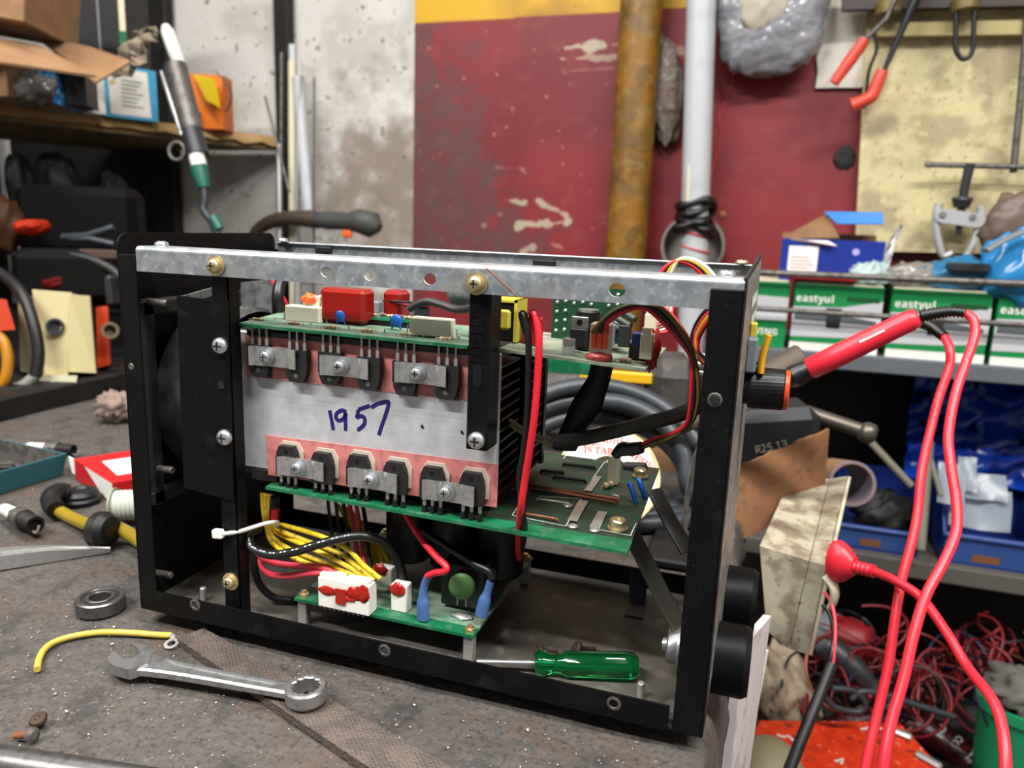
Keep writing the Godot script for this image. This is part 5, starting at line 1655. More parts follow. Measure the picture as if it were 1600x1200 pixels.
		st = mb()
		if p[2] == 0: cyl(st, Vector3(b0.x, 0.0, b0.z), b0, 0.0018, 8)
		else: cyl(st, b0, b0 + Vector3(-0.009, -0.0015, 0.002), 0.002, 8)
		part(st, "shank", M.rust1 if p[2] == 0 else mat("rust_orange", Color(0.42, 0.23, 0.09), 0.7), sc)
	st = mb()
	cyl(st, py(-60, 1182, 0.0085), py(270, 1234, 0.0085), 0.0085, 24, 0.001)
	single(st, "steel_rod", M.bearing_steel, "polished round steel rod lying along the mat's near edge", "rod")

func spark_plug(a: Vector3, b: Vector3, label: String, k: float) -> void:
	var t := thing("spark_plug", label, "spark plug", (a + b) * 0.5 * Vector3(1, 0, 1), "used spark plugs on the bench")
	var xf := aim(a, b - a)
	var L := a.distance_to(b)
	var st := mb()
	lathe(st, [[0.0, -L * 0.1], [0.0024 * k, -L * 0.1], [0.0028 * k, -L * 0.05], [0.0015 * k, 0.0], [0.0, 0.0]], xf, 14)
	part(st, "terminal", M.tin, t)
	st = mb()
	lathe(st, [[0.0, 0.0], [0.0042 * k, 0.0], [0.0046 * k, L * 0.03], [0.0048 * k, L * 0.1], [0.0045 * k, L * 0.13], [0.005 * k, L * 0.17], [0.0047 * k, L * 0.2], [0.0052 * k, L * 0.25], [0.0054 * k, L * 0.4], [0.0, L * 0.4]], xf, 20, true)
	part(st, "insulator", M.white_plastic, t)
	st = mb()
	lathe(st, [[0.0, L * 0.38], [0.0072 * k, L * 0.38], [0.0076 * k, L * 0.41], [0.0076 * k, L * 0.55], [0.0066 * k, L * 0.58], [0.0, L * 0.58]], xf, 6)
	lathe(st, [[0.0, L * 0.58], [0.0078 * k, L * 0.58], [0.0078 * k, L * 0.64], [0.0, L * 0.64]], xf, 22)
	part(st, "hexagon", M.dull_steel, t)
	st = mb()
	var prof := [[0.0, L * 0.64]]
	for i in 13: prof.append([(0.0068 if i % 2 == 0 else 0.0062) * k, lerpf(L * 0.64, L * 0.95, i / 12.0)])
	prof.append([0.0048 * k, L * 0.95]); prof.append([0.0046 * k, L * 0.9]); prof.append([0.0, L * 0.9])
	lathe(st, prof, xf, 20)
	part(st, "thread", M.dark_iron, t)
	st = mb()
	tube(st, [xf * Vector3(0.005 * k, L * 0.93, 0), xf * Vector3(0.005 * k, L * 1.03, 0), xf * Vector3(0.002 * k, L * 1.05, 0), xf * Vector3(-0.001 * k, L * 1.05, 0)], 0.0011, 8)
	part(st, "electrode", M.tin, t)

func bench_clutter() -> void:
	# teal tray
	var o := py(0, 772, 0.0)
	var cr := py(98, 742, 0.0)
	var tr := thing("metal_tray", "shallow teal metal tray with a bare steel inside on the mat", "tray", Vector3(cr.x - 0.1, 0, cr.z))
	var teal := mat("tray_teal", Color(0.13, 0.34, 0.37), 0.45)
	# right wall edge follows the view of its corner: corner cr, one side running away, one towards the viewer's side
	var dirn := (o - cr).normalized()
	var side := Vector3(-dirn.z, 0, dirn.x)
	if side.z > 0: side = -side
	side = (side + Vector3(-0.9, 0, -0.1)).normalized()
	var c0 := cr
	var c1 := cr + dirn * 0.16
	var c2 := c1 + side * 0.2
	var c3 := cr + side * 0.2
	var st := mb()
	hexa(st, [c0 + Vector3(0, 0.001, 0), c1 + Vector3(0, 0.001, 0), c2 + Vector3(0, 0.001, 0), c3 + Vector3(0, 0.001, 0), c0 + Vector3(0, 0.003, 0), c1 + Vector3(0, 0.003, 0), c2 + Vector3(0, 0.003, 0), c3 + Vector3(0, 0.003, 0)])
	part(st, "tray_floor", M.dull_steel, tr)
	var cs := [c0, c1, c2, c3]
	var mid := (c0 + c2) * 0.5
	for i in 4:
		st = mb()
		var p: Vector3 = cs[i]
		var q: Vector3 = cs[(i + 1) % 4]
		var po := (p - mid).normalized() * 0.006
		var qo := (q - mid).normalized() * 0.006
		var u := Vector3(0, 0.024, 0)
		hexa(st, [p, q, q + u + qo, p + u + po, p + (mid - p).normalized() * 0.002, q + (mid - q).normalized() * 0.002, q + u + qo + (mid - q).normalized() * 0.0035, p + u + po + (mid - p).normalized() * 0.0035])
		part(st, "tray_wall", teal, tr)
		st = mb()
		var pi := (mid - p).normalized()
		var qi := (mid - q).normalized()
		plate(st, [p + pi * 0.0025 + Vector3(0, 0.002, 0), q + qi * 0.0025 + Vector3(0, 0.002, 0), q + u + qo + qi * 0.0042, p + u + po + pi * 0.0042], -0.0006)
		part(st, "tray_lining", M.dull_steel, tr)
	var nut := py(10, 735, 0.006)
	st = mb()
	box(st, nut, Vector3(0.016, 0.012, 0.008), 0.001, Basis(Vector3.UP, 0.5))
	single(st, "carbon_block", M.black_rubber, "small black block lying inside the teal tray", "block")
	# red and white carton behind the machine's corner
	var k0 := py(120, 766, 0.0)
	var rb := thing("spare_part_carton", "red and white spare part carton lying beside the machine's rear panel", "box", Vector3(-0.25, 0, -0.27))
	st = mb()
	var A := py(118, 748, 0.0)
	var B := py(178, 788, 0.0)
	var Cc := B + Vector3(0.06, 0, -0.105)
	var Dd := A + Vector3(0.06, 0, -0.105)
	var U := Vector3(0, 0.022, 0)
	hexa(st, [A, B, Cc, Dd, A + U, B + U, Cc + U, Dd + U])
	part(st, "carton_body", mat("carton_red", Color(0.72, 0.06, 0.08), 0.5), rb)
	st = mb()
	var f := func(s: float, t: float) -> Vector3: return A.lerp(B, s).lerp(Dd.lerp(Cc, s), t) + U + Vector3(0, 0.0004, 0)
	qn(st, f.call(0.25, 0.15), f.call(0.8, 0.1), f.call(0.85, 0.9), f.call(0.3, 0.85), Vector3.UP)
	part(st, "top_print", M.paper_white, rb)
	st = mb()
	var fn := (B - A).cross(Vector3.UP).normalized()
	if fn.z < 0: fn = -fn
	var g := func(s: float, t: float) -> Vector3: return A.lerp(B, s) + U * t + fn * 0.0004
	qn(st, g.call(0.3, 0.98), g.call(1.0, 0.98), g.call(1.0, 0.05), g.call(0.75, 0.05), fn)
	part(st, "side_print", M.paper_white, rb)
	st = mb()
	plate(st, [A + U + Vector3(-0.008, 0.002, 0), A + U, A + Vector3(0.004, 0.004, 0), A + Vector3(-0.004, 0.006, 0)], 0.001)
	part(st, "flap", M.paper_white, rb)
	# fuel hose with rubber cap, grommet and moulded elbow
	var fh := thing("fuel_hose", "clear yellow fuel hose with black rubber grommet and elbow, beside the machine's rear panel", "hose", py(140, 820, 0.0))
	var tube_m := mat("hose_yellow", Color(0.56, 0.47, 0.14), 0.15)
	st = mb()
	tube(st, smooth_path([py(82, 792, 0.012), py(95, 800, 0.008), py(118, 812, 0.007), py(145, 822, 0.01), py(172, 822, 0.014), py(195, 830, 0.012), py(225, 850, 0.01)], 6), 0.0058, 14)
	part(st, "hose", tube_m, fh)
	st = mb()
	tube(st, smooth_path([py(88, 797, 0.011), py(80, 787, 0.013), py(80, 776, 0.016), py(92, 768, 0.016), py(104, 770, 0.013)], 5), 0.0085, 16)
	part(st, "elbow", M.black_rubber, fh)
	st = mb()
	var gx := aim(py(160, 828, 0.0155), py(180, 826, 0.016) - py(150, 824, 0.0145))
	lathe(st, [[0.0, -0.006], [0.0145, -0.006], [0.0158, -0.004], [0.0158, 0.003], [0.012, 0.009], [0.008, 0.011], [0.0, 0.011]], gx, 26)
	part(st, "grommet", M.black_rubber, fh)
	var cp := py(127, 784, 0.0)
	st = mb()
	lathe(st, [[0.0, 0.0], [0.0175, 0.0], [0.0185, 0.004], [0.016, 0.006], [0.0165, 0.009], [0.014, 0.0125], [0.008, 0.0135], [0.006, 0.0115], [0.0, 0.0115]], Transform3D(Basis.IDENTITY, cp), 28)
	single(st, "rubber_bung", M.black_rubber, "round black rubber bung lying between the hose and the red carton", "bung")
	var sp := thing("thread_spool", "pale plastic spool lying on its side beside the rear panel", "spool", py(195, 800, 0.0))
	st = mb()
	var sx := aim(py(178, 790, 0.017), Vector3(0.9, 0.05, -0.4))
	lathe(st, [[0.0, 0.0], [0.0165, 0.0], [0.0165, 0.002], [0.0, 0.002]], sx, 28)
	lathe(st, [[0.0, 0.03], [0.0165, 0.03], [0.0165, 0.032], [0.0, 0.032]], sx, 28)
	part(st, "flange", mat("spool_grey", Color(0.55, 0.56, 0.48), 0.5), sp)
	st = mb()
	var prof := [[0.0, 0.002]]
	for i in 15: prof.append([0.0135 + (0.0006 if i % 2 == 0 else 0.0), 0.002 + 0.002 * i])
	prof.append([0.0, 0.03])
	lathe(st, prof, sx, 24)
	part(st, "thread", mat("thread_white", Color(0.72, 0.74, 0.68), 0.8), sp)
	# rag by the far edge
	st = mb()
	lump(st, py(180, 636, 0.02), Vector3(0.026, 0.02, 0.022), 0.6, 21, 16, 1.8)
	single(st, "rag", mat("rag_pink", Color(0.5, 0.42, 0.38), 0.95), "crumpled pale rag on the mat's far side behind the rear panel", "rag")
	# filings, chips and crumbs strewn on the mat: too many and small to count
	var mm := MultiMesh.new()
	mm.transform_format = MultiMesh.TRANSFORM_3D
	mm.use_colors = true
	var chip := mb()
	box(chip, Vector3.ZERO, Vector3(1, 0.5, 0.8), 0.2)
	chip.generate_normals()
	mm.mesh = chip.commit()
	mm.instance_count = 2600
	var rng := RandomNumberGenerator.new()
	rng.seed = 5
	for i in 2600:
		var x := rng.randf_range(-0.55, 0.37)
		var z := rng.randf_range(0.006, 0.16) if rng.randf() < 0.7 else rng.randf_range(-0.45, 0.0)
		if z < 0.005 and x > -0.006: x = -0.02 - rng.randf() * 0.5
		var s := rng.randf_range(0.0004, 0.0011) * (1.0 if rng.randf() < 0.93 else 1.9)
		var bb := Basis.from_euler(Vector3(rng.randf() * 0.5, rng.randf() * TAU, rng.randf() * 0.5)).scaled(Vector3.ONE * s)
		mm.set_instance_transform(i, Transform3D(bb, Vector3(x, 0.0004, z)))
		mm.set_instance_color(i, [Color(0.38, 0.35, 0.31), Color(0.14, 0.11, 0.09), Color(0.5, 0.47, 0.42), Color(0.06, 0.055, 0.05), Color(0.3, 0.2, 0.13)][rng.randi() % 5])
	var cm := mat("crumb", Color.WHITE, 0.7)
	cm.vertex_color_use_as_albedo = true
	var mi := MultiMeshInstance3D.new()
	mi.name = "metal_debris"
	mi.multimesh = mm
	mi.material_override = cm
	add_child(mi)
	tag(mi, "fine metal filings and crumbs strewn over the rubber mat", "debris")
	mi.set_meta("kind", "stuff")

func behind_machine() -> void:
	# coil of thick grey welding cable standing behind the machine
	var st := mb()
	var c := pd(935, 760, 0.80)
	var nrm := (CAM.origin - c).normalized()
	nrm = (nrm + Vector3(0.1, 0.35, 0.2)).normalized()
	var ux := Vector3.UP.cross(nrm).normalized()
	var uy := nrm.cross(ux)
	var pts := []
	var rg := RandomNumberGenerator.new()
	rg.seed = 3
	var ph := 0.0
	for i in 96:
		var a := TAU * i / 18.0
		var lap := i / 18
		var r := 0.092 + 0.012 * sin(lap * 2.1) + 0.004 * sin(a * 2.0 + lap)
		var cp := c + ux * cos(a) * r * 1.12 + uy * sin(a) * r + nrm * (0.012 * lap - 0.03 + 0.004 * sin(a * 3.0))
		cp.y = maxf(cp.y, 0.0095)
		pts.append(cp)
	tube(st, smooth_path(pts, 3), 0.0088, 12)
	single(st, "welding_cable", M.cable_grey, "thick grey welding cable coiled up behind the opened machine", "cable")
	# roll of adhesive tape standing in front of the coil
	var tc := pd(950, 745, 0.715)
	var tn := (CAM.origin - tc).normalized() + Vector3(0.0, 0.25, 0.0)
	tn = tn.normalized()
	var ro := thing("tape_roll", "roll of cream adhesive tape with red lettering on its white label, behind the power board", "tape roll", tc - Vector3(0, 0.05, 0))
	var xf := aim(tc - tn * 0.02, tn)
	st = mb()
	lathe(st, [[0.022, 0.0], [0.048, 0.0], [0.048, 0.02], [0.022, 0.02], [0.022, 0.0]], xf, 44)
	part(st, "tape", mat("tape_cream", Color(0.75, 0.68, 0.5), 0.6), ro)
	st = mb()
	lathe(st, [[0.02, 0.0201], [0.0445, 0.0201], [0.0445, 0.0205], [0.02, 0.0205]], xf, 44)
	part(st, "label", M.paper_white, ro)
	var tx := Vector3.UP.cross(tn).normalized()
	var ty := tn.cross(tx)
	for l in [["ADHES", 0.004, 0.035, 0.0], ["IS TAPE", -0.008, 0.024, 0.0], ["NCAL", -0.022, 0.031, 0.15], ["ADHESIVE", 0.026, 0.02, -0.6]]:
		var b := Basis(tx, ty, tn) * Basis(Vector3(0, 0, 1), l[3])
		letters(l[0], 0.0062, 0.0003, Transform3D(b, tc + tx * l[1] + ty * l[2] + tn * 0.0006), "red_lettering", M.wire_red, ro, "Droid Serif", true)
	# bench vise, cast grey, with its sliding handle
	var iron := tmat("cast_iron", paint(256, Color(0.27, 0.25, 0.235), [[93, 0.02, 4, Color(0.17, 0.155, 0.145), 0.4, 0.7, 0.8], [94, 0.06, 3, Color(0.36, 0.33, 0.31), 0.6, 0.8, 0.6]]), 0.2, 0.6, 0.3)
	var v0 := pd(1045, 640, 0.98)
	var vi := thing("bench_vise", "grey cast iron bench vise standing behind the opened machine", "vise", Vector3(v0.x, 0, v0.z))
	st = mb()
	bx2(st, Vector3(v0.x - 0.15, 0.0, v0.z - 0.05), Vector3(v0.x + 0.04, 0.05, v0.z + 0.05), 0.012)
	part(st, "base", iron, vi)
	st = mb()
	box(st, v0 + Vector3(0.0, -0.005, 0.0), Vector3(0.07, 0.15, 0.1), 0.02, Basis(Vector3.UP, 0.2))
	part(st, "fixed_jaw", iron, vi)
	st = mb()
	box(st, v0 + Vector3(-0.115, 0.0, 0.01), Vector3(0.1, 0.085, 0.1), 0.012, Basis(Vector3.UP, 0.15))
	part(st, "sliding_jaw", iron, vi)
	st = mb()
	box(st, v0 + Vector3(-0.02, -0.045, 0.0), Vector3(0.24, 0.05, 0.07), 0.008)
	part(st, "slide", iron, vi)
	st = mb()
	box(st, v0 + Vector3(-0.062, 0.045, 0.045), Vector3(0.09, 0.014, 0.008), 0.002, Basis(Vector3.UP, 0.1))
	part(st, "yellow_tag", mat("tag_yellow", Color(0.8, 0.62, 0.03), 0.5), vi)
	st = mb()
	cyl(st, v0 + Vector3(0.03, -0.03, 0.02), pd(1200, 640, 0.97), 0.012, 18, 0.002)
	part(st, "screw", iron, vi)
	st = mb()
	var h0 := pd(1195, 622, 0.96)
	var h1 := pd(1352, 675, 0.90)
	cyl(st, h0, h1, 0.0085, 18, 0.001)
	lathe(st, [[0.0, -0.006], [0.0095, -0.005], [0.0125, 0.0], [0.012, 0.008], [0.008, 0.012], [0.0, 0.013]], aim(h1, h1 - h0), 18, true)
	lathe(st, [[0.0, -0.006], [0.0095, -0.005], [0.0125, 0.0], [0.012, 0.008], [0.008, 0.012], [0.0, 0.013]], aim(h0, h0 - h1), 18, true)
	part(st, "handle", mat("handle_steel", Color(0.36, 0.33, 0.3), 0.4, 0.7), vi)
	# small green board of the machine's rear side
	st = mb()
	plate(st, [pz(855, 560, -0.15), pz(940, 568, -0.15), pz(940, 588, -0.15), pz(855, 581, -0.15)], 0.0016)
	part(st, "rear_board", M.pcb_green, W)
	# cardboard lining behind
	st = mb()
	box(st, pd(1030, 740, 0.93), Vector3(0.13, 0.14, 0.004), 0.0, Basis(Vector3.UP, 0.3))
	single(st, "cardboard_scrap", M.cardboard, "brown cardboard scrap standing behind the coiled welding cable", "cardboard")

func right_side() -> void:
	# black case and torn cardboard behind the control panel
	var bc := thing("plastic_case", "dark grey plastic case with worn lettering behind the torn cardboard", "case", py(1215, 760, 0.0))
	var c := pd(1200, 690, 0.9)
	var st := mb()
	var bs := Basis(Vector3.UP, 0.25) * Basis(Vector3(0, 0, 1), 0.12)
	box(st, c - Vector3(0.01, 0.022, 0), Vector3(0.13, 0.13, 0.07), 0.012, bs)
	part(st, "shell", mat("case_charcoal", Color(0.07, 0.075, 0.09), 0.55), bc)
	letters("R25 13", 0.009, 0.0004, Transform3D(bs * Basis(Vector3(0, 0, 1), 0.15), c + bs * Vector3(-0.005, 0.004, 0.0352)), "worn_lettering", mat("worn_print", Color(0.5, 0.47, 0.4), 0.7), bc)
	st = mb()
	var cd := [pd(1158, 727, 0.79), pd(1296, 671, 0.84), pd(1288, 778, 0.85), pd(1148, 850, 0.78)]
	var rows := []
	for i in 8:
		var row := []
		for j in 16:
			var s := j / 15.0
			var t := i / 7.0
			var p: Vector3 = cd[0].lerp(cd[1], s).lerp(cd[3].lerp(cd[2], s), t)
			if i == 0: p.y += 0.0006 * sin(j * 2.7) + 0.0008 * cos(j * 5.1)
			row.append(p + (CAM.origin - p).normalized() * 0.001 * sin(s * 3.0))
		rows.append(row)
	sheet(st, rows, 0.004)
	single(st, "cardboard_sheet", tmat("cardboard_smudged", paint(512, Color(0.5, 0.345, 0.215), [[96, 0.01, 4, Color(0.44, 0.295, 0.18), 0.4, 0.7, 0.7], [97, 0.02, 5, Color(0.22, 0.15, 0.1), 0.62, 0.85, 0.7]]), 0.16, 0.85), "torn brown cardboard sheet leaning behind the control panel", "cardboard")
	# cream socket box on the bench end, with red plug
	var dirty := tmat("plastic_dirty", paint(512, Color(0.63, 0.6, 0.52), [[98, 0.01, 5, Color(0.4, 0.34, 0.27), 0.45, 0.72, 0.75], [99, 0.04, 4, Color(0.27, 0.22, 0.17), 0.66, 0.86, 0.6], [100, 0.014, 3, Color(0.7, 0.66, 0.55), 0.6, 0.8, 0.6]]), 0.16, 0.55)
	var A := pd(1187, 853, 0.70)
	var B := pd(1264, 876, 0.685)
	var Cc := pd(1232, 1014, 0.705)
	var D := pn(1198, 985, A, (B - A).cross(Cc - A).normalized())
	var E := pd(1238, 742, 0.88)
	var F := pd(1296, 748, 0.865)
	var sb := thing("socket_box", "grimy cream plastic socket box fixed beside the bench end", "socket box", (Cc + D) * 0.5)
	st = mb()
	hexa(st, [A, B, Cc, D, E, F, F + (Cc - B) * 1.0, E + (D - A) * 1.0])
	part(st, "box_body", dirty, sb)
	st = mb()
	var B2 := pd(1291, 884, 0.675)
	var C2 := pd(1262, 1022, 0.695)
	var F2 := pd(1324, 744, 0.855)
	hexa(st, [B + (B2 - B) * 0.04, B2, C2, Cc + (C2 - Cc) * 0.04, F + (F2 - F) * 0.04, F2, F2 + (C2 - B2), F + (Cc - B)])
	part(st, "box_lid", dirty, sb)
	st = mb()
	var lipv := (B2 - B).normalized() * 0.004
	hexa(st, [B2 + lipv * 0.2, B2 + lipv, C2 + lipv, C2 + lipv * 0.2, F2 + lipv * 0.2, F2 + lipv, F2 + (C2 - B2) + lipv, F2 + (C2 - B2) + lipv * 0.2])
	part(st, "cover_plate", mat("cover_cream", Color(0.74, 0.7, 0.6), 0.5), sb)
	st = mb()
	tube(st, smooth_path(pds([[1290, 900, 0.675], [1302, 915, 0.67], [1304, 935, 0.672], [1296, 952, 0.68]]), 5), 0.006, 10, 0.5)
	part(st, "flap", M["cover_cream"], sb)
	# red plug and its cord
	var red := mat("cord_red", Color(0.82, 0.14, 0.2), 0.4)
	var pl := thing("mains_plug", "red mains plug in the cream socket box, its cord hanging down", "plug", pd(1312, 876, 0.67))
	st = mb()
	var p0 := pd(1300, 874, 0.672)
	var p1 := pd(1337, 886, 0.655)
	var ax := (p1 - p0).normalized()
	var bz := ax.cross(Vector3.UP).normalized()
	var by2 := bz.cross(ax).normalized()
	var pr0 := []
	for e in [[0.0, 0.017, 0.011], [0.006, 0.0195, 0.0125], [0.013, 0.016, 0.011], [0.021, 0.008, 0.007]]:
		var rg2 := []
		for k in 12:
			var an := TAU * k / 12.0
			rg2.append(p0 + ax * e[0] + by2 * cos(an) * e[1] + bz * sin(an) * e[2])
		pr0.append(rg2)
	for i in 3:
		st.set_smooth_group(1)
		for k in 12: qn(st, pr0[i][k], pr0[i][(k + 1) % 12], pr0[i + 1][(k + 1) % 12], pr0[i + 1][k], pr0[i][k] - p0 - ax * (ax.dot(pr0[i][k] - p0)))
	st.set_smooth_group(-1)
	for k in range(1, 11):
		trin(st, pr0[0][0], pr0[0][k], pr0[0][k + 1], -ax)
		trin(st, pr0[3][0], pr0[3][k], pr0[3][k + 1], ax)
	part(st, "plug_body", red, pl)
	st = mb()
	var e := pd(1366, 893, 0.642)
	var pr := []
	var rr := []
	for i in 13:
		pr.append(p1.lerp(e, i / 12.0)); rr.append(0.0056 if i % 3 != 1 else 0.0042)
	tube(st, pr, rr, 12)
	part(st, "strain_relief", red, pl)
	st = mb()
	tube(st, smooth_path([e] + pds([[1400, 908, 0.62], [1440, 935, 0.6], [1480, 990, 0.57], [1510, 1040, 0.55], [1545, 1085, 0.52], [1562, 1120, 0.505], [1570, 1170, 0.49], [1572, 1230, 0.48], [1570, 1320, 0.47]]), 6), 0.0037, 12)
	part(st, "cord", red, pl)
	# soldering irons in their stand
	var a := pd(1262, 578, 0.70)
	var b := pd(1436, 494, 0.655)
	iron_tool(a, b, pds([[1438, 494, 0.654], [1460, 490, 0.65], [1485, 487, 0.645], [1509, 489, 0.64]]), pds([[1509, 489, 0.64], [1521, 500, 0.635], [1523, 525, 0.63], [1508, 570, 0.62], [1492, 620, 0.61], [1482, 680, 0.6], [1486, 730, 0.59], [1494, 780, 0.58], [1494, 830, 0.57], [1474, 880, 0.56], [1447, 930, 0.55], [1428, 990, 0.54], [1412, 1060, 0.53], [1392, 1130, 0.52], [1380, 1200, 0.51], [1372, 1320, 0.5]]), red, "red-handled soldering iron raised in its stand, cord arching from a ribbed black sleeve", 0.0098)
	var sh := (a - CAM.origin).normalized() * 0.045 + Vector3(0.0, 0.001, 0.0)
	iron_tool(a + sh, b + sh + (a - b).normalized() * 0.008, pds([[1444, 505, 0.715], [1458, 512, 0.71], [1468, 520, 0.705], [1475, 526, 0.70]]), pds([[1476, 527, 0.70], [1484, 545, 0.69], [1483, 575, 0.685], [1466, 625, 0.68], [1452, 680, 0.67], [1440, 740, 0.66], [1434, 800, 0.65], [1424, 850, 0.64], [1408, 910, 0.63], [1398, 970, 0.62], [1388, 1040, 0.61], [1372, 1110, 0.6], [1358, 1170, 0.59], [1345, 1240, 0.58], [1335, 1330, 0.57]]), red, "second soldering iron behind the raised one, cord falling from a short black sleeve", 0.0092)
	var sd := thing("iron_stand", "steel soldering iron stand on the bench behind the control panel", "stand", Vector3(0.345, 0, -0.27))
	st = mb()
	box(st, Vector3(0.345, 0.004, -0.27), Vector3(0.06, 0.008, 0.07), 0.002)
	part(st, "stand_base", M.dark_iron, sd)
	var t0 := a + (a - b).normalized() * 0.05
	st = mb()
	tube(st, smooth_path([Vector3(0.345, 0.008, -0.27), Vector3(0.345, 0.06, -0.272), Vector3(0.355, 0.11, -0.275), t0 + Vector3(-0.004, -0.012, -0.004), t0 + Vector3(0, -0.011, 0)], 5), 0.0025, 10)
	part(st, "stand_arm", M.dull_steel, sd)
	st = mb()
	cyl(st, pd(1258, 562, 0.79), pd(1165, 612, 0.80), 0.0185, 26, 0.002)
	part(st, "holder_tube", mat("holder_brown", Color(0.3, 0.255, 0.22), 0.6, 0.3), sd)
	# black twin lead with heat-shrink hanging beside the box
	var tl := thing("probe_lead", "red and black twin lead joined into a black sleeve below the socket box", "cable", pd(1250, 1190, 0.6))
	st = mb()
	tube(st, pds([[1300, 1038, 0.645], [1275, 1100, 0.63], [1250, 1160, 0.615], [1215, 1250, 0.6]]), 0.0048, 12)
	part(st, "sleeve", M.black_rubber, tl)
	wire("wire", pds([[1288, 924, 0.68], [1300, 945, 0.67], [1305, 975, 0.66], [1304, 1010, 0.65], [1301, 1040, 0.645]]), 0.0016, M.wire_pink, tl)
	wire("wire", pds([[1286, 945, 0.68], [1297, 960, 0.672], [1303, 990, 0.66], [1300, 1015, 0.65], [1295, 1040, 0.645]]), 0.002, M.wire_black, tl)
	# white carton end standing against the bench end
	var wc := thing("white_carton", "white carton with red specks standing against the bench end", "box", Vector3(0.42, -0.70, -0.12))
	st = mb()
	var w0 := pd(1193, 960, 0.62)
	var w1 := pd(1148, 1010, 0.52)
	var w2 := pd(1112, 1260, 0.52)
	var w3 := pd(1158, 1250, 0.62)
	var f1 := w1 + (pd(1118, 1250, 0.55) - w1) * ((-0.7 - w1.y) / (pd(1118, 1250, 0.55).y - w1.y))
	var f0 := w0 + (pd(1140, 1250, 0.66) - w0) * ((-0.7 - w0.y) / (pd(1140, 1250, 0.66).y - w0.y))
	f1.x = maxf(f1.x, 0.395); f0.x = maxf(f0.x, 0.395)
	var tk := Vector3(0.006, 0, 0)
	hexa(st, [w0, w1, f1, f0, w0 + tk, w1 + tk, f1 + tk, f0 + tk])
	part(st, "carton_panel", tmat("carton_white", paint(256, Color(0.8, 0.77, 0.77), [[101, 0.02, 4, Color(0.62, 0.55, 0.54), 0.55, 0.8, 0.6], ["dots", 102, 60, Color(0.5, 0.2, 0.18), 0.6, 2.5, 0.6]]), 0.12, 0.7), wc)
	st = mb()
	plate(st, [pd(1193, 1022, 0.62), pd(1201, 1016, 0.625), pd(1182, 1120, 0.63), pd(1170, 1150, 0.62)], 0.003)
	part(st, "carton_flap", M.paper_white, wc)

func iron_tool(a: Vector3, b: Vector3, sleeve: Array, cord: Array, red: Material, label: String, r: float) -> void:
	var t := thing("soldering_iron", label, "soldering iron", a)
	var xf := aim(a, b - a)
	var L := a.distance_to(b)
	var st := mb()
	lathe(st, [[0.0, 0.0], [r * 0.75, 0.0], [r * 1.02, 0.003], [r * 1.05, L * 0.3], [r * 1.0, L * 0.6], [r * 0.94, L * 0.92], [r * 0.8, L * 0.985], [r * 0.5, L], [0.0, L]], xf, 28, true)
	part(st, "handle", red, t)
	st = mb()
	lathe(st, [[0.0, -0.02], [r * 0.95, -0.018], [r * 1.08, -0.012], [r * 0.95, -0.004], [r * 0.85, 0.004], [0.0, 0.004]], xf, 24)
	part(st, "ferrule", M.black_plastic, t)
	st = mb()
	lathe(st, [[0.0, -0.17], [0.003, -0.17], [0.004, -0.12], [r * 0.72, -0.118], [r * 0.8, -0.018], [0.0, -0.018]], xf, 22)
	part(st, "barrel", mat("barrel_brown" + str(M.size()), Color(0.3, 0.255, 0.22), 0.5, 0.5), t)
	st = mb()
	var pn2 := (CAM.origin - a).normalized()
	var ax := (b - a).normalized()
	pn2 = (pn2 + Vector3(0, 0.25, 0))
	pn2 = (pn2 - ax * pn2.dot(ax)).normalized()
	ribbon(st, [a + ax * L * 0.5 + pn2 * r * 1.04, a + ax * L * 0.72 + pn2 * r * 1.01], 0.0015, pn2, 0.0002)  # narrow white streak along the handle
	part(st, "white_streak", M.silk_white, t)
	st = mb()
	var sp := smooth_path(sleeve, 8)
	var rr := []
	for i in sp.size(): rr.append(lerpf(0.0062, 0.0046, float(i) / sp.size()) * (1.0 if i % 2 == 0 else 0.72))
	tube(st, sp, rr, 12)
	part(st, "cord_sleeve", M.black_plastic, t)
	wire("cord", cord, 0.0038, red, t, 12, 5)

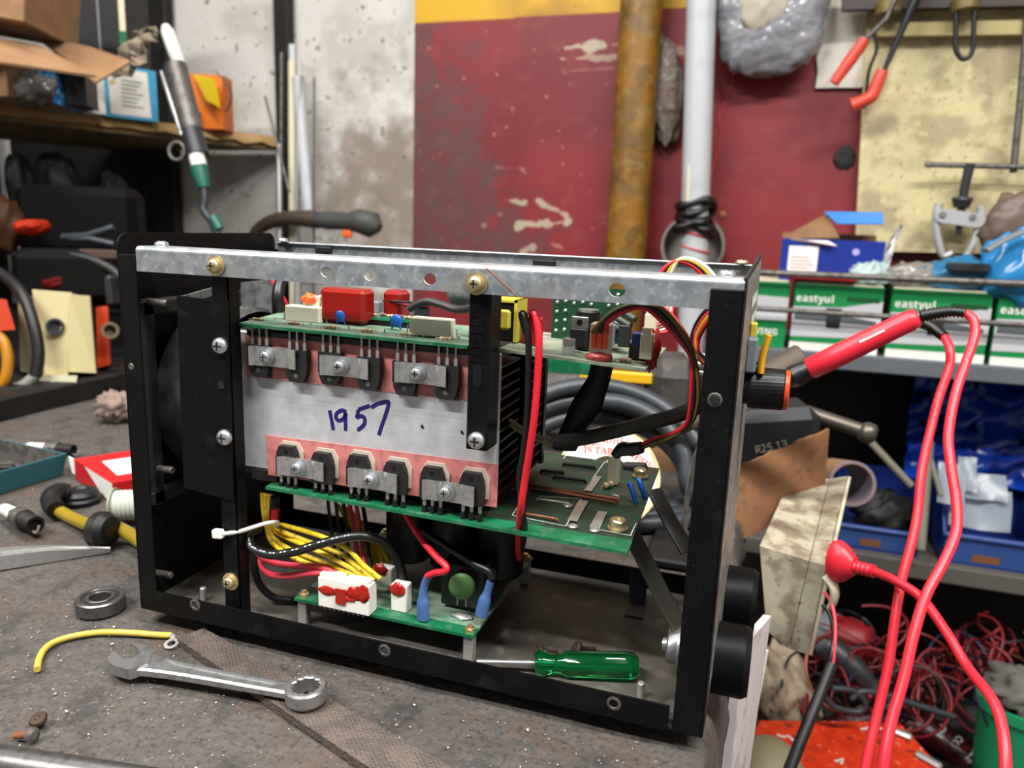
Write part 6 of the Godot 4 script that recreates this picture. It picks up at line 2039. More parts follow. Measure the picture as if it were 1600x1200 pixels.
func floor_pile() -> void:
	var rg := RandomNumberGenerator.new()
	rg.seed = 11
	# orange case
	var y := -0.42
	var q := [py(1150, 1210, y), py(1187, 1126, y), py(1404, 1128, y), py(1484, 1215, y)]
	var oc := thing("orange_case", "scuffed orange metal case with steel latches on the floor below the cords", "case", Vector3(q[2].x, -0.70, q[2].z))
	var st := mb()
	var dn := Vector3(0, -0.28, 0)
	hexa(st, [q[0], q[1], q[2], q[3], q[0] + dn, q[1] + dn, q[2] + dn, q[3] + dn])
	part(st, "case_body", tmat("paint_orange", paint(512, Color(0.78, 0.2, 0.06), [[103, 0.015, 4, Color(0.68, 0.15, 0.05), 0.45, 0.75, 0.7], [104, 0.04, 4, Color(0.82, 0.55, 0.45), 0.74, 0.84, 0.8], [105, 0.02, 4, Color(0.3, 0.13, 0.1), 0.72, 0.85, 0.7]]), 0.2, 0.5), oc)
	for p in [[1395, 1145, 1425, 1157], [1430, 1180, 1470, 1203]]:
		st = mb()
		var a := py(p[0], p[1], y)
		var b := py(p[2], p[3], y)
		box(st, (a + b) * 0.5 + Vector3(0, 0.004, 0), Vector3(a.distance_to(b), 0.008, 0.012), 0.003, frame_on(a, b).basis)
		part(st, "latch", M.tin, oc)
	for s in [[[1214, 1148], [1224, 1152], [1232, 1150], [1240, 1158], [1252, 1164]], [[1345, 1140], [1362, 1137], [1378, 1139]], [[1305, 1190], [1318, 1186], [1314, 1194]]]:
		st = mb()
		var pts := []
		for p in s: pts.append(py(p[0], p[1], y))
		ribbon(st, pts, 0.004, Vector3.UP, 0.0005)
		part(st, "white_scratch", M.silk_white, oc)
	# beige round tub
	st = mb()
	var tc := pd(1195, 1215, 0.98)
	lathe(st, [[0.0, -0.12], [0.055, -0.12], [0.062, -0.02], [0.05, 0.02], [0.025, 0.045], [0.0, 0.05]], Transform3D(Basis(Vector3(0, 0, 1), -0.25), tc), 26, true)
	single(st, "beige_tub", mat("beige_tub", Color(0.5, 0.46, 0.35), 0.6), "rounded beige plastic tub beside the orange case", "tub")
	# dirty sacking
	st = mb()
	lump(st, pd(1218, 1085, 1.2), Vector3(0.05, 0.075, 0.05), 0.5, 31, 18, 1.8, Basis(Vector3(0, 0, 1), 0.5))
	single(st, "sacking", tmat("sacking", paint(256, Color(0.6, 0.54, 0.45), [[106, 0.02, 4, Color(0.34, 0.27, 0.2), 0.5, 0.75, 0.8]]), 0.12, 0.95), "pale dirty sacking heaped beside the orange case", "cloth")
	# red angle grinder
	var g0 := pd(1262, 985, 1.3)
	var g1 := pd(1372, 1040, 1.22)
	var gr := thing("angle_grinder", "red angle grinder lying in the heap of cables below the socket box", "angle grinder", Vector3(g0.x, -0.55, g0.z))
	st = mb()
	lathe(st, [[0.0, -0.06], [0.035, -0.055], [0.04, 0.0], [0.036, 0.06], [0.028, 0.1], [0.0, 0.105]], aim(g0, g1 - g0 + Vector3(0, 0.03, 0)), 22, true)
	part(st, "motor_body", mat("grinder_red", Color(0.5, 0.05, 0.07), 0.5), gr)
	st = mb()
	lathe(st, [[0.036, 0.03], [0.0395, 0.03], [0.038, 0.05], [0.0345, 0.05]], aim(g0, g1 - g0 + Vector3(0, 0.03, 0)), 22)
	part(st, "grey_band", M.grey_plastic, gr)
	st = mb()
	tube(st, smooth_path(pds([[1290, 1008, 1.18], [1330, 1040, 1.16], [1360, 1070, 1.15], [1392, 1098, 1.14]]), 5), [0.02, 0.021, 0.021, 0.02, 0.019, 0.018, 0.018, 0.017, 0.016, 0.014, 0.012, 0.012, 0.01, 0.008, 0.006, 0.005], 14)
	part(st, "side_handle", M.dark_plastic, gr)
	# tangle of wires: nobody could count it
	var tg := thing("wire_tangle", "tangle of red, pink, black and blue wire offcuts heaped under the shelf", "wires", Vector3(0.78, -0.70, -0.95))
	tg.set_meta("kind", "stuff")
	var cols := [mat("wire_shaded_red", Color(0.42, 0.06, 0.08), 0.5), mat("wire_shaded_pink", Color(0.5, 0.14, 0.17), 0.5), M.wire_black, mat("wire_navy", Color(0.06, 0.08, 0.2), 0.5), M.copper]  # red and pink darkened so the colour carries the heap's shade
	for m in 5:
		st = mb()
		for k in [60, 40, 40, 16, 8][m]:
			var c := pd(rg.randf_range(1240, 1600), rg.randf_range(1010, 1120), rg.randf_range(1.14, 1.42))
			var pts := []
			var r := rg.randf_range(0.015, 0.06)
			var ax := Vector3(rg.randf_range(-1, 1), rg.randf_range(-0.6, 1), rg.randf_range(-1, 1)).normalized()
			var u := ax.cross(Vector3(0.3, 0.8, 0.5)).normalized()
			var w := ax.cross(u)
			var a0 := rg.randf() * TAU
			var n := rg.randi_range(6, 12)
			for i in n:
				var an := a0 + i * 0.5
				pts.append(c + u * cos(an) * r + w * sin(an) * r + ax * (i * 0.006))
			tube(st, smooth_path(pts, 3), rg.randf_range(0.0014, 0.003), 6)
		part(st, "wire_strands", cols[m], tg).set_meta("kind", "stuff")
	st = mb()
	lump(st, Vector3(0.78, -0.66, -0.95), Vector3(0.36, 0.17, 0.22), 0.4, 41, 20, 2.0)
	part(st, "scrap_heap", M.dark_iron, tg).set_meta("kind", "stuff")
	for w in [[[1330, 1092], [1350, 1080], [1390, 1088], [1440, 1104], [1490, 1120]], [[1300, 1075], [1335, 1080], [1352, 1100], [1340, 1112], [1305, 1105], [1290, 1090]]]:
		var pts := []
		for p in w: pts.append(pd(p[0], p[1], 1.1))
		st = mb()
		tube(st, smooth_path(pts, 6), 0.0045, 10)
		single(st, "grey_cable", M.cable_grey, "stiff grey cable lying straight over the wire heap" if w[0][0] == 1330 else "grey cable looped over itself beside the sacking", "cable")
	# green pot with a grey rag in it
	var gc := pd(1590, 1150, 1.12)
	var gp := thing("green_pot", "green plastic pot stuffed with a grey rag beside the wire heap", "pot", gc - Vector3(0, 0.09, 0))
	st = mb()
	lathe(st, [[0.0, -0.09], [0.045, -0.09], [0.056, 0.04], [0.061, 0.045], [0.061, 0.06], [0.055, 0.06], [0.05, -0.05], [0.0, -0.06]], Transform3D(Basis.IDENTITY, gc), 30)
	part(st, "pot", mat("pot_green", Color(0.1, 0.5, 0.32), 0.45), gp)
	st = mb()
	lump(st, gc + Vector3(0, 0.07, 0), Vector3(0.052, 0.032, 0.052), 0.5, 33, 16, 2.2)
	part(st, "rag", mat("rag_grey", Color(0.36, 0.35, 0.32), 0.95), gp)
	# maroon rubber ring with painted figures, leaning on the heap
	var mc := pd(1402, 1275, 1.2)
	var fn := ((CAM.origin - mc).normalized() + Vector3(0, 0.25, 0)).normalized()
	var fx := Vector3.UP.cross(fn).normalized()
	var fy := fn.cross(fx)
	var mbz := thing("maroon_ring", "thick maroon rubber ring with white painted figures beside the orange case", "rubber ring", mc - Vector3(0, 0.14, 0))
	st = mb()
	var ring := []
	for i in 49: ring.append(mc + (fx * cos(TAU * i / 48.0) + fy * sin(TAU * i / 48.0)) * 0.142)
	tube(st, ring, 0.0245, 16)
	part(st, "ring_body", mat("maroon_rubber", Color(0.22, 0.04, 0.05), 0.35), mbz)
	for k in 4:
		var an := 1.28 - k * 0.16
		var d := fx * cos(an) + fy * sin(an)
		letters("2819"[k], 0.02, 0.0008, face_xf(mc + d * 0.146 + fn * 0.0243, -fx * sin(an) * -1.0 + fy * cos(an) * -1.0, d), "painted_figure", M.silk_white, mbz)
	# black ring beyond
	st = mb()
	var tyc := pd(1625, 1330, 1.3)
	ring = []
	for i in 49: ring.append(tyc + (fx * cos(TAU * i / 48.0) + fy * sin(TAU * i / 48.0)) * 0.2)
	tube(st, ring, 0.024, 16)
	single(st, "black_ring", M.black_rubber, "black rubber ring beyond the maroon one", "rubber ring")

func right_shelf() -> void:
	var sf := -0.95
	var sh := thing("steel_shelf", "grey steel shelf rack with wire rails against the red wall", "shelf", Vector3(0.75, -0.70, -1.08))
	var top := 0.097
	var st := mb()
	bx2(st, Vector3(0.30, top - 0.027, WALL + 0.02), Vector3(1.25, top, sf), 0.002)
	part(st, "upper_board", M.shelf_grey, sh)
	st = mb()
	bx2(st, Vector3(0.36, -0.268, WALL + 0.02), Vector3(1.25, -0.238, sf), 0.002)
	part(st, "lower_board", mat("board_dusty", Color(0.3, 0.28, 0.26), 0.7), sh)
	for x in [0.30, 1.23]:
		for z in [sf - 0.012, WALL + 0.03]:
			st = mb()
			bx2(st, Vector3(x, -0.70, z - 0.012), Vector3(x + 0.025, top - 0.027, z + 0.012), 0.001)
			part(st, "post", M.dark_iron, sh)
	st = mb()
	bx2(st, Vector3(0.30, -0.70, WALL + 0.012), Vector3(1.25, 0.07, WALL + 0.018))
	part(st, "back_sheet", mat("back_brown", Color(0.09, 0.055, 0.05), 0.8), sh)
	for e in [[1150, 424, 1650, 446], [1150, 480, 1650, 511]]:
		st = mb()
		cyl(st, pz(e[0], e[1], sf + 0.012), pz(e[2], e[3], sf + 0.012), 0.0055 if e[1] == 424 else 0.0045, 12)
		part(st, "wire_rail", M.dull_steel, sh)
	# green and white cartons
	var boxes := [[0.352, 0.426, "green and white carton beside the machine's control panel"], [0.434, 0.568, "green and white carton behind the soldering iron's handle, under the open blue carton"], [0.580, 0.720, "green and white carton behind the cord's arch, under the bagged parts"], [0.728, 0.862, "green and white carton under the sky-blue package"]]
	for i in 4:
		var x0: float = boxes[i][0]
		var x1: float = boxes[i][1]
		var h := 0.108
		var zf := sf - 0.012
		var gb := thing("green_carton", boxes[i][2], "box", Vector3((x0 + x1) * 0.5, top, zf - 0.06), "green and white cartons on the steel shelf")
		st = mb()
		bx2(st, Vector3(x0, top, zf - 0.12), Vector3(x1, top + h, zf), 0.0008)
		part(st, "carton_body", M.green_print, gb)
		var z := zf + 0.0006
		var ww := x1 - x0
		var pq := func(s: float, t: float) -> Vector3: return Vector3(x0 + ww * s, top + h * t, z)
		st = mb()
		if i == 0: qn(st, pq.call(0.0, 0.42), pq.call(1.0, 0.42), pq.call(1.0, 0.78), pq.call(0.0, 0.8), Vector3(0, 0, 1))
		else: poly(st, [pq.call(0.0, 0.2), pq.call(0.55, 0.22), pq.call(1.0, 0.28), pq.call(1.0, 0.8), pq.call(0.55, 0.68), pq.call(0.0, 0.66)], Vector3((x0 + x1) * 0.5, top + h * 0.4, z - 1.0))
		part(st, "white_panel", mat("panel_pale%d" % i, Color(0.72, 0.72, 0.73), 0.6), gb)
		if i > 0:
			st = mb()
			qn(st, pq.call(0.0, 0.0), pq.call(1.0, 0.0), pq.call(1.0, 0.13), pq.call(0.0, 0.12), Vector3(0, 0, 1))
			part(st, "white_base_band", M.paper_white, gb)
			st = mb()
			poly(st, [pq.call(0.02, 0.46) + Vector3(0, 0, 0.0003), pq.call(0.95, 0.44) + Vector3(0, 0, 0.0003), pq.call(0.95, 0.5) + Vector3(0, 0, 0.0003), pq.call(0.5, 0.58) + Vector3(0, 0, 0.0003), pq.call(0.02, 0.56) + Vector3(0, 0, 0.0003)], Vector3((x0 + x1) * 0.5, top + h * 0.4, z - 1.0))
			part(st, "tool_picture", M.ink_grey, gb)
			st = mb()
			qn(st, pq.call(0.4, 0.36) + Vector3(0, 0, 0.0005), pq.call(0.55, 0.36) + Vector3(0, 0, 0.0005), pq.call(0.56, 0.66) + Vector3(0, 0, 0.0005), pq.call(0.38, 0.66) + Vector3(0, 0, 0.0005), Vector3(0, 0, 1))
			part(st, "tool_picture", M.dark_plastic, gb)
			letters("eastyul", 0.0125, 0.0006, Transform3D(Basis.IDENTITY, pq.call(0.24, 0.79)), "lettering", M.paper_white, gb, "Droid Sans", true)
			st = mb()
			qn(st, pq.call(0.6, 0.78), pq.call(0.96, 0.77), pq.call(0.96, 0.84), pq.call(0.6, 0.84), Vector3(0, 0, 1))
			part(st, "dark_print", mat("print_darkgreen%d" % i, Color(0.0, 0.27, 0.1), 0.5), gb)
		else: letters("LIVING", 0.011, 0.0006, Transform3D(Basis.IDENTITY, pq.call(0.5, 0.24)), "lettering", M.paper_white, gb, "Droid Sans", true)
		st = mb()
		bx2(st, Vector3(x0 + 0.002, top + h, zf - 0.118), Vector3(x1 - 0.002, top + h + 0.003, zf - 0.002), 0.0005)
		part(st, "lid_edge", M.cream_plastic, gb)
	# open blue carton on top
	var ty := top + 0.112
	var bb := thing("blue_carton", "open blue carton with a white printed table on its front", "box", Vector3(0.48, ty, -1.05))
	var bz := -1.0
	var b0 := pz(1217, 430, bz)
	var b1 := pz(1345, 432, bz)
	var bh: float = pz(1225, 372, bz).y - ty
	var blue := mat("carton_blue", Color(0.05, 0.16, 0.5), 0.4)
	st = mb()
	bx2(st, Vector3(b0.x, ty, bz - 0.002), Vector3(b1.x + 0.03, ty + bh, bz))
	part(st, "carton_front", blue, bb)
	st = mb()
	bx2(st, Vector3(b0.x, ty, bz - 0.13), Vector3(b0.x + 0.002, ty + bh, bz))
	part(st, "carton_side", M.cardboard, bb)
	st = mb()
	bx2(st, Vector3(b1.x + 0.03, ty, bz - 0.13), Vector3(b1.x + 0.032, ty + bh, bz))
	part(st, "carton_side", M.grey_plastic, bb)
	st = mb()
	bx2(st, Vector3(b0.x, ty, bz - 0.13), Vector3(b1.x + 0.03, ty + bh + 0.01, bz - 0.128))
	part(st, "carton_back", M.cardboard, bb)
	st = mb()
	plate(st, [Vector3(b0.x + 0.065, ty + bh + 0.048, bz - 0.1), Vector3(b1.x + 0.035, ty + bh + 0.05, bz - 0.12), Vector3(b1.x + 0.03, ty + bh + 0.03, bz - 0.06), Vector3(b0.x + 0.085, ty + bh + 0.028, bz - 0.05)], 0.002)
	part(st, "raised_flap", mat("flap_skyblue", Color(0.22, 0.5, 0.8), 0.5), bb)
	st = mb()
	plate(st, [Vector3(b0.x, ty + bh, bz - 0.12), Vector3(b0.x + 0.07, ty + bh + 0.045, bz - 0.11), Vector3(b0.x + 0.09, ty + bh + 0.004, bz - 0.03), Vector3(b0.x + 0.005, ty + bh, bz - 0.01)], 0.002)
	part(st, "side_flap", M.cardboard, bb)
	st = mb()
	plate(st, [Vector3(b0.x + 0.008, ty + bh - 0.001, bz - 0.001), Vector3(b0.x + 0.07, ty + bh - 0.001, bz - 0.001), Vector3(b0.x + 0.085, ty + bh - 0.009, bz + 0.012), Vector3(b0.x + 0.02, ty + bh + 0.001, bz + 0.004)], 0.0012)
	part(st, "front_flap", M.paper_white, bb)
	st = mb()
	bx2(st, Vector3(b0.x + 0.012, ty + 0.004, bz), Vector3(b0.x + 0.058, ty + bh - 0.012, bz + 0.0006))
	var tb := part(st, "printed_table", M.paper_white, bb)
	for k in 6:
		st = mb()
		bx2(st, Vector3(b0.x + 0.016, ty + 0.008 + k * 0.0058, bz + 0.0006), Vector3(b0.x + 0.052 - 0.004 * (k % 3), ty + 0.0095 + k * 0.0058, bz + 0.0008))
		part(st, "text_line", M.ink_grey, tb)
	st = mb()
	lathe(st, [[0.0, 0.0], [0.0055, 0.0], [0.0055, 0.0006], [0.0, 0.0006]], aim(Vector3(b1.x - 0.012, ty + bh - 0.018, bz), Vector3(0, 0, 1)), 20)
	part(st, "round_mark", mat("mark_lilac", Color(0.62, 0.6, 0.8), 0.5), bb)
	# red tray under it and clear bags
	st = mb()
	box(st, Vector3(0.475, top + 0.116, -1.0) + Vector3(0, 0.003, 0.02), Vector3(0.1, 0.006, 0.05), 0.001)
	single(st, "red_packet", M.carton_red, "flat red packet under the open blue carton", "packet")
	var film := mat("bag_film", Color(0.55, 0.58, 0.62, 0.6), 0.3)
	film.transparency = BaseMaterial3D.TRANSPARENCY_ALPHA
	st = mb()
	lump(st, pd(1360, 432, 1.25), Vector3(0.03, 0.022, 0.025), 0.7, 51, 14, 2.5)
	single(st, "parts_bag", mat("bag_pale", Color(0.6, 0.68, 0.66), 0.3), "crumpled pale plastic bag slumped beside the blue carton", "bag")
	st = mb()
	var rows := []
	for i in 6:
		var row := []
		for j in 5:
			var a := pd(1372, 430, 1.26).lerp(pd(1408, 352, 1.27), i / 5.0)
			row.append(a + Vector3(0.022 * (j / 4.0 - 0.5) * (1.0 - i / 7.0), 0, 0.006 * sin(j * 2.0 + i)))
		rows.append(row)
	sheet(st, rows, 0.001)
	single(st, "bag_neck", mat("film_white", Color(0.72, 0.71, 0.7), 0.35), "twisted upright neck of a clear bag in front of the beige board", "bag")
	st = mb()
	lump(st, pd(1428, 438, 1.24), Vector3(0.05, 0.026, 0.03), 0.55, 52, 16, 2.6)
	single(st, "parts_bag", mat("bag_grey", Color(0.47, 0.45, 0.42), 0.25), "clear bag of small grey parts on the third green carton", "bag")
	st = mb()
	lump(st, pd(1500, 432, 1.22), Vector3(0.062, 0.03, 0.035), 0.4, 53, 16, 1.9)
	single(st, "packed_part", mat("pack_teal", Color(0.14, 0.4, 0.55), 0.3), "teal plastic packet beneath the gear puller", "packet")
	st = mb()
	box(st, pd(1512, 418, 1.18), Vector3(0.055, 0.014, 0.03), 0.003, Basis(Vector3.UP, 0.1))
	single(st, "moulded_part", M.dark_plastic, "dark grey moulded part lying on the teal packet", "part")
	var pk := thing("sky_blue_package", "glossy sky-blue package sagging over the last green carton", "package", pd(1590, 470, 1.16))
	st = mb()
	lump(st, pd(1605, 425, 1.17), Vector3(0.065, 0.062, 0.03), 0.35, 54, 18, 1.6, Basis(Vector3(0, 0, 1), 0.4))
	part(st, "package", mat("pack_sky", Color(0.15, 0.48, 0.7), 0.22), pk)
	st = mb()
	tube(st, smooth_path(pds([[1540, 392, 1.13], [1570, 375, 1.13], [1600, 362, 1.13], [1640, 350, 1.13]]), 4), 0.008, 8, 0.5)
	part(st, "grey_strip", M.grey_plastic, pk)
	st = mb()
	lump(st, pd(1575, 350, 1.25), Vector3(0.035, 0.05, 0.02), 0.4, 55, 14, 1.6, Basis(Vector3(0, 0, 1), -0.4))
	single(st, "brown_bag", mat("bag_brown", Color(0.38, 0.31, 0.27), 0.5), "brown plastic bag hanging beside the gear puller", "bag")
	# lower shelf: blue bins, sheet, tube, slats
	var by := -0.238
	for b in [[1465, 1640, 0.125, "blue parts bin holding clear bags on the lower shelf"], [1300, 1430, 0.10, "blue parts bin of dark fittings behind the cardboard tube"]]:
		var f0 := pz(b[0], 890, sf - 0.02)
		var f1 := pz(b[1], 890, sf - 0.02)
		var bin := thing("parts_bin", b[3], "bin", Vector3((f0.x + f1.x) * 0.5, by, sf - 0.1), "blue bins on the lower shelf")
		var zf := sf - 0.02
		var h: float = b[2]
		st = mb()
		bx2(st, Vector3(f0.x, by, zf - 0.18), Vector3(f1.x, by + 0.004, zf))
		part(st, "bin_floor", M.blue_plastic, bin)
		st = mb()
		bx2(st, Vector3(f0.x, by, zf - 0.004), Vector3(f1.x, by + h * 0.38, zf), 0.001)
		bx2(st, Vector3(f0.x, by + h * 0.36, zf - 0.006), Vector3(f1.x, by + h * 0.42, zf + 0.006), 0.002)
		part(st, "bin_lip", mat("bin_blue%d" % int(b[0]), Color(0.14, 0.25, 0.46), 0.45), bin)
		for x in [f0.x, f1.x - 0.004]:
			st = mb()
			var pf := PackedVector2Array([Vector2(0, 0), Vector2(0.18, 0), Vector2(0.18, h), Vector2(0.08, h), Vector2(0, h * 0.4)])
			prism(st, pf, 0.004, Transform3D(Basis(Vector3(0, 0, -1), Vector3(0, 1, 0), Vector3(1, 0, 0)), Vector3(x, by, zf)))
			part(st, "bin_side", M.blue_plastic, bin)
		st = mb()
		bx2(st, Vector3(f0.x, by, zf - 0.184), Vector3(f1.x, by + h, zf - 0.18))
		part(st, "bin_back", M.blue_plastic, bin)
		st = mb()
		bx2(st, Vector3(lerpf(f0.x, f1.x, 0.3), by + 0.008, zf), Vector3(lerpf(f0.x, f1.x, 0.55), by + 0.02, zf + 0.0008))
		part(st, "bin_tag", mat("tag_amber%d" % int(b[0]), Color(0.42, 0.25, 0.1), 0.6), bin)
	for p in [[1535, 800, 0.045, 0.03, 61], [1490, 760, 0.02, 0.03, 62], [1545, 765, 0.03, 0.018, 63], [1515, 745, 0.014, 0.025, 64]]:
		st = mb()
		var cc := pd(p[0], p[1], 1.25)
		rows = []
		for i in 5:
			var row := []
			for j in 5: row.append(cc + Vector3(p[2] * (j / 2.0 - 1.0), p[3] * (i / 2.0 - 1.0), 0.004 * sin(i * 1.3 + j * 1.6 + p[4]) - 0.03 * (i / 4.0)))
			rows.append(row)
		sheet(st, rows, 0.001)
		single(st, "clear_packet", film, {61: "wide clear packet lying at the bin's lip", 62: "crumpled clear packet standing at the bin's side", 63: "clear packet with a white fold stacked behind the wide one", 64: "small pointed clear packet rising above the others in the bin"}[p[4]], "packet")
	st = mb()
	lump(st, Vector3(0.62, by + 0.05, -1.04), Vector3(0.05, 0.035, 0.05), 0.6, 65, 14, 3.0)
	single(st, "dark_fittings", M.dark_iron, "heap of small dark fittings in the blue bin", "fittings").set_meta("kind", "stuff")
	st = mb()
	rows = []
	var ns := FastNoiseLite.new()
	ns.seed = 8; ns.frequency = 7.0; ns.fractal_octaves = 3
	for i in 16:
		var row := []
		for j in 28:
			var x := 0.66 + 0.42 * j / 27.0
			var yy := by + 0.10 + 0.19 * i / 15.0
			row.append(Vector3(x, yy, -1.12 + 0.06 * ns.get_noise_2d(x * 2.0, yy * 2.4) - 0.03 * i / 15.0 + 0.012 * ns.get_noise_2d(x * 9.0, yy * 9.0)))
		rows.append(row)
	sheet(st, rows, 0.002)
	single(st, "blue_sheeting", mat("sheeting_blue", Color(0.03, 0.2, 0.58), 0.28), "crumpled dark blue plastic sheeting stuffed at the back of the lower shelf", "plastic sheet")
	var ctube := thing("cardboard_tube", "short brown cardboard tube with purple-grey inside, lying behind the socket box", "cardboard tube", pd(1300, 790, 1.12))
	st = mb()
	var c0 := pd(1332, 756, 1.05)
	lathe(st, [[0.027, 0.0], [0.031, 0.0], [0.031, 0.1], [0.027, 0.1]], aim(c0, pd(1285, 745, 1.2) - c0), 32)
	part(st, "outer_wall", M.cardboard, ctube)
	st = mb()
	lathe(st, [[0.0268, 0.1], [0.0268, 0.0005], [0.0295, -0.0004], [0.031, 0.0]], aim(c0, pd(1285, 745, 1.2) - c0), 32)
	part(st, "inner_wall", mat("tube_purple", Color(0.42, 0.37, 0.42), 0.6), ctube)
	for p in [[[1452, 690], [1438, 860], 0.008], [[1450, 700], [1470, 775], 0.004], [[1360, 690], [1425, 760], 0.006]]:
		st = mb()
		var a := pd(p[0][0], p[0][1], 1.27)
		var b := pd(p[1][0], p[1][1], 1.24)
		cyl(st, a, b, p[2], 10, 0.001)
		single(st, "slat" if p[2] > 0.005 else "stick", mat("slat_grey%d" % int(p[2] * 1000), Color(0.4, 0.38, 0.32), 0.7), {8: "upright pale grey slat between the blue bins", 4: "thin slanting stick leaning on the pale slat", 6: "grey rod slanting down from the vise handle's end"}[int(p[2] * 1000)], "stick")

func wall_things() -> void:
	var z := WALL + 0.06
	# yellow painted pipe
	var a := pz(1003, 0, z)
	var b := pz(977, 405, z)
	var d := (b - a) / (b.y - a.y)
	var st := mb()
	cyl(st, b + d * (-0.70 - b.y), a + d * (1.3 - a.y), 0.041, 36, 0.002)
	single(st, "yellow_pipe", tmat("pipe_ochre", paint(512, Color(0.5, 0.34, 0.07), [[111, 0.008, 5, Color(0.38, 0.28, 0.14), 0.4, 0.65, 0.8], [112, 0.02, 4, Color(0.55, 0.44, 0.25), 0.55, 0.8, 0.6], [113, 0.012, 4, Color(0.22, 0.15, 0.08), 0.68, 0.82, 0.6]]), 0.3, 0.45), "ochre yellow painted pipe leaning against the red wall", "pipe")
	# white pipe with taped bundle and red string
	z = WALL + 0.1
	a = pz(1096, 0, z)
	b = pz(1084, 415, z)
	d = (b - a) / (b.y - a.y)
	var wp := thing("white_pipe", "white plastic pipe in front of the red wall, bound with black tape and red string", "pipe", Vector3(b.x, -0.70, b.z))
	st = mb()
	cyl(st, b + d * (-0.70 - b.y), a + d * (1.3 - a.y), 0.0265, 32, 0.001)
	part(st, "pipe_wall", tmat("pvc_white", paint(256, Color(0.69, 0.7, 0.71), [[114, 0.012, 4, Color(0.6, 0.6, 0.59), 0.5, 0.8, 0.6]]), 0.3, 0.4), wp)
	st = mb()
	for k in 5:
		var ring := []
		var rr := []
		for i in 25:
			var an := TAU * i / 24.0
			var c := pz(1087, 322 + k * 9, z)
			ring.append(c + Vector3(cos(an) * 0.031, sin(an * 2.0 + k) * 0.006 + 0.006 * sin(an + k * 1.3), sin(an) * 0.031)); rr.append(0.0075 + 0.003 * sin(an * 3.0 + k * 2.0))
		tube(st, ring, rr, 8)
	tube(st, smooth_path([pz(1087, 345, z + 0.03), pz(1070, 352, z + 0.035), pz(1056, 355, z + 0.03), pz(1064, 360, z + 0.02)], 4), 0.01, 8, 0.6)
	part(st, "tape_wrap", M.black_plastic, wp)
	for v in [366, 389]:
		st = mb()
		var ring := []
		for i in 25:
			var an := TAU * i / 24.0
			ring.append(pz(1086, v, z) + Vector3(cos(an) * 0.0275, 0.006 * cos(an) * -1.0, sin(an) * 0.0275))
		tube(st, ring, 0.0018, 6)
		part(st, "string", M.wire_red, wp)
	st = mb()
	tube(st, pzs([[1077, 255, z + 0.02], [1075, 300, z + 0.024], [1074, 330, z + 0.024]]), 0.004, 8)
	part(st, "side_cable", M.cream_plastic, wp)
	# open end of a wide grey-white pipe stub
	st = mb()
	var oc := pz(1082, 385, WALL + 0.04)
	lathe(st, [[0.056, -0.036], [0.062, -0.036], [0.063, 0.0], [0.062, 0.004], [0.058, 0.004], [0.056, 0.0], [0.056, -0.034], [0.0, -0.034]], aim(oc, Vector3(0.0, 0.0, 1.0)), 44)
	single(st, "pipe_stub", mat("stub_grey", Color(0.55, 0.53, 0.5), 0.45), "round open end of a wide grey-white pipe behind the taped white pipe", "pipe")
	st = mb()
	lathe(st, [[0.0, 0.0], [0.008, 0.0], [0.0075, 0.002], [0.003, 0.003], [0.0, 0.003]], aim(pz(1129, 336, WALL + 0.004), Vector3(0, 0, 1)), 18)
	single(st, "wall_bolt", M.copper, "rusty washer and bolt in the red wall beside the taped pipe", "bolt")
	# cloth hanging behind the pipes
	st = mb()
	lump(st, pz(1040, 140, WALL + 0.03), Vector3(0.036, 0.1, 0.02), 0.3, 71, 20, 1.2, Basis(Vector3(0, 0, 1), 0.12))
	single(st, "hanging_rag", tmat("rag_brown", paint(256, Color(0.42, 0.38, 0.34), [[115, 0.02, 4, Color(0.25, 0.18, 0.14), 0.5, 0.75, 0.8], [116, 0.03, 3, Color(0.6, 0.58, 0.54), 0.6, 0.8, 0.7]]), 0.12, 0.9), "grey-brown rag hanging between the yellow and the white pipe", "rag")
	# grey plastic bag
	var bag := thing("plastic_bag", "full grey plastic bag hanging in front of the red wall", "bag", pz(1200, 100, WALL + 0.08))
	st = mb()
	var ns := FastNoiseLite.new()
	ns.seed = 72; ns.frequency = 1.5; ns.fractal_octaves = 4
	var c0 := pz(1207, -20, WALL + 0.055)
	var at := func(i: int, j: int) -> Vector3:
		var th := PI * i / 24.0
		var ph := TAU * j / 40.0
		var dv := Vector3(sin(th) * cos(ph), cos(th), sin(th) * sin(ph))
		var box_ := Vector3(signf(dv.x) * pow(absf(dv.x), 0.6), signf(dv.y) * pow(absf(dv.y), 0.6), dv.z)
		return c0 + box_ * Vector3(0.098, 0.148, 0.045) * (1.0 + 0.1 * ns.get_noise_3dv(dv * 0.7) + 0.022 * sin(dv.x * 20.0 + dv.y * 4.0 + 5.0 * ns.get_noise_3dv(dv)))
	st.set_smooth_group(1)
	for i in 24:
		for j in 40: poly(st, [at.call(i, j), at.call(i, (j + 1) % 40), at.call(i + 1, (j + 1) % 40), at.call(i + 1, j)], c0)
	part(st, "film", tmat("bag_silver", paint(512, Color(0.55, 0.55, 0.57), [[117, 0.01, 3, Color(0.44, 0.44, 0.46), 0.4, 0.75, 0.8]]), 0.3, 0.2, 0.0, bump(119, 0.03, 3, 256, 9.0), 1.0), bag)
	st = mb()
	lump(st, pz(1192, 2, WALL + 0.088), Vector3(0.045, 0.055, 0.02), 0.3, 73, 18, 1.2)
	part(st, "pale_contents", mat("bag_content", Color(0.66, 0.62, 0.56), 0.5), bag)
	# torn white paper
	st = mb()
	var pp := PackedVector2Array()
	var po := pz(1320, 60, WALL + 0.012)
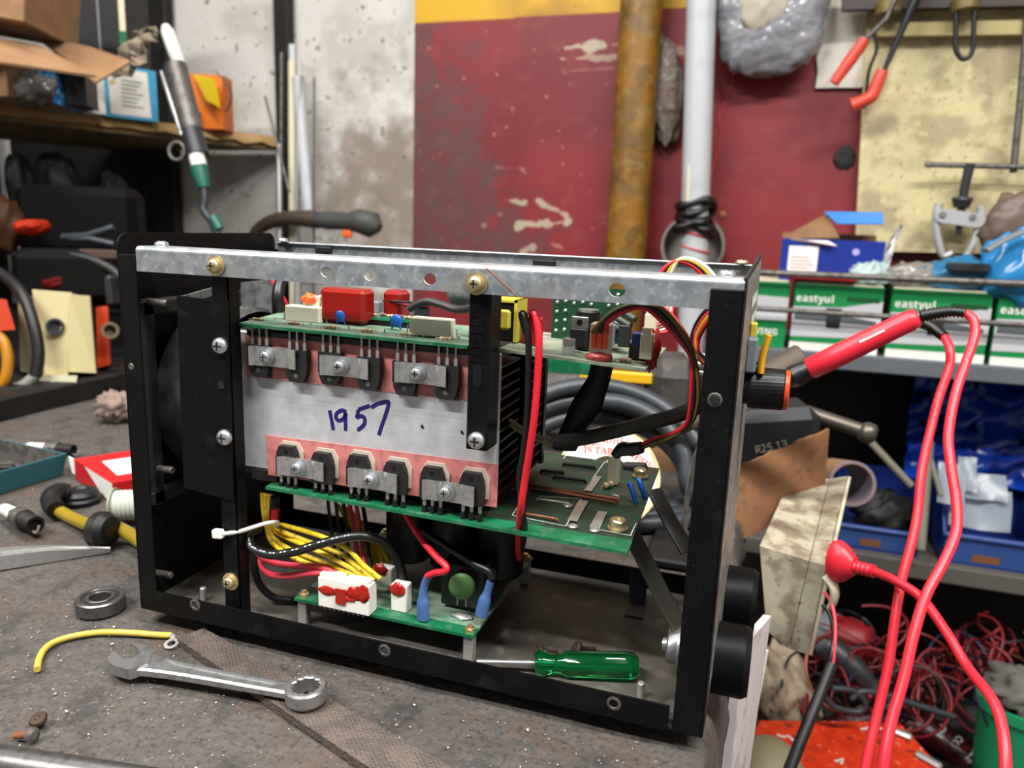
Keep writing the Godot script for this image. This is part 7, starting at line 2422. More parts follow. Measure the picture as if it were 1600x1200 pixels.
	for e in [[1298, -40], [1370, -40], [1362, 30], [1357, 60], [1356, 120], [1345, 137], [1310, 137], [1274, 138], [1278, 110], [1276, 90], [1284, 70], [1281, 50], [1290, 20]]:
		var v := pz(e[0], e[1], WALL + 0.012)
		pp.append(Vector2(v.x - po.x, v.y - po.y))
	prism(st, pp, 0.001, Transform3D(Basis.IDENTITY, po))
	single(st, "paper_sheet", tmat("paper_speckled", paint(256, Color(0.8, 0.78, 0.73), [[119, 0.02, 4, Color(0.7, 0.67, 0.62), 0.5, 0.8, 0.7], ["dots", 120, 90, Color(0.3, 0.27, 0.24), 0.5, 1.6, 0.6]]), 0.14, 0.85), "torn speckled white paper sheet on the red wall beside the beige board", "paper")
	# beige tool board
	st = mb()
	var tb := [pz(1358, -40, WALL + 0.03), pz(1720, -40, WALL + 0.03), pz(1720, 400, WALL + 0.03), pz(1336, 392, WALL + 0.03)]
	plate(st, tb, 0.018)
	single(st, "tool_board", tmat("board_beige", paint(512, Color(0.76, 0.71, 0.54), [[121, 0.008, 5, Color(0.6, 0.54, 0.42), 0.42, 0.75, 0.75], [122, 0.02, 4, Color(0.82, 0.77, 0.58), 0.6, 0.8, 0.6], [123, 0.06, 3, Color(0.5, 0.44, 0.34), 0.68, 0.88, 0.5]]), 0.35, 0.8), "stained beige tool board on the wall above the cartons", "board")
	var rk := thing("tool_rack", "wooden tool rack batten with dark rail and hooks on the beige board", "rack", pz(1480, 45, WALL + 0.05))
	st = mb()
	plate(st, [pz(1372, 36, WALL + 0.055), pz(1720, 28, WALL + 0.055), pz(1720, 52, WALL + 0.055), pz(1372, 56, WALL + 0.055)], 0.025)
	part(st, "batten", mat("batten_tan", Color(0.64, 0.58, 0.4), 0.7), rk)
	st = mb()
	plate(st, [pz(1316, -30, WALL + 0.075), pz(1720, -40, WALL + 0.075), pz(1720, 6, WALL + 0.075), pz(1316, 15, WALL + 0.075)], 0.02)
	part(st, "rail", mat("rail_brown", Color(0.2, 0.165, 0.145), 0.6), rk)
	for p in [[1388, 14], [1508, 8]]:
		st = mb()
		cyl(st, pz(p[0], p[1] + 9, WALL + 0.08), pz(p[0], p[1] - 12, WALL + 0.08), 0.021, 20, 0.002)
		part(st, "hook_cup", mat("cup_brass%d" % p[0], Color(0.45, 0.38, 0.22), 0.5, 0.3), rk)
	# black U bolt
	st = mb()
	tube(st, smooth_path(pzs([[1494, 15, WALL + 0.085], [1493, 50, WALL + 0.085], [1493, 75, WALL + 0.085], [1500, 89, WALL + 0.085], [1507, 92, WALL + 0.085], [1515, 88, WALL + 0.085], [1520, 75, WALL + 0.085], [1521, 50, WALL + 0.085], [1523, 15, WALL + 0.085]]), 5), 0.0042, 10)
	single(st, "u_bolt", M.black_plastic, "black U-shaped bolt hanging from the tool rack", "bolt")
	# bolt cutter
	var bc := thing("bolt_cutter", "bolt cutter with orange-red grips hanging open from the tool rack", "bolt cutter", pz(1375, 100, WALL + 0.07))
	z = WALL + 0.1
	var grip := mat("grip_orange", Color(0.78, 0.25, 0.17), 0.45)
	st = mb()
	tube(st, pzs([[1412, -30, z], [1385, 30, z], [1345, 68, z]]), [0.009, 0.008, 0.007], 10, 0.6)
	part(st, "handle_bar", M.dull_steel, bc)
	st = mb()
	tube(st, pzs([[1450, -40, z], [1425, 10, z], [1410, 45, z], [1378, 118, z]]), [0.017, 0.016, 0.012, 0.0085], 10, 0.5)
	part(st, "handle_bar", mat("bar_slate", Color(0.16, 0.17, 0.19), 0.4, 0.4), bc)
	st = mb()
	tube(st, pzs([[1352, 62, z], [1330, 92, z], [1303, 130, z]]), [0.0095, 0.011, 0.0085], 14)
	part(st, "grip", grip, bc)
	st = mb()
	tube(st, smooth_path(pzs([[1379, 110, z], [1370, 132, z], [1362, 150, z], [1348, 158, z], [1330, 165, z]]), 4), [0.0095, 0.01, 0.0105, 0.0108, 0.011, 0.011, 0.011, 0.0112, 0.0115, 0.0115, 0.011, 0.011, 0.0108, 0.011, 0.0112, 0.0115, 0.012], 14)
	part(st, "grip", grip, bc)
	# gear puller
	var gp := thing("gear_puller", "small silver two-arm gear puller with steel T-bar hanging on the beige board", "gear puller", pz(1498, 400, WALL + 0.05))
	z = WALL + 0.07
	var silver := mat("silver_paint", Color(0.72, 0.72, 0.73), 0.4, 0.4)
	st = mb()
	cyl(st, pz(1445, 257, z), pz(1640, 262, z), 0.0048, 12, 0.001)
	part(st, "tee_bar", M.dull_steel, gp)
	st = mb()
	tube(st, pzs([[1516, 255, z], [1508, 290, z], [1503, 322, z], [1497, 368, z]]), [0.0085, 0.0078, 0.0075, 0.0045], 12)
	lathe(st, [[0.0, 0.0], [0.013, 0.0], [0.018, 0.014], [0.017, 0.018], [0.0, 0.018]], aim(pz(1502, 325, z), Vector3(0, 1, 0)), 6)
	part(st, "forcing_screw", M.dark_plastic, gp)
	st = mb()
	for s in [-0.012, 0.006]: prism(st, rounded(0.078, 0.024, 0.0115, 6), 0.006, Transform3D(Basis(Vector3(0, 0, 1), -0.12), pz(1498, 341, z) + Vector3(0, 0, s)))
	part(st, "yoke", silver, gp)
	for s in [[[1468, 318], [1463, 335], [1463, 360], [1468, 385], [1474, 400], [1488, 395]], [[1532, 322], [1533, 340], [1527, 362], [1519, 385], [1508, 402], [1492, 405]]]:
		st = mb()
		var pts := []
		for p in s: pts.append(pz(p[0], p[1], z))
		var sp := smooth_path(pts, 4)
		var rr := []
		for i in sp.size(): rr.append(lerpf(0.0085, 0.0062, float(i) / sp.size()))
		tube(st, sp, rr, 10, 0.9)
		part(st, "arm", silver, gp)
	for p in [[1473, 335], [1520, 339]]:
		st = mb()
		cyl(st, pz(p[0], p[1], z + 0.012), pz(p[0], p[1], z + 0.016), 0.0055, 12, 0.001)
		part(st, "pin", M.chrome, gp)
	# odds on the wall
	st = mb()
	lump(st, pz(1320, 247, WALL + 0.0045), Vector3(0.02, 0.022, 0.0015), 0.25, 74, 14)  # thin dark lump laid on the wall for a dark smudge
	single(st, "dark_spot", M.dark_iron, "dark round spot on the red wall beside the beige board", "plug")
	wire_thing("loose_string", pzs([[1148, 108, WALL + 0.006], [1138, 150, WALL + 0.006], [1123, 186, WALL + 0.007], [1126, 200, WALL + 0.006], [1122, 235, WALL + 0.006], [1110, 275, WALL + 0.006]]), 0.0008, M.wire_pink, "thin pale pink string trailing down the red wall under the bag", "string")
	wire_thing("hanging_cable", pzs([[1362, 45, WALL + 0.05], [1370, 75, WALL + 0.05], [1358, 110, WALL + 0.05], [1354, 140, WALL + 0.05], [1350, 170, WALL + 0.045]]), 0.003, M.wire_black, "black cable hanging along the beige board's edge", "cable")
	st = mb()
	cyl(st, pz(1594, 160, WALL + 0.06), pz(1583, 270, WALL + 0.06), 0.006, 12, 0.001)
	cyl(st, pz(1608, 0, WALL + 0.06), pz(1594, 160, WALL + 0.06), 0.006, 12, 0.001)
	single(st, "steel_bar", M.dull_steel, "slim steel bar hanging at the tool board beside the puller's T-bar", "bar")

func wire_thing(called: String, pts: Array, r: float, m: Material, label: String, category: String, group := "") -> void:
	var st := mb()
	tube(st, smooth_path(pts, 6), r, 8)
	single(st, called, m, label, category, group)

func left_rack() -> void:
	var F0 := pz(434, 216, WALL + 0.03)
	var sy := F0.y
	var F1 := py(-90, 152, sy)
	var dz := (F1 - F0).normalized()
	var inw := Vector3(-1, 0, 0)
	var rk := thing("wooden_rack", "dark workshop rack with a cardboard-lined shelf along the wall", "rack", Vector3(-1.1, -0.70, -0.9))
	var st := mb()
	var T := Vector3(0, -0.028, 0)
	hexa(st, [F0, F1, F1 + inw * 0.5, F0 + inw * 0.5, F0 + T, F1 + T, F1 + inw * 0.5 + T, F0 + inw * 0.5 + T])
	part(st, "shelf_board", M.wood_edge, rk)
	for p in [[F0 + Vector3(0.02, 0, 0.0), 0.018], [F0 + Vector3(-0.33, 0, 0.0), 0.03], [F1 + inw * 0.45, 0.02]]:
		st = mb()
		bx2(st, Vector3(p[0].x - p[1], -0.70, p[0].z - 0.02), Vector3(p[0].x + p[1], 1.4, p[0].z + 0.01), 0.002)
		part(st, "post", M.dark_iron, rk)
	st = mb()
	bx2(st, Vector3(-1.62, -0.70, -1.2), Vector3(-1.6, 1.4, 0.1))
	part(st, "side_sheet", M.dark_iron, rk)
	st = mb()
	bx2(st, Vector3(-1.6, 0.02, WALL + 0.006), Vector3(F0.x - 0.33, sy, WALL + 0.012))
	part(st, "back_sheet", M.dark_iron, rk)
	# lower deck at bench height with its edge rail
	var e0 := py(-60, 668, 0.0)
	var e1 := py(195, 615, 0.0)
	st = mb()
	bx2(st, Vector3(-1.6, -0.02, -1.2), Vector3(-0.604, 0.02, 0.3))
	part(st, "deck", M.dark_iron, rk)
	st = mb()
	bx2(st, Vector3(-0.604, -0.06, -1.2), Vector3(-0.57, 0.03, 0.3), 0.003)
	part(st, "edge_rail", M.dark_iron, rk)
	# cardboard liner hanging over the shelf edge, torn
	var rows := []
	for i in 3:
		var row := []
		for j in 30:
			var s := j / 29.0
			var p := F0.lerp(F1, s) + Vector3(0.004, 0.003, 0.002)
			if i == 0: p += Vector3(-0.09, 0.0, 0.0)
			if i == 2: p += Vector3(0.004, -0.02 - 0.004 * sin(j * 1.9) - 0.003 * cos(j * 4.3), 0.004)
			row.append(p)
		rows.append(row)
	st = mb()
	sheet(st, rows, 0.002, Vector3(0.5, 1, 0.5))
	single(st, "cardboard_liner", tmat("cardboard_pale", paint(256, Color(0.68, 0.55, 0.37), [[67, 0.015, 4, Color(0.58, 0.45, 0.28), 0.45, 0.75, 0.7]]), 0.2, 0.85), "torn cardboard liner folded over the rack shelf's edge", "cardboard")
	var on := func(u: float, v: float) -> Vector3: return py(u, v, sy)
	# white and blue carton
	carton(on.call(165, 181), on.call(248, 191), 0.098, 0.1, mat("carton_aqua", Color(0.25, 0.6, 0.75), 0.5), "small white and blue carton with a printed text panel on the rack shelf", "parts_carton", true)
	carton(on.call(-40, 158), on.call(78, 160), 0.085, 0.11, tmat("hex_blue", paint(256, Color(0.08, 0.42, 0.68), [[131, 0.05, 2, Color(0.55, 0.75, 0.85), 0.58, 0.62, 0.9], [132, 0.03, 3, Color(0.03, 0.3, 0.6), 0.55, 0.7, 0.7]]), 0.12, 0.5), "bright blue carton with pale hexagon pattern on the rack shelf", "parts_carton", false)
	carton(on.call(104, 163), on.call(136, 165), 0.085, 0.07, M.dark_plastic, "narrow dark carton standing between the blue cartons", "parts_carton", false)
	carton(on.call(138, 176), on.call(166, 179), 0.065, 0.06, M.white_plastic, "small plain white carton beside the printed one", "parts_carton", false)
	carton(on.call(296, 200), on.call(350, 202), 0.11, 0.06, mat("carton_orange", Color(0.8, 0.4, 0.06), 0.45), "orange and yellow carton with a blue corner on the rack shelf", "parts_carton", false)
	var oq := on.call(296, 200) as Vector3
	st = mb()
	plate(st, [oq + Vector3(0.005, 0.045, 0.004), oq + Vector3(0.035, 0.03, 0.004), oq + Vector3(0.03, 0.002, 0.004), oq + Vector3(0.002, 0.002, 0.004)], 0.001)
	single(st, "blue_card", M.blue_plastic, "dark blue card in front of the orange carton", "card")
	st = mb()
	plate(st, [oq + Vector3(0.02, 0.108, 0.004), oq + Vector3(0.075, 0.098, 0.004), oq + Vector3(0.085, 0.04, 0.004), oq + Vector3(0.05, 0.055, 0.004)], 0.001)
	single(st, "yellow_card", M.wire_yellow_clean, "bright yellow card leaning on the orange carton", "card")
	st = mb()
	lathe(st, [[0.0, 0.0], [0.02, 0.0], [0.021, 0.012], [0.018, 0.014], [0.018, 0.022], [0.0, 0.022]], Transform3D(Basis.IDENTITY, on.call(328, 207)), 20)
	single(st, "steel_bung", M.steel, "round steel bung lying before the orange carton", "bung")
	wire_thing("bent_wire", [on.call(338, 212) as Vector3, on.call(345, 205) + Vector3(0.01, 0.03, 0), on.call(352, 200) + Vector3(0.02, 0.07, 0), on.call(340, 198) + Vector3(0.0, 0.11, 0)], 0.0015, M.dull_steel, "bent steel wire standing beside the orange carton", "wire")
	st = mb()
	lump(st, on.call(62, 158) + Vector3(0, 0.018, 0.01), Vector3(0.042, 0.026, 0.025), 0.5, 81, 14, 2.2)
	single(st, "parts_bag", mat("bag_smoke", Color(0.36, 0.35, 0.33), 0.25), "smoky clear bag of parts in front of the bright blue carton", "bag")
	# big carton above with loose flaps, dark boxed goods behind
	var cb := pd(20, 25, 1.25)
	st = mb()
	box(st, pd(-12, -28, 1.25), Vector3(0.19, 0.135, 0.2), 0.002, Basis(Vector3.UP, 0.45) * Basis(Vector3(0, 0, 1), -0.12))
	single(st, "large_carton", M.cardboard, "large brown carton lying on top of the loose cardboard flaps", "box")
	st = mb()
	var lc := pd(-12, -28, 1.25) + Vector3(-0.04, 0, -0.05)
	bx2(st, Vector3(lc.x - 0.09, sy, lc.z - 0.09), Vector3(lc.x + 0.05, lc.y - 0.09, lc.z + 0.05), 0.002)
	single(st, "brown_carton", M.cardboard, "brown carton on the rack shelf carrying the large carton", "box")
	for f in [[[-30, 55], [60, 70], [150, 118], [-30, 92], 1.2], [[55, 55], [140, 72], [205, 95], [150, 128], 1.32]]:
		st = mb()
		plate(st, [pd(f[0][0], f[0][1], f[4]), pd(f[1][0], f[1][1], f[4] + 0.03), pd(f[2][0], f[2][1], f[4]), pd(f[3][0], f[3][1], f[4] - 0.05)], 0.004)
		single(st, "cardboard_flap", M.cardboard, "pale cardboard flap jutting out under the large carton" if f[4] < 1.25 else "long grey-brown cardboard flap reaching towards the crumpled paper bag", "cardboard")
	for k in 3:
		var bxs := thing("boxed_tool", ["black boxed tool with a red band behind the large carton", "black boxed tool with dark print behind the long cardboard flap", "black boxed tool with white and green edge beside the rack post"][k], "box", pd(115 + k * 42, 90, 1.55), "black boxed tools on the rack")
		st = mb()
		var c := pd(122 + k * 36, 10, 1.55)
		var bh := c.y + 0.11 - sy
		box(st, Vector3(c.x, sy + bh * 0.5, c.z), Vector3(0.05, bh, 0.1), 0.002, Basis(Vector3.UP, 0.3))
		part(st, "carton_body", mat("box_black%d" % k, Color(0.06, 0.05, 0.055), 0.5), bxs)
		st = mb()
		box(st, c + Basis(Vector3.UP, 0.3) * Vector3(0.02 if k > 0 else -0.015, 0.0 if k > 0 else 0.05, 0.0505), Vector3(0.004 if k == 1 else 0.012, 0.21 if k > 0 else 0.08, 0.001), 0.0, Basis(Vector3.UP, 0.3))
		part(st, "edge_band", [M.carton_red, M.grey_plastic, M.cream_plastic][k], bxs)
		if k == 2:
			for s in [0.05, -0.07]:
				st = mb()
				box(st, c + Basis(Vector3.UP, 0.3) * Vector3(0.02, s, 0.0515), Vector3(0.014, 0.025, 0.001), 0.0, Basis(Vector3.UP, 0.3))
				part(st, "green_mark", M.pcb_green, bxs)
	# crumpled paper bag
	rows = []
	for i in 12:
		var row := []
		for j in 8:
			var s := i / 11.0
			var p: Vector3 = pd(lerpf(185, 232, s), lerpf(115, 45, s), 1.4)
			p += Vector3((j / 7.0 - 0.5) * 0.05 * (1.2 - s * 0.4), 0.008 * sin(j * 2.0 + i), 0.014 * sin(i * 1.3 + j * 1.7))
			row.append(p)
		rows.append(row)
	st = mb()
	sheet(st, rows, 0.002)
	single(st, "paper_bag", mat("paper_kraft", Color(0.55, 0.5, 0.42), 0.85), "crumpled kraft paper bag on the printed carton", "paper bag")
	# grease gun leaning against the shelf
	var gg := thing("grease_gun", "silver grease gun with black collar and teal hose leaning on the rack shelf", "grease gun", pd(330, 350, 1.5))
	st = mb()
	tube(st, pds([[258, 40, 1.48], [262, 50, 1.48], [281, 105, 1.47]]), [0.007, 0.0125, 0.0125], 16)
	part(st, "plunger_tube", M.white_plastic, gg)
	st = mb()
	tube(st, pds([[274, 103, 1.465], [300, 205, 1.45]]), 0.021, 20)
	part(st, "barrel", M.dull_steel, gg)
	st = mb()
	tube(st, pds([[252, 112, 1.46], [284, 212, 1.44]]), 0.0042, 10)
	part(st, "lever", M.steel, gg)
	st = mb()
	tube(st, pds([[299, 203, 1.448], [309, 243, 1.443]]), [0.019, 0.021], 20)
	part(st, "collar", M.dark_plastic, gg)
	st = mb()
	var ring := []
	for i in 21: ring.append(pd(276 + cos(TAU * i / 20.0) * 12, 236 + sin(TAU * i / 20.0) * 14, 1.44))
	tube(st, ring, 0.0035, 8)
	part(st, "pull_ring", M.dull_steel, gg)
	st = mb()
	tube(st, pds([[306, 240, 1.44], [312, 262, 1.44]]), 0.0145, 16)
	part(st, "white_neck", M.white_plastic, gg)
	st = mb()
	tube(st, pds([[311, 260, 1.44], [315, 278, 1.44], [319, 294, 1.44]]), [0.0165, 0.0145, 0.011], 16)
	part(st, "teal_fitting", mat("fitting_teal", Color(0.1, 0.36, 0.3), 0.4), gg)
	st = mb()
	tube(st, smooth_path(pds([[318, 292, 1.44], [320, 312, 1.44], [318, 328, 1.44], [330, 345, 1.44], [342, 370, 1.44]]), 4), 0.0075, 12)
	part(st, "hose", mat("hose_slate", Color(0.15, 0.17, 0.18), 0.5), gg)
	st = mb()
	tube(st, pds([[333, 338, 1.435], [343, 358, 1.435]]), 0.009, 12)
	part(st, "teal_nozzle", M.fitting_teal, gg)
	# rods and tubes standing at the wall
	var k := 0
	for r in [[457, 70, 462, 400, 0.0085, "pvc_white", "slim white tube with a round tip standing beside the rack post"], [457, 95, 458, 400, 0.0095, "cream_plastic", "cream tube standing behind the white tubes"], [466, 120, 482, 330, 0.0135, "pvc_white", "white tube standing slightly aslant before the plaster wall"], [440, 82, 438, 400, 0.0035, "dull_steel", "thin dark rod standing close to the rack post"], [468, 88, 462, 400, 0.003, "steel", "bright thin rod crossing the white tubes"], [491, 120, 490, 400, 0.0025, "dull_steel", "thinnest dark rod standing off the white tubes"], [414, 150, 452, 300, 0.003, "dull_steel", "short dark rod slanting towards the white tubes"], [436, 225, 437, 400, 0.006, "steel", "grey rod standing under the shelf corner"]]:
		st = mb()
		var p := pz(r[0], r[1], WALL + 0.07 + 0.006 * k)
		var q := pz(r[2], r[3], WALL + 0.10 + 0.006 * k)
		if k != 6 and k != 2: q = p + (q - p) * ((-0.69 - p.y) / (q.y - p.y))
		cyl(st, p, q, r[4], 14, 0.001)
		single(st, "standing_rod" if r[4] < 0.0065 else "standing_tube", M[r[5]], r[6], "rod" if r[4] < 0.0065 else "tube")
		k += 1
	# heat gun lying across, brown snout
	var hg := thing("hot_air_gun", "grey hot air gun with brown curved snout and orange trigger hanging by the wall", "heat gun", pz(500, 370, WALL + 0.12))
	var z := WALL + 0.14
	st = mb()
	tube(st, smooth_path(pzs([[392, 378, z], [404, 358, z], [428, 345, z], [460, 341, z], [498, 344, z]]), 4), [0.012, 0.012, 0.0125, 0.013, 0.0135, 0.014, 0.0145, 0.015, 0.0155, 0.016, 0.0165, 0.017, 0.0175, 0.018, 0.0185, 0.019, 0.019], 14)
	part(st, "snout", mat("snout_brown", Color(0.3, 0.25, 0.21), 0.5, 0.4), hg)
	st = mb()
	tube(st, pzs([[490, 342, z], [510, 344, z], [545, 346, z], [560, 345, z], [583, 352, z], [592, 358, z]]), [0.014, 0.02, 0.019, 0.026, 0.028, 0.012], 18)
	part(st, "body", mat("gun_grey", Color(0.24, 0.24, 0.225), 0.6), hg)
	st = mb()
	box(st, pz(543, 366, z + 0.01), Vector3(0.022, 0.016, 0.014), 0.004)
	part(st, "trigger", M.orange_plastic, hg)
	st = mb()
	tube(st, pzs([[497, 332, z + 0.008], [500, 350, z + 0.01]]), 0.006, 8)
	part(st, "blue_mark", M.blue_plastic, hg)
	chainsaws()

func carton(a: Vector3, b: Vector3, h: float, depth: float, m: Material, label: String, called: String, printed: bool) -> void:
	var t := thing(called, label, "box", (a + b) * 0.5)
	var st := mb()
	var x := (b - a).normalized()
	var n := Vector3.UP.cross(x).normalized()
	if n.dot(CAM.origin - a) < 0.0: n = -n
	var u := Vector3(0, h, 0)
	hexa(st, [a, b, b + u, a + u, a - n * depth, b - n * depth, b + u - n * depth, a + u - n * depth])
	part(st, "carton_body", m, t)
	var f := func(s: float, v: float, o: float) -> Vector3: return a.lerp(b, s) + u * v + n * o
	if printed:
		st = mb()
		qn(st, f.call(0.1, 0.06, 0.0005), f.call(0.86, 0.06, 0.0005), f.call(0.82, 0.94, 0.0005), f.call(0.08, 0.94, 0.0005), n)
		part(st, "white_panel", M.paper_white, t)
		for k in 7:
			st = mb()
			ribbon(st, [f.call(0.32, 0.72 - k * 0.08, 0.0007), f.call(0.72 - 0.06 * (k % 3), 0.72 - k * 0.08, 0.0007)], 0.0022, n, 0.0001)
			part(st, "text_line", M.ink_grey, t)
		st = mb()
		qn(st, f.call(0.13, 0.8, 0.0007), f.call(0.22, 0.8, 0.0007), f.call(0.22, 0.92, 0.0007), f.call(0.13, 0.92, 0.0007), n)
		part(st, "blue_mark", M.blue_plastic, t)
		st = mb()
		qn(st, f.call(0.11, 0.58, 0.0007), f.call(0.22, 0.64, 0.0007), f.call(0.22, 0.74, 0.0007), f.call(0.11, 0.68, 0.0007), n)
		part(st, "orange_mark", M.resistor_tan, t)

func chainsaws() -> void:
	var cream := mat("saw_cream", Color(0.72, 0.67, 0.5), 0.4)
	var saw_or := mat("saw_orange", Color(0.68, 0.2, 0.07), 0.45)
	var c := thing("chainsaw", "cream-bodied chainsaw with a black wrap handle on the rack deck", "chainsaw", py(90, 605, 0.02))
	var Z := 1.17
	var st := mb()
	hexa(st, [pd(50, 452, Z), pd(112, 457, Z), pd(106, 588, Z), pd(70, 588, Z), pd(55, 455, Z + 0.1), pd(120, 460, Z + 0.1), pd(112, 575, Z + 0.1), pd(75, 575, Z + 0.1)])
	part(st, "engine_cover", cream, c)
	st = mb()
	hexa(st, [pd(108, 460, Z - 0.005), pd(140, 462, Z + 0.02), pd(150, 583, Z + 0.02), pd(107, 581, Z - 0.005), pd(115, 462, Z + 0.1), pd(142, 463, Z + 0.1), pd(152, 578, Z + 0.1), pd(112, 578, Z + 0.1)])
	part(st, "clutch_cover", cream, c)
	st = mb()
	hexa(st, [pd(28, 475, Z + 0.01), pd(56, 458, Z + 0.01), pd(70, 588, Z + 0.01), pd(32, 580, Z + 0.01), pd(30, 480, Z + 0.1), pd(56, 462, Z + 0.1), pd(68, 580, Z + 0.1), pd(32, 575, Z + 0.1)])
	part(st, "starter_cover", mat("saw_cream_dull", Color(0.5, 0.46, 0.34), 0.5), c)
	st = mb()
	lathe(st, [[0.0, 0.0], [0.0125, 0.0], [0.0125, 0.012], [0.0085, 0.012], [0.0085, 0.004], [0.0, 0.004]], aim(pd(86, 510, Z), CAM.origin - pd(86, 510, Z)), 22)
	part(st, "filler_cap", M.dark_plastic, c)
	st = mb()
	hexa(st, [pd(60, 585, Z - 0.02), pd(121, 587, Z - 0.02), pd(118, 603, Z - 0.02), pd(62, 601, Z - 0.02), pd(60, 585, Z + 0.03), pd(121, 587, Z + 0.03), pd(118, 603, Z + 0.03), pd(62, 601, Z + 0.03)])
	part(st, "bar_mount", mat("mount_cream", Color(0.72, 0.7, 0.58), 0.45), c)
	st = mb()
	hexa(st, [pd(76, 600, Z), pd(112, 601, Z), pd(108, 616, Z), pd(80, 615, Z), pd(76, 600, Z + 0.06), pd(112, 601, Z + 0.06), pd(108, 616, Z + 0.06), pd(80, 615, Z + 0.06)])
	part(st, "foot_block", M.saw_cream_dull, c)
	st = mb()
	tube(st, smooth_path(pds([[-25, 415, Z], [5, 430, Z - 0.01], [35, 460, Z - 0.03], [52, 505, Z - 0.04], [60, 550, Z - 0.04], [56, 588, Z - 0.04]]), 6), 0.0085, 14)
	part(st, "wrap_handle", M.black_rubber, c)
	st = mb()
	tube(st, smooth_path(pds([[57, 586, Z - 0.04], [35, 602, Z - 0.04], [0, 612, Z - 0.04], [-30, 618, Z - 0.04]]), 5), 0.0078, 14)
	part(st, "bare_tube", mat("tube_bare", Color(0.66, 0.66, 0.62), 0.35, 0.5), c)
	st = mb()
	tube(st, smooth_path(pds([[24, 440, Z + 0.12], [30, 415, Z + 0.12], [50, 401, Z + 0.12], [90, 398, Z + 0.12], [140, 405, Z + 0.12], [180, 425, Z + 0.12], [200, 450, Z + 0.12]]), 6), 0.0085, 14)
	single(st, "black_hose", M.black_rubber, "black hose arching over the cream chainsaw", "hose")
	var o := thing("chainsaw", "orange chainsaw half hidden behind the cream one", "chainsaw", py(165, 600, 0.02))
	st = mb()
	hexa(st, [pd(150, 480, Z + 0.06), pd(168, 478, Z + 0.06), pd(172, 570, Z + 0.06), pd(152, 575, Z + 0.06), pd(152, 482, Z + 0.14), pd(170, 480, Z + 0.14), pd(174, 568, Z + 0.14), pd(154, 572, Z + 0.14)])
	part(st, "engine_cover", saw_or, o)
	st = mb()
	lathe(st, [[0.0, 0.0], [0.013, 0.0], [0.013, 0.02], [0.0085, 0.02], [0.0085, 0.006], [0.0, 0.006]], aim(pd(172, 516, Z + 0.04), CAM.origin - pd(172, 516, Z)), 20)
	part(st, "bar_stud_cover", mat("stud_tan", Color(0.36, 0.3, 0.2), 0.5), o)
	st = mb()
	bx2(st, pd(160, 430, Z + 0.1), pd(200, 475, Z + 0.14), 0.004)
	part(st, "top_cover", M.dark_plastic, o)
	var p := thing("chainsaw", "orange and yellow chainsaw at the rack deck's outer end", "chainsaw", py(-10, 620, 0.02))
	st = mb()
	hexa(st, [pd(-40, 462, Z - 0.06), pd(10, 468, Z - 0.06), pd(24, 515, Z - 0.06), pd(-40, 520, Z - 0.06), pd(-40, 462, Z + 0.02), pd(10, 468, Z + 0.02), pd(24, 515, Z + 0.02), pd(-40, 520, Z + 0.02)])
	part(st, "engine_cover", saw_or, p)
	st = mb()
	tube(st, smooth_path(pds([[-10, 520, Z - 0.06], [6, 535, Z - 0.06], [12, 565, Z - 0.06], [6, 595, Z - 0.06], [-15, 610, Z - 0.06]]), 5), 0.0075, 12)
	part(st, "yellow_handle", mat("handle_amber", Color(0.66, 0.43, 0.02), 0.45), p)
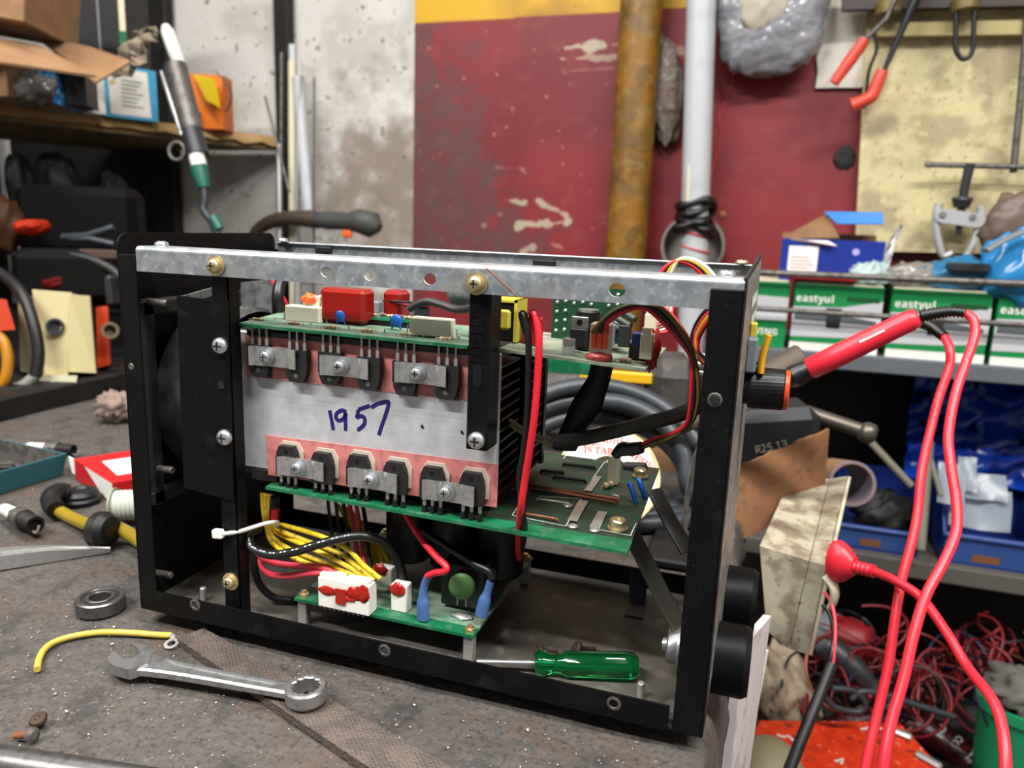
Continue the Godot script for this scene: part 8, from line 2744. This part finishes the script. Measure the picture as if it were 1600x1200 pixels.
	# tools and guards kept under the shelf
	var goods := [[5, 350, 1.3, 0.035, 0.045, "brown leather glove hanging under the rack shelf", "leather_glove", Color(0.22, 0.13, 0.07)], [52, 355, 1.28, 0.02, 0.012, "orange handle end sticking out under the rack shelf", "orange_grip", Color(0.6, 0.15, 0.05)], [130, 345, 1.4, 0.1, 0.06, "black moulded tool case under the rack shelf", "tool_case", Color(0.03, 0.03, 0.033)], [90, 300, 1.45, 0.05, 0.07, "black rubber boot-like guard under the rack shelf", "rubber_guard", Color(0.03, 0.032, 0.036)], [40, 300, 1.45, 0.03, 0.07, "dark visor standing under the rack shelf", "visor", Color(0.04, 0.045, 0.055)], [185, 320, 1.45, 0.025, 0.06, "dark grey plastic guard beside the tool case", "plastic_guard", Color(0.06, 0.065, 0.07)], [95, 442, 1.3, 0.022, 0.012, "dark red rag behind the cream chainsaw", "red_rag", Color(0.3, 0.03, 0.03)], [120, 430, 1.32, 0.09, 0.045, "greasy black engine block behind the cream chainsaw", "engine_block", Color(0.03, 0.028, 0.027)]]
	for i in goods.size():
		var g: Array = goods[i]
		st = mb()
		var cc := pd(g[0], g[1], g[2])
		if i in [2, 7]: box(st, cc, Vector3(g[3] * 2.0, g[4] * 2.0, 0.08), 0.015, Basis(Vector3.UP, 0.5))
		else: lump(st, cc, Vector3(g[3], g[4], 0.03), 0.35, 90 + i, 14, 1.5, Basis(Vector3(0, 0, 1), 0.3))
		var gm := mat("goods%d" % i, g[7], 0.55)
		gm.metallic_specular = 0.25
		single(st, g[6], gm, g[5], "gear")
	var tc := pd(150, 345, 1.33)
	st = mb()
	for s in [[[98, 370], [135, 368], [178, 355]], [[110, 372], [140, 373], [178, 382]]]: tube(st, pds([[s[0][0], s[0][1], 1.34], [s[1][0], s[1][1], 1.335], [s[2][0], s[2][1], 1.34]]), 0.006, 8)
	single(st, "grey_strap", mat("strap_grey", Color(0.2, 0.22, 0.24), 0.35), "shiny grey forked strap across the black tool case", "strap")
	st = mb()
	box(st, pd(160, 397, 1.3), Vector3(0.07, 0.014, 0.03), 0.002, Basis(Vector3.UP, 0.2))
	single(st, "wooden_strip", mat("strip_brown", Color(0.28, 0.2, 0.16), 0.6), "short brown strip lying above the black hose", "strip")
	# things on the deck need a base: low block under the saws
	st = mb()
	bx2(st, Vector3(-0.9, 0.02, -0.75), Vector3(-0.606, 0.03, -0.2), 0.003)
	single(st, "deck_mat", M.black_dusty, "greasy dark mat under the chainsaws on the rack deck", "mat")
